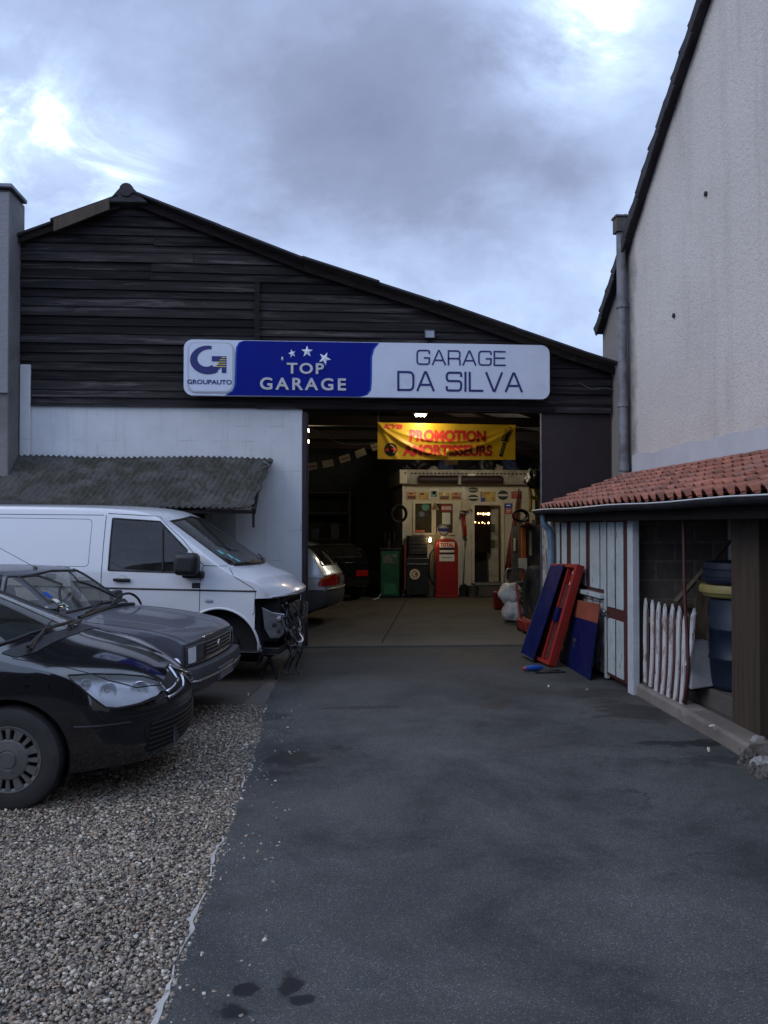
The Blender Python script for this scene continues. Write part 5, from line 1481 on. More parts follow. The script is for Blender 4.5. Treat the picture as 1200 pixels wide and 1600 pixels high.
# bumper wrapped round the corners
def bumper(sh, ax0, zs, xr, off, m, parent, name='bumper'):
    """sweep a profile around the front in plan"""
    hw_ = itp(sh.sp['hw'], .6) ; path = []
    for k in range(-12, 13):
        v = k / 12; 
        if abs(k) <= 10:
            y = v * hw_ * 1.09; p = sh.hit('F', max(-hw_ * .93, min(hw_ * .93, y * .96)), .5); path.append((p.x + off - .02 * abs(v) ** 6, y))
        else:
            s_ = 1 if v > 0 else -1; d = (abs(k) - 10); path.append((path[-1][0] if False else [.56, xr][d - 1], s_ * (hw_ * 1.0 + .03)))
    path[0], path[1] = (xr, -(hw_ + .035)), (.50, -(hw_ + .05)); path[-1], path[-2] = (xr, hw_ + .035), (.50, hw_ + .05)
    P = smoothed([Vector((a, b, 0)) for a, b in path], 3)
    z0, z1 = zs; prof = [(0, z0), (.8, z0 + .012), (1, z0 + .04), (1.0, z1 - .04), (.8, z1 - .008), (0, z1), (-1, z1)]
    vs = []; n = len(prof)
    for i, p in enumerate(P):
        tgt = (P[min(i + 1, len(P) - 1)] - P[max(i - 1, 0)]).normalized(); nr_ = Vector((tgt.y, -tgt.x, 0))
        for (a, z) in prof: vs.append(p + nr_ * (a * .035 - .03) + Vector((0, 0, z)))
    fs = [(i * n + k, i * n + k + 1, (i + 1) * n + k + 1, (i + 1) * n + k) for i in range(len(P) - 1) for k in range(n - 1)]
    return MB().add(vs, fs).build(name, m, parent, auto=40), P
bp, P = bumper(shB, 'F', (.335, .525), .30, .075, M['trim_grey'], B)
vs = []
strip = []
for i, p in enumerate(P):
    tgt = (P[min(i + 1, len(P) - 1)] - P[max(i - 1, 0)]).normalized(); strip.append(p + Vector((tgt.y, -tgt.x, 0)) * .006 + Vector((0, 0, .415)))
MB().tube(strip, .013, 6).build('bumper_strip', M['steel'], bp)
number_plate(B, max(p.x for p in P) + .006, .40, M['plate'])
for (x, z) in ((-1.5, .78),):
    for sg, ax in ((-1, 'R'), (1, 'L')):
        p = shB.hit(ax, x, z); MB().box(p + Vector((0, sg * .012, 0)), (.16, .02, .03)).build('door_handle', M['black'], B, bevel=.006)
for sg in (-1, 1):
    c = shB.hit('R' if sg < 0 else 'L', -.58, .95); MB().box(c + Vector((0, sg * .10, .03)), (.08, .17, .11)).build('mirror', M['black'], B, bevel=.02, seg=3, auto=60)
for ax in ('R', 'L'): MB().tube(shB.line(ax, [(.25, .55), (-.35, .55), (-1.7, .55), (-2.1, .55)], .004), .018, 6).build('side_strip', M['black'], B)
for (a, b) in (((-.31, -.50), (-.40, .02)), ((-.31, .05), (-.40, .58))):
    MB().tube(shB.line('T', [a, b], .030), .010, 6).build('wiper', M['black'], B)
# the wiper parked upright over the scuttle and a rubber lump at its foot
MB().tube(smoothed([shB.hit('T', -.33, .10, .02), shB.hit('T', -.33, .25, .10), shB.hit('T', -.30, .42, .12), shB.hit('T', -.26, .55, .08), shB.hit('T', -.24, .62, .02)], 5), .012, 6).build('wiper_arm', M['black'], B)
MB().tube(shB.line('T', [(-.315, -.62), (-.315, 0), (-.315, .62)], .008), .020, 6).build('scuttle', M['black'], B)
an = shB.hit('T', -.95, -.10)
ant = MB().tube([an, an + Vector((-.02, 0, .02))], [.022, .012], 8).tube([an + Vector((-.01, 0, .015)), an + Vector((-.62, -.02, .34))], .0028, 5).build('aerial', M['black'], B)
# papers on the near side of the windscreen
pm = MB()
for (y, z, w, h, mm) in ((-.545, 1.10, .06, .045, 'sign_lblue'), (-.53, 1.05, .06, .03, 'paper_white'), (-.50, 1.02, .05, .05, 'window_sticker'), (-.56, 1.00, .07, .05, 'paper_white')):
    if mm == 'window_sticker': mm_ = mat('pale_green_sticker', (.30, .45, .36), .6)
    else: mm_ = M[mm]
    V, F = shB.carve('F', [(y - w / 2, z - h / 2), (y + w / 2, z - h / 2), (y + w / 2, z + h / 2), (y - w / 2, z + h / 2)], .1, remove=False, offset=.004)
    q = [shB.hit('F', y + a * w / 2, z + b * h / 2, .004) for a, b in ((-1, -1), (1, -1), (1, 1), (-1, 1))]
    MB().add(q, [(0, 1, 2, 3)]).build('windscreen_sticker', mm_, B)
for sg in (-1, 1):
    for x in (0, -2.42): wheel(B, (x, sg * .70, .28), .28, .165, M['steel'], sg, 'steel')
    for x in (0, -2.42): well(B, x, .28, .325, sg * .79)
MB().bb(-2.8, .4, -.66, .66, .2, .22).build('floor_pan', M['void'], B)
MB().box((-.60, 0, .83), (.42, 1.35, .14), (0, R(4), 0)).build('dashboard', M['seat'], B, bevel=.03)
MB().box((-.86, .0, 1.225), (.02, .20, .06)).build('rear_mirror', M['black'], B, bevel=.01)
steering(B, (-.85, -.33, .90)) if False else steering(B, (-.84, .34, .92)); seats(B, -1.2, .46, m=mat('beige_grey_cloth', (.11, .10, .09), .9)); seats(B, -2.0, .48)
finish_shell(shB, B, M['car_grey'])
# second shell layer on the bonnet: raised centre press lines
for y in (-.50, .50): MB().tube(shB.line('T', [(-.22, y), (.55, y * .92)], -.0005), .006, 6).build('bonnet_crease', M['car_grey'], B, smooth=True)

# ===== white van =====
spV = dict(wb=3.0,
    xs=[-3.98, -3.93, -3.75, -3.3, -2.8, -2.2, -1.7, -1.2, -.92, -.74, -.50, -.22, .05, .22, .32, .42, .54, .64, .70, .73],
    top=[(-3.98, 1.76), (-3.9, 1.86), (-3.5, 1.925), (-2, 1.94), (-1.3, 1.935), (-.95, 1.91), (-.76, 1.86), (.20, 1.245), (.29, 1.195), (.40, 1.165), (.56, 1.10), (.66, 1.03), (.71, .985), (.73, .955)],
    bot=[(-3.98, .42), (-3.6, .32), (-.5, .27), (.80, .27)], belt=[(-3.98, 1.16), (-.5, 1.16), (.1, 1.14), (.80, .88)],
    A=[0, .05, .2, .45, .66, .82, .94, 1], B=[.08, .45, .86, 1],
    hw=[(-3.98, .93), (-3.6, .95), (-.6, .952), (0, .95), (.45, .93), (.80, .86)],
    S=[(.25, .965), (.45, 1.0), (.9, 1.0), (1.16, .985), (1.5, .94), (1.75, .885), (1.84, .865), (1.95, .84)],
    crown=[(-3.9, .03), (-1.2, .05), (-.3, .02), (.80, .05)], cw=[(-3.98, -.04), (-1.4, 0), (-.9, .08), (-.2, .20), (.2, .24), (.35, .15), (.8, .0)],
    vs=[-1, -.965, -.86, -.5, 0, .5, .86, .965, 1],
    fx=.30, cf=.24, F=[(.25, -.1), (.6, 0), (1.0, 0)], rx=-3.7, cr=.06, Rr=[(.3, 0), (2, 0)])
winV = [[(-1.34, 1.185), (-.45, 1.175), (-.44, 1.43), (-.78, 1.745), (-1.34, 1.775)]]
scrV = [(-.74, 1.27), (-.4, 1.265), (0, 1.262), (.4, 1.265), (.74, 1.27), (.71, 1.75), (0, 1.81), (-.71, 1.75)]
rec = rrect(-2.92, -1.58, 1.22, 1.76, .05, 4)
seamV = [(ax, p) for ax in ('R', 'L') for p in (
    [(-.27, .62), (-.27, 1.16), (-.24, 1.26), (-.50, 1.55), (-.82, 1.805), (-1.40, 1.83)], [(-1.42, .32), (-1.42, 1.81)], [(-3.06, .35), (-3.06, 1.80), (-1.45, 1.81)],
    [(.03, 1.235), (.12, 1.14), (.33, 1.02), (.36, .97), (.35, .74), (.33, .72)],
    rec + [rec[0]])] + [('R', [(-.24, 1.26), (.0, 1.255)])]
Vn = thing('white_van', 'white panel van missing its front bumper, parked before the painted block wall', 'van')
shV = Shell(spV)
zc = .34
for ax in ('L', 'R'):
    shV.carve(ax, circle(-.04, zc, .445), .3); shV.carve(ax, circle(-3.0, zc, .40), .3)
    V, F = shV.carve(ax, [(.385, .2), (.385, .905), (.95, .905), (.95, .2)], .05)
V, F = shV.carve('F', [(-1, .2), (1, .2), (1, .90), (.5, .915), (-.5, .915), (-1, .90)], .05, cond=lambda c: c.x > .36)
seal = MB()
for ax in ('R', 'L'):
    V, F = shV.carve(ax, winV[0], .2); grp(V, F).build('side_window', M['glass'], Vn, smooth=True)
    seal.tube(shV.line(ax, winV[0] + [winV[0][0]], .0), .010, 6)
    seal.tube(shV.line(ax, [(-.74, 1.68), (-.70, 1.18)], .002), .012, 6)
V, F = shV.carve('F', scrV, .12, cond=lambda c: c.x < .3); grp(V, F).build('windscreen', M['glass'], Vn, smooth=True)
seal.tube(shV.line('F', scrV + [scrV[0]], .001), .014, 6)
seal.build('window_seal', M['black'], Vn, smooth=True)
for ax, pts in seamV:
    L = shV.line(ax, pts, -.001)
    if len(L) > 1: MB().tube(L, .0045 if len(pts) < 12 else .003, 5).build('panel_gap', M['void'], Vn)
for ax, sg in (('R', -1), ('L', 1)):
    MB().tube(shV.line(ax, [(.37, .985), (-1.40, .985), (-1.44, .985), (-3.9, .985)], .001), .010, 6).build('side_moulding', M['black'], Vn)
    for x in (-1.17, -1.66):
        p = shV.hit(ax, x, 1.085)
        MB().lathe([(.055, -.004), (.048, .0), (.03, -.006), (.001, -.008)], (0, 0, 0), 20, 'y').build('handle_cup', M['van_white'], Vn, auto=40).location = p + Vector((0, sg * .002, .0))
        MB().box(p + Vector((0, sg * .022, -.004)), (.20, .028, .034)).build('door_handle', M['black'], Vn, bevel=.01, seg=3)
    p = shV.hit(ax, -.315, 1.035); MB().box(p, (.095, .012, .06)).build('badge_panel', M['black'], Vn, bevel=.003)
    p = shV.hit(ax, -.16, .865); MB().box(p, (.085, .02, .032)).build('side_indicator', M['lens'], Vn, bevel=.006)
    arch_lip(shV, Vn, -.04, zc, .445, sg, M['van_white'], .014); arch_lip(shV, Vn, -3.0, zc, .40, sg, M['van_white'], .012)
    well(Vn, -.04, zc, .455, sg * .92, .30); well(Vn, -3.0, zc, .40, sg * .93, .34)
    # door mirror
    c = shV.hit(ax, -.42, 1.21)
    mr = MB().box(c + Vector((.04, sg * .15, .07)), (.27, .20, .25)).build('mirror', M['black'], Vn, bevel=.06, seg=4, auto=60)
    MB().box(c + Vector((.08, sg * .03, -.05)), (.24, .12, .08)).build('mirror_arm', M['black'], mr, bevel=.02, seg=3, auto=60)
    for x in (-3.0,): wheel(Vn, (x, sg * .84, .34), .335, .205, M['steel'], sg, 'steel')
# cowl and wipers
MB().tube(shV.line('F', [(-.70, 1.262), (0, 1.255), (.70, 1.262)], .01), .026, 8).build('scuttle', M['black'], Vn, smooth=True)
for (a, b) in (((-.52, 1.25), (.02, 1.30)), ((.05, 1.25), (.62, 1.31))):
    MB().tube(shV.line('F', [a, b], .035), .010, 6).tube(shV.line('F', [a, ((a[0] + b[0]) / 2, a[1] + .015)], .045), .013, 6).build('wiper', M['black'], Vn)
for (y, z) in ((-.60, 1.40), (-.50, 1.30), (-.53, 1.35)):
    q = [shV.hit('F', y + a * .03, z + b * .022, .004) for a, b in ((-1, -1), (1, -1), (1, 1), (-1, 1))]
    MB().add(q, [(0, 1, 2, 3)]).build('windscreen_sticker', mat('blue_green_sticker', (.12, .40, .42), .5), Vn)
# opened nose: engine bay, headlight mount, crash bar, loom
MB().bb(-.1, .385, -.78, .78, .30, .93).bb(.386, .58, -.74, .62, .40, .895).build('engine_bay', M['void'], Vn, bevel=.02)
MB().bb(.38, .60, -.82, .82, .897, .915).build('slam_panel', M['void'], Vn)
MB().box((-.02, 0, .26), (.9, 1.6, .04)).bb(.0, .62, -.78, .78, .27, .34).build('undertray', M['black'], Vn, bevel=.01)
for sg in (-1, 1):
    mb = MB(); y = sg * .80
    pts = [(.40, y, .80), (.52, y - sg * .03, .74), (.66, y - sg * .06, .72), (.655, y - sg * .06, .50), (.60, y - sg * .05, .44), (.50, y - sg * .02, .44), (.44, y, .55)]
    mb.prism(pts, (0, -sg * .03, 0)); mb.box((.60, y - sg * .09, .6), (.05, .10, .2)); mb.lathe([(.03, -.01), (.03, .015), (.015, .018)], (.60, y - sg * .01, .66), 12, 'y')
    mk = mb.build('headlight_mount', M['steel'], Vn, bevel=.01)
    MB().lathe([(.02, -.06), (.025, .0), (.001, .002)], (.56, y + sg * .012, .60), 12, 'y').lathe([(.015, -.05), (.018, .0), (.001, .002)], (.61, y + sg * .012, .53), 12, 'y').build('mount_hole', M['void'], mk)
MB().bb(.58, .66, -.66, .66, .46, .56).build('crash_bar', M['dark_metal'], Vn, bevel=.01)
rd = MB().bb(.585, .605, -.60, .60, .42, .46).bb(.585, .605, -.60, .60, .84, .88)
for k in range(13): rd.bb(.588, .600, -.60 + k * .1 - .006, -.60 + k * .1 + .006, .461, .839)
rd.build('radiator', M['dark_metal'], Vn, bevel=.003)
MB().bb(.606, .64, -.30, .30, .66, .80).build('slam_bracket', M['steel'], Vn, bevel=.008)
MB().lathe([(.001, .0), (.07, .0), (.075, .04), (.001, .045)], (.605, -.45, .68), 18, 'x').build('horn', M['dark_metal'], Vn, auto=40)
rs = random.Random(5)
for k in range(17):
    y = -.80 + rs.random() * .75; x = .58 + rs.random() * .16; z = .86 - rs.random() * .35
    pts = [Vector((x - .05, y, z))]
    for q in range(5): pts.append(pts[-1] + Vector((rs.uniform(-.04, .07), rs.uniform(-.09, .09), rs.uniform(-.14, .03))))
    pts = [Vector((min(p.x, .86), p.y, max(p.z, .12))) for p in pts]
    MB().tube(smoothed(pts, 4), rs.choice([.004, .006, .010, .014]), 6).build('loom_cable', rs.choice([M['black'], M['black'], M['dark_metal'], M['steel']]), Vn)
for (y, x0) in ((-.62, .74), (-.52, .80), (-.68, .70)):
    pts = [(x0 - .1, y, .82), (x0, y, .66), (x0 + .05, y - .02, .45), (x0 + .02, y - .05, .25), (x0 - .04, y - .03, .10), (x0 - .0, y - .06, .03)]
    MB().tube(smoothed(pts, 5), .011, 7).build('loom_cable', M['black'], Vn, smooth=True)
MB().tube(smoothed([(.66, -.80, .60), (.74, -.74, .50), (.80, -.68, .40), (.86, -.66, .42), (.80, -.60, .50)], 5), .010, 6).build('loom_cable', M['steel'], Vn)
MB().lathe([(.001, -.02), (.13, -.02), (.15, .0), (.15, .02), (.001, .02)], (0, -.80, .36), 24, 'y').tube([(0, -.8, .36), (0, -.2, .36)], .04, 10).build('brake_disc', M['dark_metal'], Vn, auto=40)
MB().bb(-3.8, -.9, -.84, .84, .30, .33).build('floor_pan', M['void'], Vn)
MB().bb(-1.50, -1.46, -.76, .76, .35, 1.72).build('bulkhead', mat('van_bulkhead', (.10, .11, .12), .8), Vn)
MB().box((-.15, 0, 1.10), (.60, 1.6, .18), (0, R(8), 0)).build('dashboard', M['seat'], Vn, bevel=.04)
steering(Vn, (-.50, .42, 1.12), .2, 40); seats(Vn, -.95, .75, (-.45, .45), hb=.66, w=.48)
finish_shell(shV, Vn, M['van_white'])
# ===== silver estate inside the garage =====
spE = dict(wb=2.72,
    xs=[-3.74, -3.70, -3.58, -3.35, -3.0, -2.72, -2.2, -1.7, -1.3, -1.0, -.8, -.5, -.35, -.1, .3, .5, .65, .72, .75],
    top=[(-3.74, .86), (-3.66, .97), (-3.50, 1.20), (-3.36, 1.36), (-3.2, 1.40), (-2.4, 1.43), (-1.6, 1.43), (-1.15, 1.38), (-.45, 1.02), (-.35, .99), (.2, .90), (.6, .78), (.75, .66)],
    bot=[(-3.74, .34), (-3.4, .22), (.75, .2)], belt=[(-3.74, .92), (0, .88), (.75, .8)],
    hw=[(-3.74, .78), (-3.4, .85), (-2.6, .87), (0, .87), (.75, .76)],
    S=[(.2, .94), (.35, .985), (.6, 1.0), (.85, .97), (.94, .93), (1.2, .82), (1.42, .70)],
    crown=[(-3.7, .03), (0, .04), (.75, .04)], cw=[(-3.7, -.10), (-3.3, -.06), (-1.5, 0), (-1, .1), (-.4, .15), (0, 0), (.75, 0)],
    fx=.3, cf=.2, F=[(.2, 0), (.8, 0)], rx=-3.3, cr=.17, Rr=[(.2, -.04), (.45, .03), (.62, .03), (.66, -.0), (.9, 0), (1.4, 0)])
winE = [[(-1.62, .965), (-1.62, 1.33), (-1.2, 1.31), (-.55, .98)], [(-2.5, .965), (-2.5, 1.34), (-1.70, 1.34), (-1.70, .965)], [(-2.60, .965), (-2.60, 1.34), (-3.05, 1.31), (-3.30, 1.06), (-3.24, .985)]]
E, shE = build_car('silver_estate', 'silver estate car showing its tail behind the left edge of the garage bay', 'car', spE, None, None, M['car_silver'],
    dict(windows=winE, screen=[(-.66, 1.03), (.66, 1.03), (.55, 1.35), (-.55, 1.35)], rear_screen=[(-.62, 1.0), (.62, 1.0), (.54, 1.33), (-.54, 1.33)], seams=[(ax, [(-2.55, .3), (-2.5, .95)]) for ax in 'RL'] + [(ax, [(-2.5, .80), (-3.55, .80)]) for ax in 'RL'],
    axle_z=.31, wheel_r=.31, arch_r=.36))
for ax in ('L', 'R'):
    V, F = shE.carve(ax, [(-3.47, .70), (-3.52, .80), (-3.70, .85), (-3.80, .72), (-3.76, .665), (-3.50, .665)], .05, remove=False, offset=.006)
    grp(V, F).build('tail_light', M['tail_red'], E, smooth=True)
    V, F = shE.carve(ax, [(-3.50, .79), (-3.64, .83), (-3.64, .80), (-3.50, .76)], .05, remove=False, offset=.009)
    grp(V, F).build('indicator', M['tail_orange'], E, smooth=True)
    MB().tube(shE.line(ax, [(-3.05, .615), (-3.3, .615), (-3.55, .615)], .006), .012, 6).build('bumper_strip', M['steel'], E)
MB().tube(shE.line('B', [(-.74, .615), (0, .62), (.74, .615)], .008), .014, 6).tube(shE.line('B', [(-.7, .34), (0, .33), (.7, .34)], .008), .012, 6).build('bumper_strip', M['steel'], E)
for ax in ('L', 'R'):
    V, F = shE.carve(ax, [(-2.98, .20), (-2.98, .60), (-3.8, .60), (-3.8, .20)], .05, remove=False, offset=.003, cond=lambda c: (c.x + 2.72) ** 2 + (c.z - .31) ** 2 > .38 ** 2)
    grp(V, F).build('bumper', M['trim_grey'], E, smooth=True)
V, F = shE.carve('B', [(-.8, .22), (.8, .22), (.8, .60), (-.8, .60)], .3, remove=False, offset=.0035); grp(V, F).build('bumper', M['trim_grey'], E, smooth=True)
number_plate(E, shE.hit('B', 0, .75).x - .012, .74, flip=-1)
MB().tube(shE.line('T', [(-3.2, -.5), (-1.5, -.5)], .04), .012, 6).tube(shE.line('T', [(-3.2, .5), (-1.5, .5)], .04), .012, 6).build('roof_rail', M['black'], E)
for sg in (-1, 1):
    for x in (0, -2.72): wheel(E, (x, sg * .76, .31), .31, .2, M['steel'], sg); well(E, x, .31, .36, sg * .84)
MB().bb(-3.3, .4, -.7, .7, .2, .22).build('floor_pan', M['void'], E)
seats(E, -1.3, .5); seats(E, -2.2, .52)
finish_shell(shE, E, M['car_silver'])
# ===== dark car deep inside =====
D_, shD = build_car('dark_car', 'barely visible dark car in the unlit depth of the garage behind the silver estate', 'car', spB, None, None, M['car_black'],
    dict(windows=winB, screen=scrB, rear_screen=[(-.58, .97), (.58, .97), (.50, 1.24), (-.50, 1.24)], seams=[], axle_z=.28, wheel_r=.28, arch_r=.325))
for sg in (-1, 1):
    for x in (0, -2.42): wheel(D_, (x, sg * .70, .28), .28, .165, M['steel'], sg, 'steel'); well(D_, x, .28, .325, sg * .79)
    o_ = [(sg * .40, .555), (sg * .70, .555), (sg * .705, .68), (sg * .40, .685)]
    V, F = shD.carve('B', o_, .1, remove=False, offset=.006); grp(V, F).build('tail_light', M['tail_red'], D_, smooth=True)
finish_shell(shD, D_, M['car_black'])
# ---- placing
CAMY = YAW
def cam2w(lat, dist): # camera-frame lateral / forward distances to world x, y
    return (lat * math.cos(YAW) - dist * math.sin(YAW), dist * math.cos(YAW) + lat * math.sin(YAW))
# car A: near-side wheel centre at lateral -2.22, 5.04 ahead; heading along camera right
def place_car(t, lat, dist, head, off_y, z=0, ry=0):
    """lat/dist = where the near-side wheel face stands; head = heading in the world; off_y = half track"""
    x, y = cam2w(lat, dist); n = Vector((-math.sin(head), math.cos(head)))
    t.location = (x + n.x * off_y, y + n.y * off_y, z); t.rotation_euler = (0, ry, head)
place_car(A, -2.22, 5.04, R(-4.3), .86)
place_car(B, -2.26, 6.96, R(-8.5), .80)
Vn.scale = (.95, .95, .95)
place_car(Vn, -1.72, 9.05, R(-9.5), .90, .065, R(.9))
EE = at_z(537, 985); E.rotation_euler = (0, 0, R(180 - 10)); E.location = (EE.x - 3.70, 15.3, .03)
D_.location = (-.75, 21.2, .03); D_.rotation_euler = (0, 0, R(112))
# stand holding the van nose up
p = Vn.matrix_world
bpy.context.view_layer.update()
q = Vn.matrix_world @ Vector((.45, -.55, 0))
js = thing('axle_stand', 'dark steel stand propping up the nose of the white van', 'axle stand', (q.x, q.y, 0))
mb = MB()
for a in (45, 135, 225, 315): mb.bar((.12 * math.cos(R(a)), .12 * math.sin(R(a)), .015), (.03 * math.cos(R(a)), .03 * math.sin(R(a)), .2), .022)
mb.build('leg', M['dark_metal'], js); MB().bb(-.022, .022, -.022, .022, .16, .255).bb(-.05, .05, -.03, .03, .256, .268).build('column', M['dark_metal'], js)
# ------------------------------------------------------------------ inside the workshop
OY = 19.9
def ox(px, py=850, Y=OY): return at_y(px, py, Y).x
def oz(py, px=720, Y=OY): return at_y(px, py, Y).z
of = thing('office_kiosk', 'small cream painted office built inside the garage with window and open door', 'office', (ox(735), OY + 1, .03))
bpy.context.view_layer.update()
def obx(mb, x0, x1, y0, y1, d0=0, d1=.02, Y=OY):
    """picture rectangle on the office front, standing proud d0..d1"""
    mb.bb(ox(x0), ox(x1), Y - d1, Y - d0, oz(y1), oz(y0)); return mb
w = MB()   # wall pieces around openings: window 648-708 x 786-833, door 740-784 x 789-905
for r_ in ((631, 647.5, 757, 937), (647.5, 708.5, 757, 786), (647.5, 708.5, 834, 937), (708.5, 740, 757, 937), (740, 784, 757, 789), (784, 836, 757, 937)):
    w.bb(ox(r_[0]), ox(r_[1]), OY, OY + .12, max(.03, oz(r_[3])), oz(r_[2]))
ow = under(w.build('wall', M['cream']), of)
under(MB().bb(ox(631), ox(631) + .1, OY + .13, OY + 3, .03, 2.9).bb(ox(631), 5.7, OY + 3, OY + 3.1, .03, 2.9).build('wall', M['cream_dark']), of)
ft = oz(735)
under(MB().bb(ox(622), 5.6, OY - .25, OY + 3.1, oz(757.5), ft).build('roof_fascia', M['cream_dark'], bevel=.01), of)
sl = MB()
for k in range(30): sl.bb(ox(640 + k * 6), ox(643.5 + k * 6), OY - .256, OY - .2505, oz(742), oz(740))
under(sl.build('vent_slot', M['void']), of)
mb = MB()
for (a, b) in ((653, 712), (718, 779)): mb.tube([(ox(a), OY - .33, oz(750.5)), (ox(b), OY - .33, oz(750.5))], .095, 12)
under(mb.build('awning_roll', M['maroon'], auto=40), of)
under(obx(MB(), 622.5, 634, 735.5, 757, .256, .33).build('junction_box', M['cream'], bevel=.01), of)
under(MB().lathe([(.02, -.02), (.022, 0), (.001, .002)], (ox(631), OY - .33, oz(741)), 10, 'y').build('knob', M['black']), of)
mb = MB()
obx(mb, 628.5, 631, 757, 937, -.02, .05); obx(mb, 722, 726, 757, 937, .001, .05)
under(mb.build('corner_post', M['white_plastic'], bevel=.005), of)
fr = MB()
for r_ in ((645, 711, 784, 787), (645, 711, 832.5, 836), (645, 648.5, 787, 832.5), (707, 711, 787, 832.5), (674, 681, 787, 832.5)): obx(fr, *r_, .001, .04)
wf = under(fr.build('window', M['cream'], bevel=.004), of)
under(MB().bb(ox(648), ox(708), OY + .03, OY + .035, oz(833), oz(786.5)).build('pane', M['window_glass']), wf)
fr = MB()
for r_ in ((736, 741, 786, 937), (783, 787.5, 786, 937), (741, 783, 785.5, 789.5)): obx(fr, *r_, .001, .05)
under(fr.build('door_frame', M['cream'], bevel=.004), of)
# dark glazed leaf ajar on the left; cream leaf folded open on the right
dl = MB().bb(ox(741.5), ox(765.5), OY - .02, OY + .02, oz(864), oz(789.5))
ld = under(dl.build('door', mat('dark_door_glass', (.02, .012, .010), .12, 0, .4, 3)), of)
under(put_text('Menu', ox(748), oz(801), ox(761) - ox(748), .09, OY - .021, mat('worn_lettering', (.12, .06, .05), .6), None, 0, .002), ld) if False else None
sd2 = MB().add([(ox(766), OY + .02, oz(790)), (ox(781), OY + .65, oz(793)), (ox(781), OY + .65, .35), (ox(766), OY + .02, .35)], [(0, 1, 2, 3)])
st_ = MB().bb(ox(737), ox(789), OY - .45, OY - .001, .032, .30); under(st_.build('step', M['dark_concrete'], bevel=.015), of)
under(MB().bb(ox(736), ox(790), OY - .47, OY + .1, .302, .335).build('threshold', M['cement'], bevel=.006), of)
lf = MB().bb(ox(766), ox(781.5), OY + .18, OY + .21, .34, oz(790)); rl_ = under(lf.build('door', M['cream_dark'], bevel=.004), of)
mb = MB(); 
for yy in (825, 850): mb.bb(ox(769), ox(776), OY + .172, OY + .178, oz(yy + 7), oz(yy - 6))
under(mb.build('notice', mat('olive_notice', (.06, .08, .04), .7)), rl_)
# room behind: wall and counter; warm spots glow on the door leaf
under(MB().bb(ox(740), 5.6, OY + 2.9, OY + 2.99, .03, 2.85).build('room_wall', mat('office_room_wall', (.16, .12, .08), .8, 0, .3, 2)), of)
cnt = MB().bb(ox(742), ox(764), OY + .25, OY + .6, .03, oz(861)); under(cnt.build('counter', M['dark_metal'], bevel=.01), of)
under(MB().bb(ox(742), ox(752), OY + .22, OY + .5, oz(859), oz(857)).build('papers', M['paper_white']), of)
glow = m_emit('warm_spot_glow', (1.0, .55, .22), 5)
for (a, yy, s_) in ((747, 802.5, 1.3), (751, 802.5, .9), (755, 803, 1.5), (759, 803, 1.2), (763, 803, 1.8), (742, 816, 1), (748, 817, .8), (753.5, 816.5, 1), (757, 818, .6), (763, 817, 1.2)):  # emissive spots on the leaf imitate the lights seen in its glass
    c = Vector((ox(a), OY - .035, oz(yy)))
    under(MB().lathe([(.001, -.016 * s_), (.016 * s_, -.006), (.020 * s_, .004), (.001, .012)], c, 10, 'y').build('door_glow_spot', glow), of)
# posters, stickers and plates: each a thing
mo = {'orange': mat('poster_orange', (.48, .26, .12), .6, 0, .35, 14), 'gold': mat('poster_gold', (.50, .36, .10), .6, 0, .4, 12), 'multi': mat('poster_teal', (.16, .26, .22), .6, 0, .6, 16), 'navy': mat('badge_dark', (.02, .03, .035), .5), 'red': M['red']}
def poster(x0, x1, y0, y1, m, label, cat='poster', stripe=None, d=.012, name='poster', group='small posters above the office window', Y=OY):
    t = thing(name, label, cat, (ox((x0 + x1) / 2), Y - d, oz((y0 + y1) / 2)), 0, group)
    bpy.context.view_layer.update()
    under(obx(MB(), x0, x1, y0, y1, .002, d, Y).build('backing', m), t)
    for (a, b, c, e, mm) in (stripe or []):
        under(obx(MB(), x0 + (x1 - x0) * a, x0 + (x1 - x0) * b, y0 + (y1 - y0) * c, y0 + (y1 - y0) * e, d + .001, d + .004, Y).build('print', mm), t)
    return t
Pw = M['paper_white']; brown = mat('print_brown', (.14, .05, .03), .6)
poster(635, 651, 769, 781, mo['orange'], 'leftmost small orange poster above the office window', stripe=[(.25, .6, .1, .3, M['red']), (.1, .9, .5, .9, brown)])
poster(653, 670, 769.5, 781, mo['gold'], 'golden poster second from the left above the office window', stripe=[(.2, .55, .1, .35, brown), (.5, .9, .45, .9, mo['orange'])])
poster(672, 684.5, 763.5, 778.5, Pw, 'upright white and green poster in the middle above the office window', stripe=[(.1, .9, .25, .9, mo['multi']), (.3, .7, .3, .6, Pw)])
poster(686, 703, 769.5, 781.5, mo['gold'], 'golden poster with dark pictures right of the upright white one', stripe=[(.1, .9, .5, .9, brown), (.4, .6, .1, .4, Pw)])
poster(705, 721, 769.5, 781.5, mo['orange'], 'small orange poster nearest the white post above the window', stripe=[(.25, .6, .1, .3, M['red']), (.1, .9, .55, .8, brown)])
poster(751, 774, 768, 784, mo['gold'], 'wide yellow notice with a blue corner above the office door', group=None, stripe=[(0, .06, 0, 1, M['sign_lblue']), (.08, .3, .6, .98, M['sign_lblue']), (.2, .6, .12, .2, M['red'])])
poster(799, 815, 767.5, 779, mat('faded_red_board', (.38, .08, .07), .6, 0, .3, 8), 'faded red board right of the round black badge', 'board', group=None, name='notice_board', stripe=[(.15, .85, .2, .3, M['cream_dark']), (.15, .85, .6, .66, M['cream_dark'])])
poster(788.5, 800.5, 786.5, 793.5, M['sign_lblue'], 'small blue notice beside the top of the office door frame', 'notice', group=None, name='notice', stripe=[(.2, .8, .3, .6, Pw)])
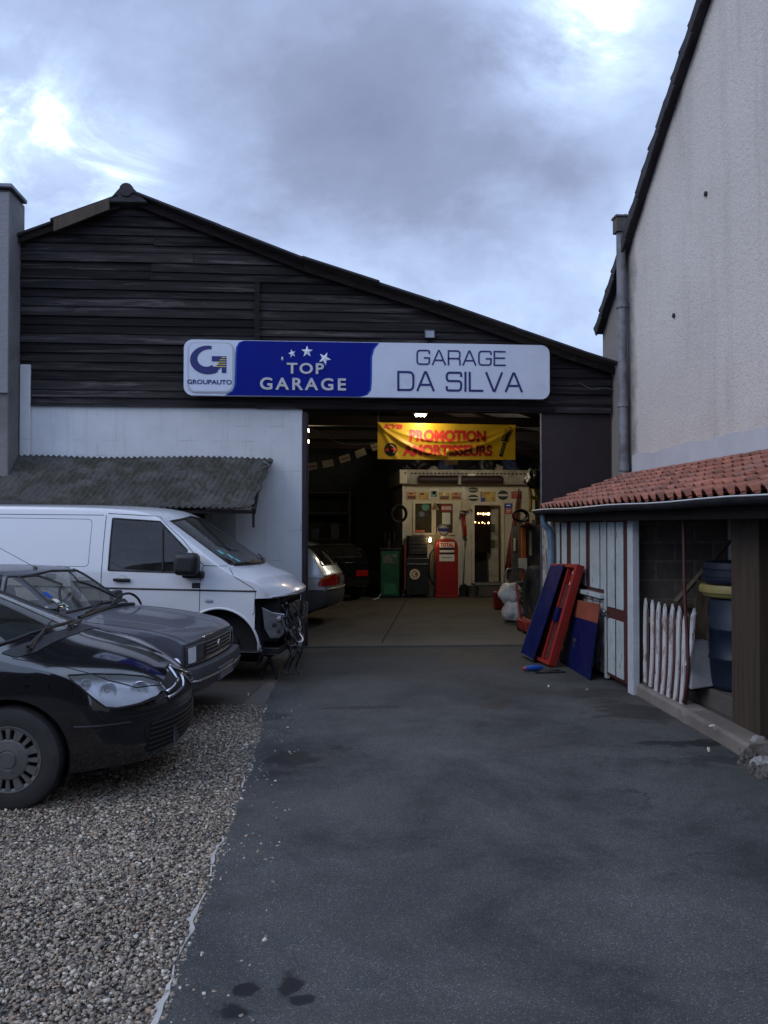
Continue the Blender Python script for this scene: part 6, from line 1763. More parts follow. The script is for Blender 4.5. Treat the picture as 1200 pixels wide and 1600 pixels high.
poster(789, 800.5, 794.5, 803, mat('faded_red_notice', (.42, .10, .09), .6), 'small faded red notice below the blue one beside the door', 'notice', group=None, name='notice', stripe=[(.2, .8, .25, .45, Pw), (.2, .7, .6, .7, Pw)])
poster(688.5, 706, 788.5, 799.5, M['red'], 'red sign with white lettering at the top of the office window', 'sign', group=None, name='window_sign', d=.055, stripe=[(.1, .22, .3, .7, Pw)])
o_ = put_text('CAISSE', ox(691.5), oz(796.5), ox(704.5) - ox(691.5), oz(791.5) - oz(796.5), OY - .0565, Pw, None, .03, .003)
ws_ = [o for o in bpy.data.objects if o.name == 'window_sign'][0]; under(o_, ws_)
poster(690.5, 703, 801, 819.5, Pw, 'plain white sheet taped under the red sign in the office window', 'notice', group=None, name='notice', d=.05)
def disc(px, py, rx, ry, m, label, name='badge', cat='badge', d=.014, inner=None, band=None, Y=OY, group=None):
    t = thing(name, label, cat, (ox(px), Y - d, oz(py)), 0, group); bpy.context.view_layer.update()
    rX = (ox(px + rx) - ox(px)); rZ = oz(py - ry) - oz(py)
    def el(k, y0, y1, mm, nm):
        mb = MB(); pts = [(ox(px) + rX * k * math.cos(R(a)), y0, oz(py) + rZ * k * math.sin(R(a))) for a in range(0, 360, 12)]
        mb.prism(pts, (0, y1 - y0, 0)); under(mb.build(nm, mm), t)
    el(1, Y - .002, Y - d, m, 'disc')
    if inner: el(.72, Y - d - .001, Y - d - .004, inner, 'inner_disc')
    if band: under(MB().bb(ox(px) - rX * .92, ox(px) + rX * .92, Y - d - .008, Y - d - .0045, oz(py) - rZ * .22, oz(py) + rZ * .22).build('band', band), t)
    return t
disc(739.5, 765.5, 8, 4.2, mo['navy'], 'upper dark oval badge above the office door frame', band=M['cream_dark'], group='oval badges')
disc(739.5, 778, 8.5, 5, mo['navy'], 'lower dark oval badge above the office door frame', band=Pw, group='oval badges')
disc(786, 773.5, 8.2, 7.4, mo['navy'], 'round black badge with a pale band above the office door', inner=mat('badge_blue', (.03, .06, .08), .5), band=M['cream'])
disc(665, 792, 6, 6, mat('sticker_teal', (.05, .22, .16), .5), 'round teal sticker at the top of the left office window pane', name='sticker', cat='sticker', d=.004, Y=OY + .025)
disc(659, 803.5, 5.5, 5.5, mo['navy'], 'round navy sticker on the left office window pane', name='sticker', cat='sticker', d=.004, Y=OY + .025, inner=mat('sticker_ring', (.10, .13, .2), .5))
tri = thing('warning_triangle', 'yellow triangular warning sign hung over the middle of the office window', 'warning sign', (ox(679), OY - .06, oz(790)))
bpy.context.view_layer.update()
under(MB().prism([(ox(672), OY - .05, oz(797)), (ox(686), OY - .05, oz(797)), (ox(679), OY - .05, oz(784.5))], (0, -.01, 0)).build('sign_plate', M['yellow']), tri)
under(MB().prism([(ox(675.5), OY - .061, oz(795)), (ox(682.5), OY - .061, oz(795)), (ox(679), OY - .061, oz(788.5))], (0, -.002, 0)).build('symbol', brown), tri)
poster(647.5, 663, 828, 832, mat('orange_sticker', (.62, .16, .05), .5), 'narrow orange sticker at the foot of the left office window', 'sticker', group=None, name='sticker', d=.045)
# ---- petrol pumps and tool chest
PY = 19.35
def px3(px, py=900, Y=PY): return at_y(px, py, Y).x
def pz(py, px=700, Y=PY): return at_y(px, py, Y).z
rp = thing('red_petrol_pump', 'red vintage petrol pump lettered TOTAL with a globe on top', 'petrol pump', (px3(698.5), PY, .03))
bpy.context.view_layer.update()
x0, x1, zt = px3(681.5), px3(716), pz(841)
out = [(x0, .10), (x1, .10), (x1, zt - .20), (x1 - .03, zt - .09), (x1 - .10, zt - .02), ((x0 + x1) / 2, zt), (x0 + .10, zt - .02), (x0 + .03, zt - .09), (x0, zt - .20)]
under(MB().prism([(x, PY, z) for x, z in out], (0, .42, 0)).build('pump_body', M['red'], bevel=.02, seg=3), rp)
under(MB().bb(x0 - .015, x1 + .015, PY - .015, PY + .43, .03, .098).build('plinth', M['red'], bevel=.008), rp)
sp_ = under(MB().bb(px3(686.5), px3(710), PY - .012, PY - .001, pz(855.5), pz(847)).build('sign_plate', M['paper_white'], bevel=.002), rp)
under(put_text('TOTAL', px3(687.8), pz(854.5), px3(708.8) - px3(687.8), pz(848.2) - pz(854.5), PY - .013, M['banner_red'], None, .05, .003), sp_)
under(MB().bb(px3(687), px3(709.5), PY - .01, PY - .001, pz(863), pz(859.5)).build('dial', M['white_plastic']), rp)
under(MB().bb(px3(686.5), px3(710), PY - .006, PY - .001, pz(859), pz(856)).bb(px3(686.5), px3(710), PY - .006, PY - .001, pz(866), pz(863.5)).build('dark_panel', M['black']), rp)
pl_ = under(MB().bb(px3(686.5), px3(710), PY - .012, PY - .001, pz(877), pz(866.5)).build('price_plate', M['white_plastic'], bevel=.002), rp)
under(MB().bb(px3(690), px3(706), PY - .0135, PY - .0125, pz(871.5), pz(870.6)).build('print', M['dark_metal']), pl_)
gz = pz(828)
gl_ = under(MB().lathe([(.001, -.05), (.12, -.05), (.14, -.02), (.14, .03), (.12, .06), (.001, .06)], (px3(694), PY + .16, gz), 28, 'y').build('globe', M['cream_dark'], auto=40), rp)
under(MB().lathe([(.108, -.053), (.128, -.049), (.128, -.045)], (px3(694), PY + .16, gz), 28, 'y', caps=False).build('ring', M['sign_navy']), gl_)
under(MB().bb(px3(694) - .13, px3(694) + .13, PY + .102, PY + .108, gz - .035, gz + .035).build('band', M['sign_navy']), gl_)
under(MB().lathe([(.08, 0), (.05, .04), (.05, .07)], (px3(694), PY + .18, zt - .02), 14).build('globe_neck', M['white_plastic']), rp)
under(MB().tube(smoothed([Vector((x0 - .02, PY + .1, 1.15)), Vector((x0 - .14, PY + .02, 1.0)), Vector((x0 - .15, PY, .55)), Vector((x0 - .05, PY, .35)), Vector((x0 - .03, PY + .1, .9))], 6), .02, 8).build('hose', M['black'], smooth=True), rp)
# tool chest
tc = thing('tool_chest', 'dark tall tool chest with a round white emblem between the two petrol pumps', 'tool chest', (px3(652), PY, .03))
bpy.context.view_layer.update()
a, b = px3(635), px3(671)
under(MB().bb(a, b, PY, PY + .5, .10, pz(872)).build('cabinet', mat('dark_chest', (.018, .020, .022), .4, .2, .3, 5), bevel=.012), tc)
tr_ = MB()
for (u0, u1) in ((866, 858.5), (857.5, 852), (851, 846), (845, 838)): tr_.bb(a + .06, b - .06, PY + .02, PY + .45, pz(u0), pz(u1))
under(tr_.bb(a + .04, b - .04, PY + .06, PY + .46, pz(872), pz(837)).build('drawer', M['dark_metal'], bevel=.006), tc)
under(MB().bb(a - .05, a - .002, PY + .02, PY + .45, .2, pz(852)).build('side_rail', mat('dark_red_metal', (.13, .025, .02), .5), bevel=.006), tc)
under(MB().bb(a + .02, b - .02, PY - .03, PY - .001, pz(882), pz(880)).build('handle_rail', M['steel']), tc)
em = under(MB().lathe([(.001, .0), (.118, 0), (.118, -.012), (.001, -.012)], (px3(648), PY - .001, pz(897)), 28, 'y').build('emblem', M['paper'], auto=40), tc)
under(MB().lathe([(.055, -.014), (.075, -.014), (.075, -.011)], (px3(648), PY - .001, pz(897)), 24, 'y', caps=False).lathe([(.001, -.016), (.03, -.016), (.03, -.013)], (px3(650), PY - .001, pz(897)), 16, 'y', caps=False).build('emblem_ring', brown), em)
mb = MB()
for (px, py) in ((637, 882), (647, 881), (663, 882)): mb.lathe([(.001, -.05), (.02, -.045), (.02, -.03)], (px3(px), PY, pz(py)), 10, 'y')
under(mb.build('catch', M['chrome']), tc)
mb = MB()
for x in (a + .06, b - .06): mb.lathe([(.05, -.02), (.05, .02)], (x, PY + .06, .065), 14, 'x')
under(mb.build('castor', M['black']), tc)
# green pump
gp_ = thing('green_petrol_pump', 'old dark green petrol pump standing leftmost of the pumps', 'petrol pump', (px3(609), PY + .1, .03))
bpy.context.view_layer.update()
a, b = px3(594.5), px3(624)
under(MB().bb(a, b, PY, PY + .42, .06, pz(859)).build('pump_body', M['green'], bevel=.02, seg=3), gp_)
under(MB().bb(a + .06, b - .06, PY - .012, PY - .001, pz(880), pz(866)).build('glass_panel', mat('grimy_glass', (.13, .17, .12), .4, 0, .5, 9, dirt=.6)), gp_)
under(MB().bb(a + .06, b - .06, PY - .01, PY - .001, pz(906), pz(884)).build('front_panel', M['green'], bevel=.004), gp_)
mb = MB(); mb.bb(a + .07, b - .07, PY - .012, PY - .001, pz(928), pz(912)); under(mb.build('lower_panel', mat('green_light', (.02, .16, .06), .45, 0, .3, 8, dirt=.4), bevel=.004), gp_)
under(MB().bb(a - .03, b + .03, PY - .03, PY + .45, pz(859) + .001, pz(856)).build('top_plate', M['dark_metal'], bevel=.006), gp_)
mb = MB()
for x in (a + .12, (a + b) / 2, b - .1): mb.tube([(x, PY + .2, pz(856)), (x, PY + .2, pz(832))], .018, 8)
mb.tube([((a + b) / 2 - .02, PY + .15, pz(856)), ((a + b) / 2 - .02, PY + .15, pz(845))], .05, 10)
under(mb.build('cylinder_top', M['dark_metal']), gp_)
under(MB().bb(a - .02, b + .02, PY - .02, PY + .44, .031, .059).build('plinth', M['black']), gp_)
tag(MB().bar((px3(590), PY - .3, .06), (px3(581), PY - .45, .04), .05, .012).bar((px3(590), PY - .3, .06), (px3(593.5), PY - .3, .16), .05, .012).build('white_rag_strip', M['white_plastic']), 'white bent strip lying at the foot of the green pump', 'strip')
# small oil lamp burning beside the red pump
ol = thing('bare_bulb_lamp', 'small glowing bulb lamp between the tool chest and the red pump', 'lamp', (px3(672), PY - .02, pz(848)))
bpy.context.view_layer.update()
c = Vector((px3(672), PY - .02, pz(843.5)))
under(MB().lathe([(.001, -.05), (.026, -.03), (.030, -.005), (.018, .03), (.006, .055), (.001, .06)], c, 14).build('bulb', m_emit('lamp_glow', (1, .72, .35), 26), smooth=True), ol)
under(MB().lathe([(.03, -.10), (.02, -.05)], c, 12).tube([c + Vector((0, 0, -.09)), c + Vector((.08, .1, -.1))], .01, 6).build('socket', M['black']), ol)
# broom / shovel, hanging red extinguisher, mop
def pole(name, label, cat, p0, p1, r, m, head=None, Y=OY - .15):
    a, b = at_y(*p0, Y), at_y(*p1, Y - .05); t = thing(name, label, cat, tuple(b)); bpy.context.view_layer.update()
    under(MB().tube([a, b], r, 8).build('handle', m, smooth=True), t); return t, a, b
t, a, b = pole('shovel', 'long handled black shovel leaning beside the red petrol pump', 'shovel', (727, 838), (724, 922), .014, M['steel'])
under(MB().prism([(b.x - .10, b.y - .03, .04), (b.x + .12, b.y - .03, .04), (b.x + .13, b.y - .03, .26), (b.x + .03, b.y - .03, .33), (b.x - .06, b.y - .03, .30), (b.x - .11, b.y - .03, .22)], (0, .05, 0)).build('blade', M['black'], bevel=.01), t)
t, a, b = pole('grease_gun', 'red cylinder hanging on the post between the office window and door', 'hand pump', (724, 806), (727, 837), .045, M['red'])
under(MB().tube([a + Vector((-.09, 0, .02)), a + Vector((.06, 0, .03))], .04, 10).build('head', M['black']), t)
under(MB().tube([b, b + Vector((.03, 0, -.12))], .015, 8).build('nozzle', M['black']), t)
t = thing('hanging_mop', 'beige tangle of rope hanging on the white post of the office', 'rope', tuple(at_y(726, 790, OY - .15))); bpy.context.view_layer.update()
rs = random.Random(3); mb = MB()
for k in range(24):
    c = at_y(726, 778, OY - .12); p = [c + Vector((rs.uniform(-.03, .03), rs.uniform(-.03, .03), 0))]
    for q in range(4): p.append(p[-1] + Vector((rs.uniform(-.06, .06), rs.uniform(-.03, .03), -.075)))
    mb.tube(smoothed(p, 3), .012, 5)
under(mb.build('strands', M['paper'], smooth=True), t)
t, a, b = pole('red_parasol', 'furled dark red parasol leaning beside the office door', 'parasol', (811, 764), (793, 905), .014, M['dark_metal'])
u_ = (b - a); under(MB().tube([a + u_ * .05, a + u_ * .35, a + u_ * .6, a + u_ * .92], [.02, .055, .085, .10], 10).build('canopy', mat('dark_red_cloth', (.17, .03, .025), .85, 0, .3, 14), smooth=True), t)
# cluttered rack to the right: planks, orange board, labels
RY = 17.6
def rx(px, py=880): return at_y(px, py, RY).x
def rz(py, px=820): return at_y(px, py, RY).z
rk = thing('timber_rack', 'grey timber rack of upright planks at the right side inside the garage', 'rack', (rx(825), RY, .03)); bpy.context.view_layer.update()
mb = MB()
for (x0, x1, yt) in ((800, 808, 822), (808.5, 817, 815), (822, 831, 818), (831.5, 838, 812), (838.5, 850, 820)): mb.bb(rx(x0), rx(x1), RY, RY + .05, .03, rz(yt))
under(mb.build('plank', mat('grey_plank', (.11, .10, .08), .85, 0, .35, 9), bevel=.004), rk)
tag(MB().bb(rx(814), rx(821), RY - .06, RY - .002, .25, rz(819)).build('orange_board', M['orange'], bevel=.006), 'upright orange board propped against the grey timber rack', 'board')
tag(MB().bb(rx(826.5), rx(831), RY - .03, RY - .003, rz(868), rz(830)).build('white_rail', M['paper'], bevel=.01), 'tall narrow cream plate fixed to the right of the orange board', 'plate')
tag(MB().bb(rx(802.5), rx(805.5), RY - .02, RY - .003, rz(861), rz(841)).build('white_rail', M['paper'], bevel=.004), 'short narrow pale plate left of the orange board', 'plate')
poster(0, 1, 0, 1, Pw, 'x') if False else None
tag(MB().bb(rx(809), rx(822), RY - .085, RY - .064, rz(890), rz(872)).build('paper_list', M['paper_white']), 'printed white sheet pinned across the foot of the orange board', 'notice')
hp = thing('hose_coil', 'dark hose coil hanging at the top of the timber rack', 'hose', tuple(at_y(812, 806, RY - .1))); bpy.context.view_layer.update()
mb = MB(); c = at_y(812, 806, RY - .12)
for k in range(4): mb.tube([c + Vector(((.14 + .01 * k) * math.cos(R(q)), -.03 * k, (.10 + .01 * k) * math.sin(R(q)))) for q in range(0, 360, 20)], .018, 6, closed=True)
under(mb.build('hose', M['black'], smooth=True), hp)
cl = at_y(822, 813, RY - .14)
ca = thing('yellow_container', 'small yellow and red container standing on top of the rack', 'container', tuple(cl)); bpy.context.view_layer.update()
under(MB().box(cl + Vector((0, 0, .0)), (.12, .10, .09)).build('top_half', M['yellow'], bevel=.01), ca); under(MB().box(cl + Vector((.03, 0, -.085)), (.11, .10, .07)).build('lower_half', M['red'], bevel=.01), ca)
under(MB().bar(cl + Vector((-.1, .1, -.13)), cl + Vector((.2, .1, -.13)), .14, .02).build('shelf', M['dark_metal']), ca)
# yellow straps at upper right
ys_ = thing('yellow_strap', 'tangled yellow straps hanging from the upper right corner inside the bay', 'strap', tuple(at_y(835, 770, 16.5))); bpy.context.view_layer.update()
mb = MB()
for pts in (((826, 755), (836, 763), (848, 770)), ((827, 758), (829, 780), (828, 800)), ((836, 765), (843, 785), (846, 800)), ((828, 775), (838, 780), (848, 783))):
    P = [at_y(x, y, 16.5) for x, y in pts]; mb.tube(smoothed(P, 4), .035, 5)
under(mb.build('webbing', mat('strap_yellow', (.42, .28, .04), .7, 0, .3, 14)), ys_)
tag(MB().add(*rock(at_y(838, 748, 16.4), .22, 9, .7)).build('dark_bundle', M['black'], smooth=True), 'black bundle stored high above the yellow straps', 'bundle')
# hand truck with white sacks, big tyre
TY = 14.6
def tx(px, Y=TY, py=930): return at_y(px, py, Y).x
def tz(py, Y=TY, px=815): return at_y(px, py, Y).z
ht = thing('hand_truck', 'grey tubular hand truck standing behind the white sacks', 'hand truck', (tx(800), TY + .5, .03)); bpy.context.view_layer.update()
Y2 = TY + .45
P = [Vector((at_y(790, 950, Y2).x, Y2, .10)), Vector((at_y(788, 900, Y2).x, Y2, tz(905, Y2))), Vector((at_y(791, 893, Y2).x, Y2, tz(892, Y2))), Vector((at_y(797, 890, Y2).x, Y2, tz(889, Y2))), Vector((at_y(814, 890, Y2).x, Y2, tz(889, Y2))), Vector((at_y(820, 893, Y2).x, Y2, tz(893, Y2))), Vector((at_y(822, 905, Y2).x, Y2, tz(905, Y2))), Vector((at_y(822, 950, Y2).x, Y2, .10))]
under(MB().tube(smoothed(P, 5), .018, 8).build('frame', M['steel'], smooth=True), ht)
under(MB().bar(P[0] + Vector((0, 0, .35)), P[-1] + Vector((0, 0, .35)), .02).bar(P[0] + Vector((0, -.12, -.05)), P[-1] + Vector((0, -.12, -.05)), .28, .02).build('toe_plate', M['orange'], bevel=.003), ht)
for s_, p in ((-1, P[0]), (1, P[-1])): under(MB().lathe([(.03, -.03), (.10, -.025), (.10, .025), (.03, .03)], (p.x, Y2 + .08, .13), 20, 'x').build('wheel', M['rubber'], auto=40), ht)
def sack(c, sx_, sy_, sz_, seed, name, label):
    bm = bmesh.new(); bmesh.ops.create_icosphere(bm, subdivisions=4, radius=1)
    for v in bm.verts:
        n = v.co.copy(); k = 1 + .22 * mnoise.noise(n * 1.6 + Vector((seed, 0, 0))) + .10 * abs(mnoise.noise(n * 4 + Vector((0, seed, 0)))) + .05 * mnoise.noise(n * 9)
        v.co = Vector((n.x * sx_, n.y * sy_, max(n.z, -.75) * sz_)) * k
    vs = [v.co + Vector(c) for v in bm.verts]; fs = [tuple(v.index for v in f.verts) for f in bm.faces]; bm.free()
    o = MB().add(vs, fs).build(name, M['bag'], smooth=True)
    t = thing(name, label, 'sack', tuple(c), 0, 'white sacks on the hand truck'); bpy.context.view_layer.update(); o.name = 'sack_cloth'; return under(o, t), t
c1 = at_y(798, 928, TY); c2 = at_y(801, 948, TY - .06)
c2.z = .03 + .17
o1, t1 = sack(c2, .175, .20, .20, 2, 'white_sack', 'lower crumpled white sack standing on the garage floor')
o2, t2_ = sack(Vector((c1.x, c1.y + .02, c1.z)), .20, .20, .19, 5, 'white_sack', 'upper white sack with a yellow patch lying on the other sack')
under(MB().add(*rock(at_y(809, 924, TY - .12), .07, 3, .6)).build('yellow_patch', M['yellow'], smooth=True), t2_)
tag(MB().add(*rock(at_z(787, 963, .05), .045, 13, .6)).build('white_lump', M['paper_white'], smooth=True), 'small white lump on the floor left of the sacks', 'litter')
ty = thing('spare_wheel', 'large black tyre standing upright inside the right edge of the bay', 'tyre', (tx(833, 13.6), 13.6, .03)); bpy.context.view_layer.update()
r_ = .50; zc_ = .03 + r_
cxt = at_y(826, 930, 13.6).x + .15
under(MB().lathe([(r_ * .62, -.10), (r_ * .85, -.125), (r_ * .97, -.11), (r_, -.07), (r_, .07), (r_ * .97, .11), (r_ * .85, .125), (r_ * .62, .10)], (cxt, 13.7, zc_), 48, 'x', caps=False).build('tyre_tread', M['rubber'], auto=40), ty)
under(MB().lathe([(r_ * .62, -.095), (r_ * .5, -.05), (.08, -.06), (.001, -.06)], (cxt, 13.7, zc_), 32, 'x', caps=False).build('wheel_disc', M['dark_metal'], auto=40), ty)
tr = thing('orange_trolley', 'low red orange trolley jack on the floor in front of the standing tyre', 'trolley jack', (tx(822, 13.2), 13.2, .03)); bpy.context.view_layer.update()
a_ = at_y(818, 975, 13.1)
under(MB().bb(a_.x - .05, a_.x + .12, 12.8, 13.35, .06, .22).build('chassis', M['red_paint'], bevel=.02), tr)
under(MB().tube([(a_.x + .0, 13.3, .2), (a_.x - .04, 13.4, .75)], .02, 8).build('handle', M['red_paint']), tr)
for q in (12.86, 13.28): under(MB().lathe([(.03, -.09), (.05, -.09), (.05, .09), (.03, .09)], (a_.x + .035, q, .085), 14, 'x').build('wheel', M['black']), tr)
# ---- odds and ends around the office
def item(name, label, cat, x, y, z=.03, group=None):
    t = thing(name, label, cat, (x, y, z), 0, group); return t
t = item('coiled_hose', 'dark coil of hose hung on the left corner post of the office', 'hose', ox(622), OY - .2, oz(803)); mb = MB()
for k in range(5): mb.tube([Vector(((.15 + .008 * k) * math.cos(R(q)), -.03 * k, (.17 + .008 * k) * math.sin(R(q)))) for q in range(0, 360, 20)], .017, 6, closed=True)
mb.build('hose', M['dark_metal'], t, smooth=True)
t = item('bucket', 'grey metal bucket on the floor between the red pump and the step', 'bucket', ox(733), OY - .45)
MB().lathe([(.10, 0), (.14, .26), (.145, .265), (.135, .265), (.095, .01), (.001, .01)], (0, 0, 0), 24).build('pail', M['steel'], t, auto=40)
MB().tube([(.14 * math.cos(R(a)), 0, .26 + .12 * math.sin(R(a))) for a in range(0, 181, 15)], .004, 5).build('handle', M['dark_metal'], t)
t = item('jerrycan', 'small red jerrycan beside the black tyre at the right of the bay', 'jerrycan', tx(790, 16.2), 16.6)
MB().bb(-.15, .15, -.08, .08, 0, .36).build('can', M['red'], t, bevel=.03, seg=3); MB().tube([(-.08, 0, .36), (-.06, 0, .42), (.06, 0, .42), (.08, 0, .36)], .012, 6).build('handle', M['red'], t)
rs = random.Random(12)
cols = ['brown', 'grey', 'blue']
for k, (px, w_, h_, zb) in enumerate(((806, .34, .30, 0), (806, .28, .22, .302), (840, .36, .42, 0), (840, .30, .20, .422))):
    t = item('carton', ['wide brown carton on the floor before the timber rack', 'small grey carton on top of the wide brown one', 'tall blue carton on the floor at the right end of the timber rack', 'low brown carton on top of the tall blue one'][k], 'carton', rx(px), RY - .55 - .1 * (k % 2), .03 + zb)
    MB().bb(-w_ / 2, w_ / 2, -.14, .14, 0, h_).build('box', mat('old_box_%s' % [cols[0], cols[1], cols[2], cols[0]][k], ((.10, .07, .04), (.08, .08, .08), (.04, .06, .10))[[0, 1, 2, 0][k]], .8), t, bevel=.01)
    MB().bb(-w_ / 2 - .001, w_ / 2 + .001, -.143, -.1405, h_ * .45, h_ * .55).build('tape', M['paper'], t)
for k, (px, yt, lb_x) in enumerate(((705, 716, 'white sheet of paper hanging just below the middle of the yellow banner'), (737, 741, 'pale card clipped on the front edge of the office roof'))):
    p_ = at_y(px, yt, 15.2 if k == 0 else OY - .35)
    tag(MB().box(p_ + Vector((0, 0, -.05)), (.24 if k == 0 else .16, .004, .13)).build('paper_card', M['paper_white']), lb_x, 'paper')
for k, (px, r_, zt_) in enumerate(((575, .20, .55), (560, .26, .30))):
    p_ = at_z(px, 925, .03)
    t = item('stacked_tyre', ['black tyre leaning on the dark wall left of the green pump', 'black tyre lying flat left of the green pump'][k], 'tyre', p_.x, 20.4 + k * .5, .03)
    if k == 1: MB().lathe([(.17, 0), (.27, .0), (.30, .04), (.30, .15), (.27, .19), (.17, .19), (.155, .1)], (0, 0, 0), 32, caps=False).build('tread', M['rubber'], t, auto=40)
    else: MB().lathe([(.17, -.09), (.27, -.09), (.30, -.05), (.30, .05), (.27, .09), (.17, .09), (.155, 0)], (0, 0, .30), 32, 'y', caps=False).build('tread', M['rubber'], t, auto=40)
for k in range(4):
    a_, b_ = Vector((-2 + k * 1.6, 12.6 + k * .7, 3.35)), Vector((-.2 + k * 1.3, 15.5 + k, 3.30)); c_ = (a_ + b_) / 2 + Vector((0, 0, -.16 - .03 * k))
    tag(MB().tube(smoothed([a_, c_, b_], 8), .010, 5).build('ceiling_cable', M['dark_metal']), ['leftmost', 'second', 'third', 'rightmost'][k] + ' of the slack cables drooping under the garage ceiling', 'cable', 'cables drooping under the ceiling')
# ---- banner
BY = 14.0
B0, B1 = at_y(590, 717, BY), at_y(805, 662, BY)
bn = thing('promotion_banner', 'yellow creased banner lettered PROMOTION AMORTISSEURS hanging in the garage bay', 'banner', ((B0.x + B1.x) / 2, BY, B1.z)); bpy.context.view_layer.update()
bw, bh = B1.x - B0.x, B1.z - B0.z
ztl = at_y(590, 660, BY).z; ztr = at_y(805, 664, BY).z
def bsurf(u, v, off=0.0):
    """u,v in 0..1 -> point on the hanging sheet with long sagging folds"""
    x = B0.x + bw * u
    z = B0.z + (ztl + (ztr - ztl) * u - B0.z) * v - .010 * math.sin(math.pi * u) * (1 - v)
    f = 0
    for (c, s_, a) in ((.62, 1.0, .030), (.42, .8, .022)):
        cu = v - (c - 0) * (1 - 0) + 0
    d1 = v - (.95 - 2.9 * u * (1 - u) * 1.15 * (1 if u < .5 else .86)); f += .034 * math.exp(-(d1 / .055) ** 2)
    d2 = v - (.98 - 1.9 * u * (1 - u)); f += .018 * math.exp(-(d2 / .045) ** 2)
    d3 = (v - .95) * .8 - (u - .015) * -6; f += .02 * math.exp(-(d3 / .12) ** 2) * (1 - u)
    d4 = v - (.9 - 2.5 * (1 - u)); f += .018 * math.exp(-(d4 / .07) ** 2) * max(0, u - .55)
    f += .012 * mnoise.noise(Vector((u * 7, v * 3, 1)))
    return Vector((x, BY - f - off, z))
nu, nv = 150, 44
vs = [bsurf(i / nu, j / nv) for j in range(nv + 1) for i in range(nu + 1)]
fs = [(j * (nu + 1) + i, j * (nu + 1) + i + 1, (j + 1) * (nu + 1) + i + 1, (j + 1) * (nu + 1) + i) for j in range(nv) for i in range(nu)]
gB = N('banner_vinyl'); gB.set(gB.mix(gB.ramp(gB.noise(3, 4), [(.3, 0), (.7, 1)]), (.60, .37, .022), (.66, .42, .028)), .38); gB.b.inputs['Subsurface Weight'].default_value = 0
tb = gB.new('ShaderNodeBsdfTranslucent'); tb.inputs[0].default_value = (.8, .5, .03, 1); mx = gB.new('ShaderNodeMixShader'); mx.inputs[0].default_value = .25
gB.lk(gB.b.outputs[0], mx.inputs[1]); gB.lk(tb.outputs[0], mx.inputs[2]); gB.lk(mx.outputs[0], gB.out.inputs[0])
under(MB().add(vs, fs).build('sheet', gB.m, smooth=True), bn)
def btext(body, x0, x1, y0, y1, m, bold, shear=0, spacing=1.0):
    u0, u1 = (x0 - 590) / 215, (x1 - 590) / 215; v0, v1 = 1 - (y1 - 662) / 55, 1 - (y0 - 662) / 55
    me = text_mesh(body, u1 - u0, v1 - v0, bold, .004, spacing, shear)
    bm = bmesh.new(); bm.from_mesh(me); bmesh.ops.triangulate(bm, faces=bm.faces[:]); 
    for _ in range(2):
        L = [e for e in bm.edges if (e.verts[0].co - e.verts[1].co).length > .02]
        bmesh.ops.subdivide_edges(bm, edges=L, cuts=1); bmesh.ops.triangulate(bm, faces=bm.faces[:])
    bm.to_mesh(me); bm.free()
    for v in me.vertices: v.co = bsurf(min(1, max(0, v.co.x + u0)), min(1, max(0, v.co.y + v0)), .003 + v.co.z * .5)
    return under(link('lettering', me, m), bn)
btext('PROMOTION', 639, 759, 671.5, 690, M['banner_red'], .055)
btext('AMORTISSEURS', 629, 769, 694, 711.5, M['banner_red'], .055)
btext('KYB', 599, 629, 664.5, 671.5, M['banner_red'], .05, .3)
def bdisc(px, py, r, m, off):
    u, v = (px - 590) / 215, 1 - (py - 662) / 55; mb = MB(); c = bsurf(u, v, off); n = 26
    P = [bsurf(u + r * math.cos(2 * math.pi * k / n) / 215, v + r * math.sin(2 * math.pi * k / n) / 55, off) for k in range(n)]
    mb.add(P + [c], [(k, (k + 1) % n, n) for k in range(n)]); return under(mb.build('emblem', m), bn)
bdisc(610.5, 702.5, 10, M['black'], .004); bdisc(610.5, 702.5, 6.5, M['banner'], .0055); bdisc(610.5, 702.5, 5.6, M['black'], .007)
btext('KYB', 601.5, 619.5, 700, 705, M['banner_red'], .06, .3)
for o in [o for o in bn.children if o.name.startswith('lettering')][-1:]:
    for v in o.data.vertices: v.co.y -= .008
# picture of a shock absorber
mb = MB()
def bq(a, b, w, off):
    (x0, y0), (x1, y1) = a, b; d = Vector((x1 - x0, y1 - y0)).normalized(); n_ = Vector((-d.y, d.x)) * w
    P = [bsurf((x - 590) / 215, 1 - (y - 662) / 55, off) for x, y in ((x0 - n_.x, y0 - n_.y), (x0 + n_.x, y0 + n_.y), (x1 + n_.x, y1 + n_.y), (x1 - n_.x, y1 - n_.y))]
    return P
for k in range(7):
    t0 = k / 7; x = 795 - 8 * t0; y = 670 + 20 * t0; mb.add(bq((x - 6, y - 1), (x + 6, y + 2), 1.1, .006), [(0, 1, 2, 3)])
mb.add(bq((797, 666), (789, 688), 2.2, .005), [(0, 1, 2, 3)]); mb.add(bq((788.5, 690), (782, 712), 2.8, .005), [(0, 1, 2, 3)])
under(mb.build('printed_damper', M['black']), bn)
mb = MB().add(bq((787.5, 693), (783, 709), 1.2, .007), [(0, 1, 2, 3)]); under(mb.build('printed_damper', M['yellow']), bn)
for (px, py) in ((591, 661), (804, 665)):
    a_ = at_y(px, py, BY); under(MB().tube([a_, a_ + Vector((0, .1, .35))], .006, 5).build('cord', M['black']), bn)
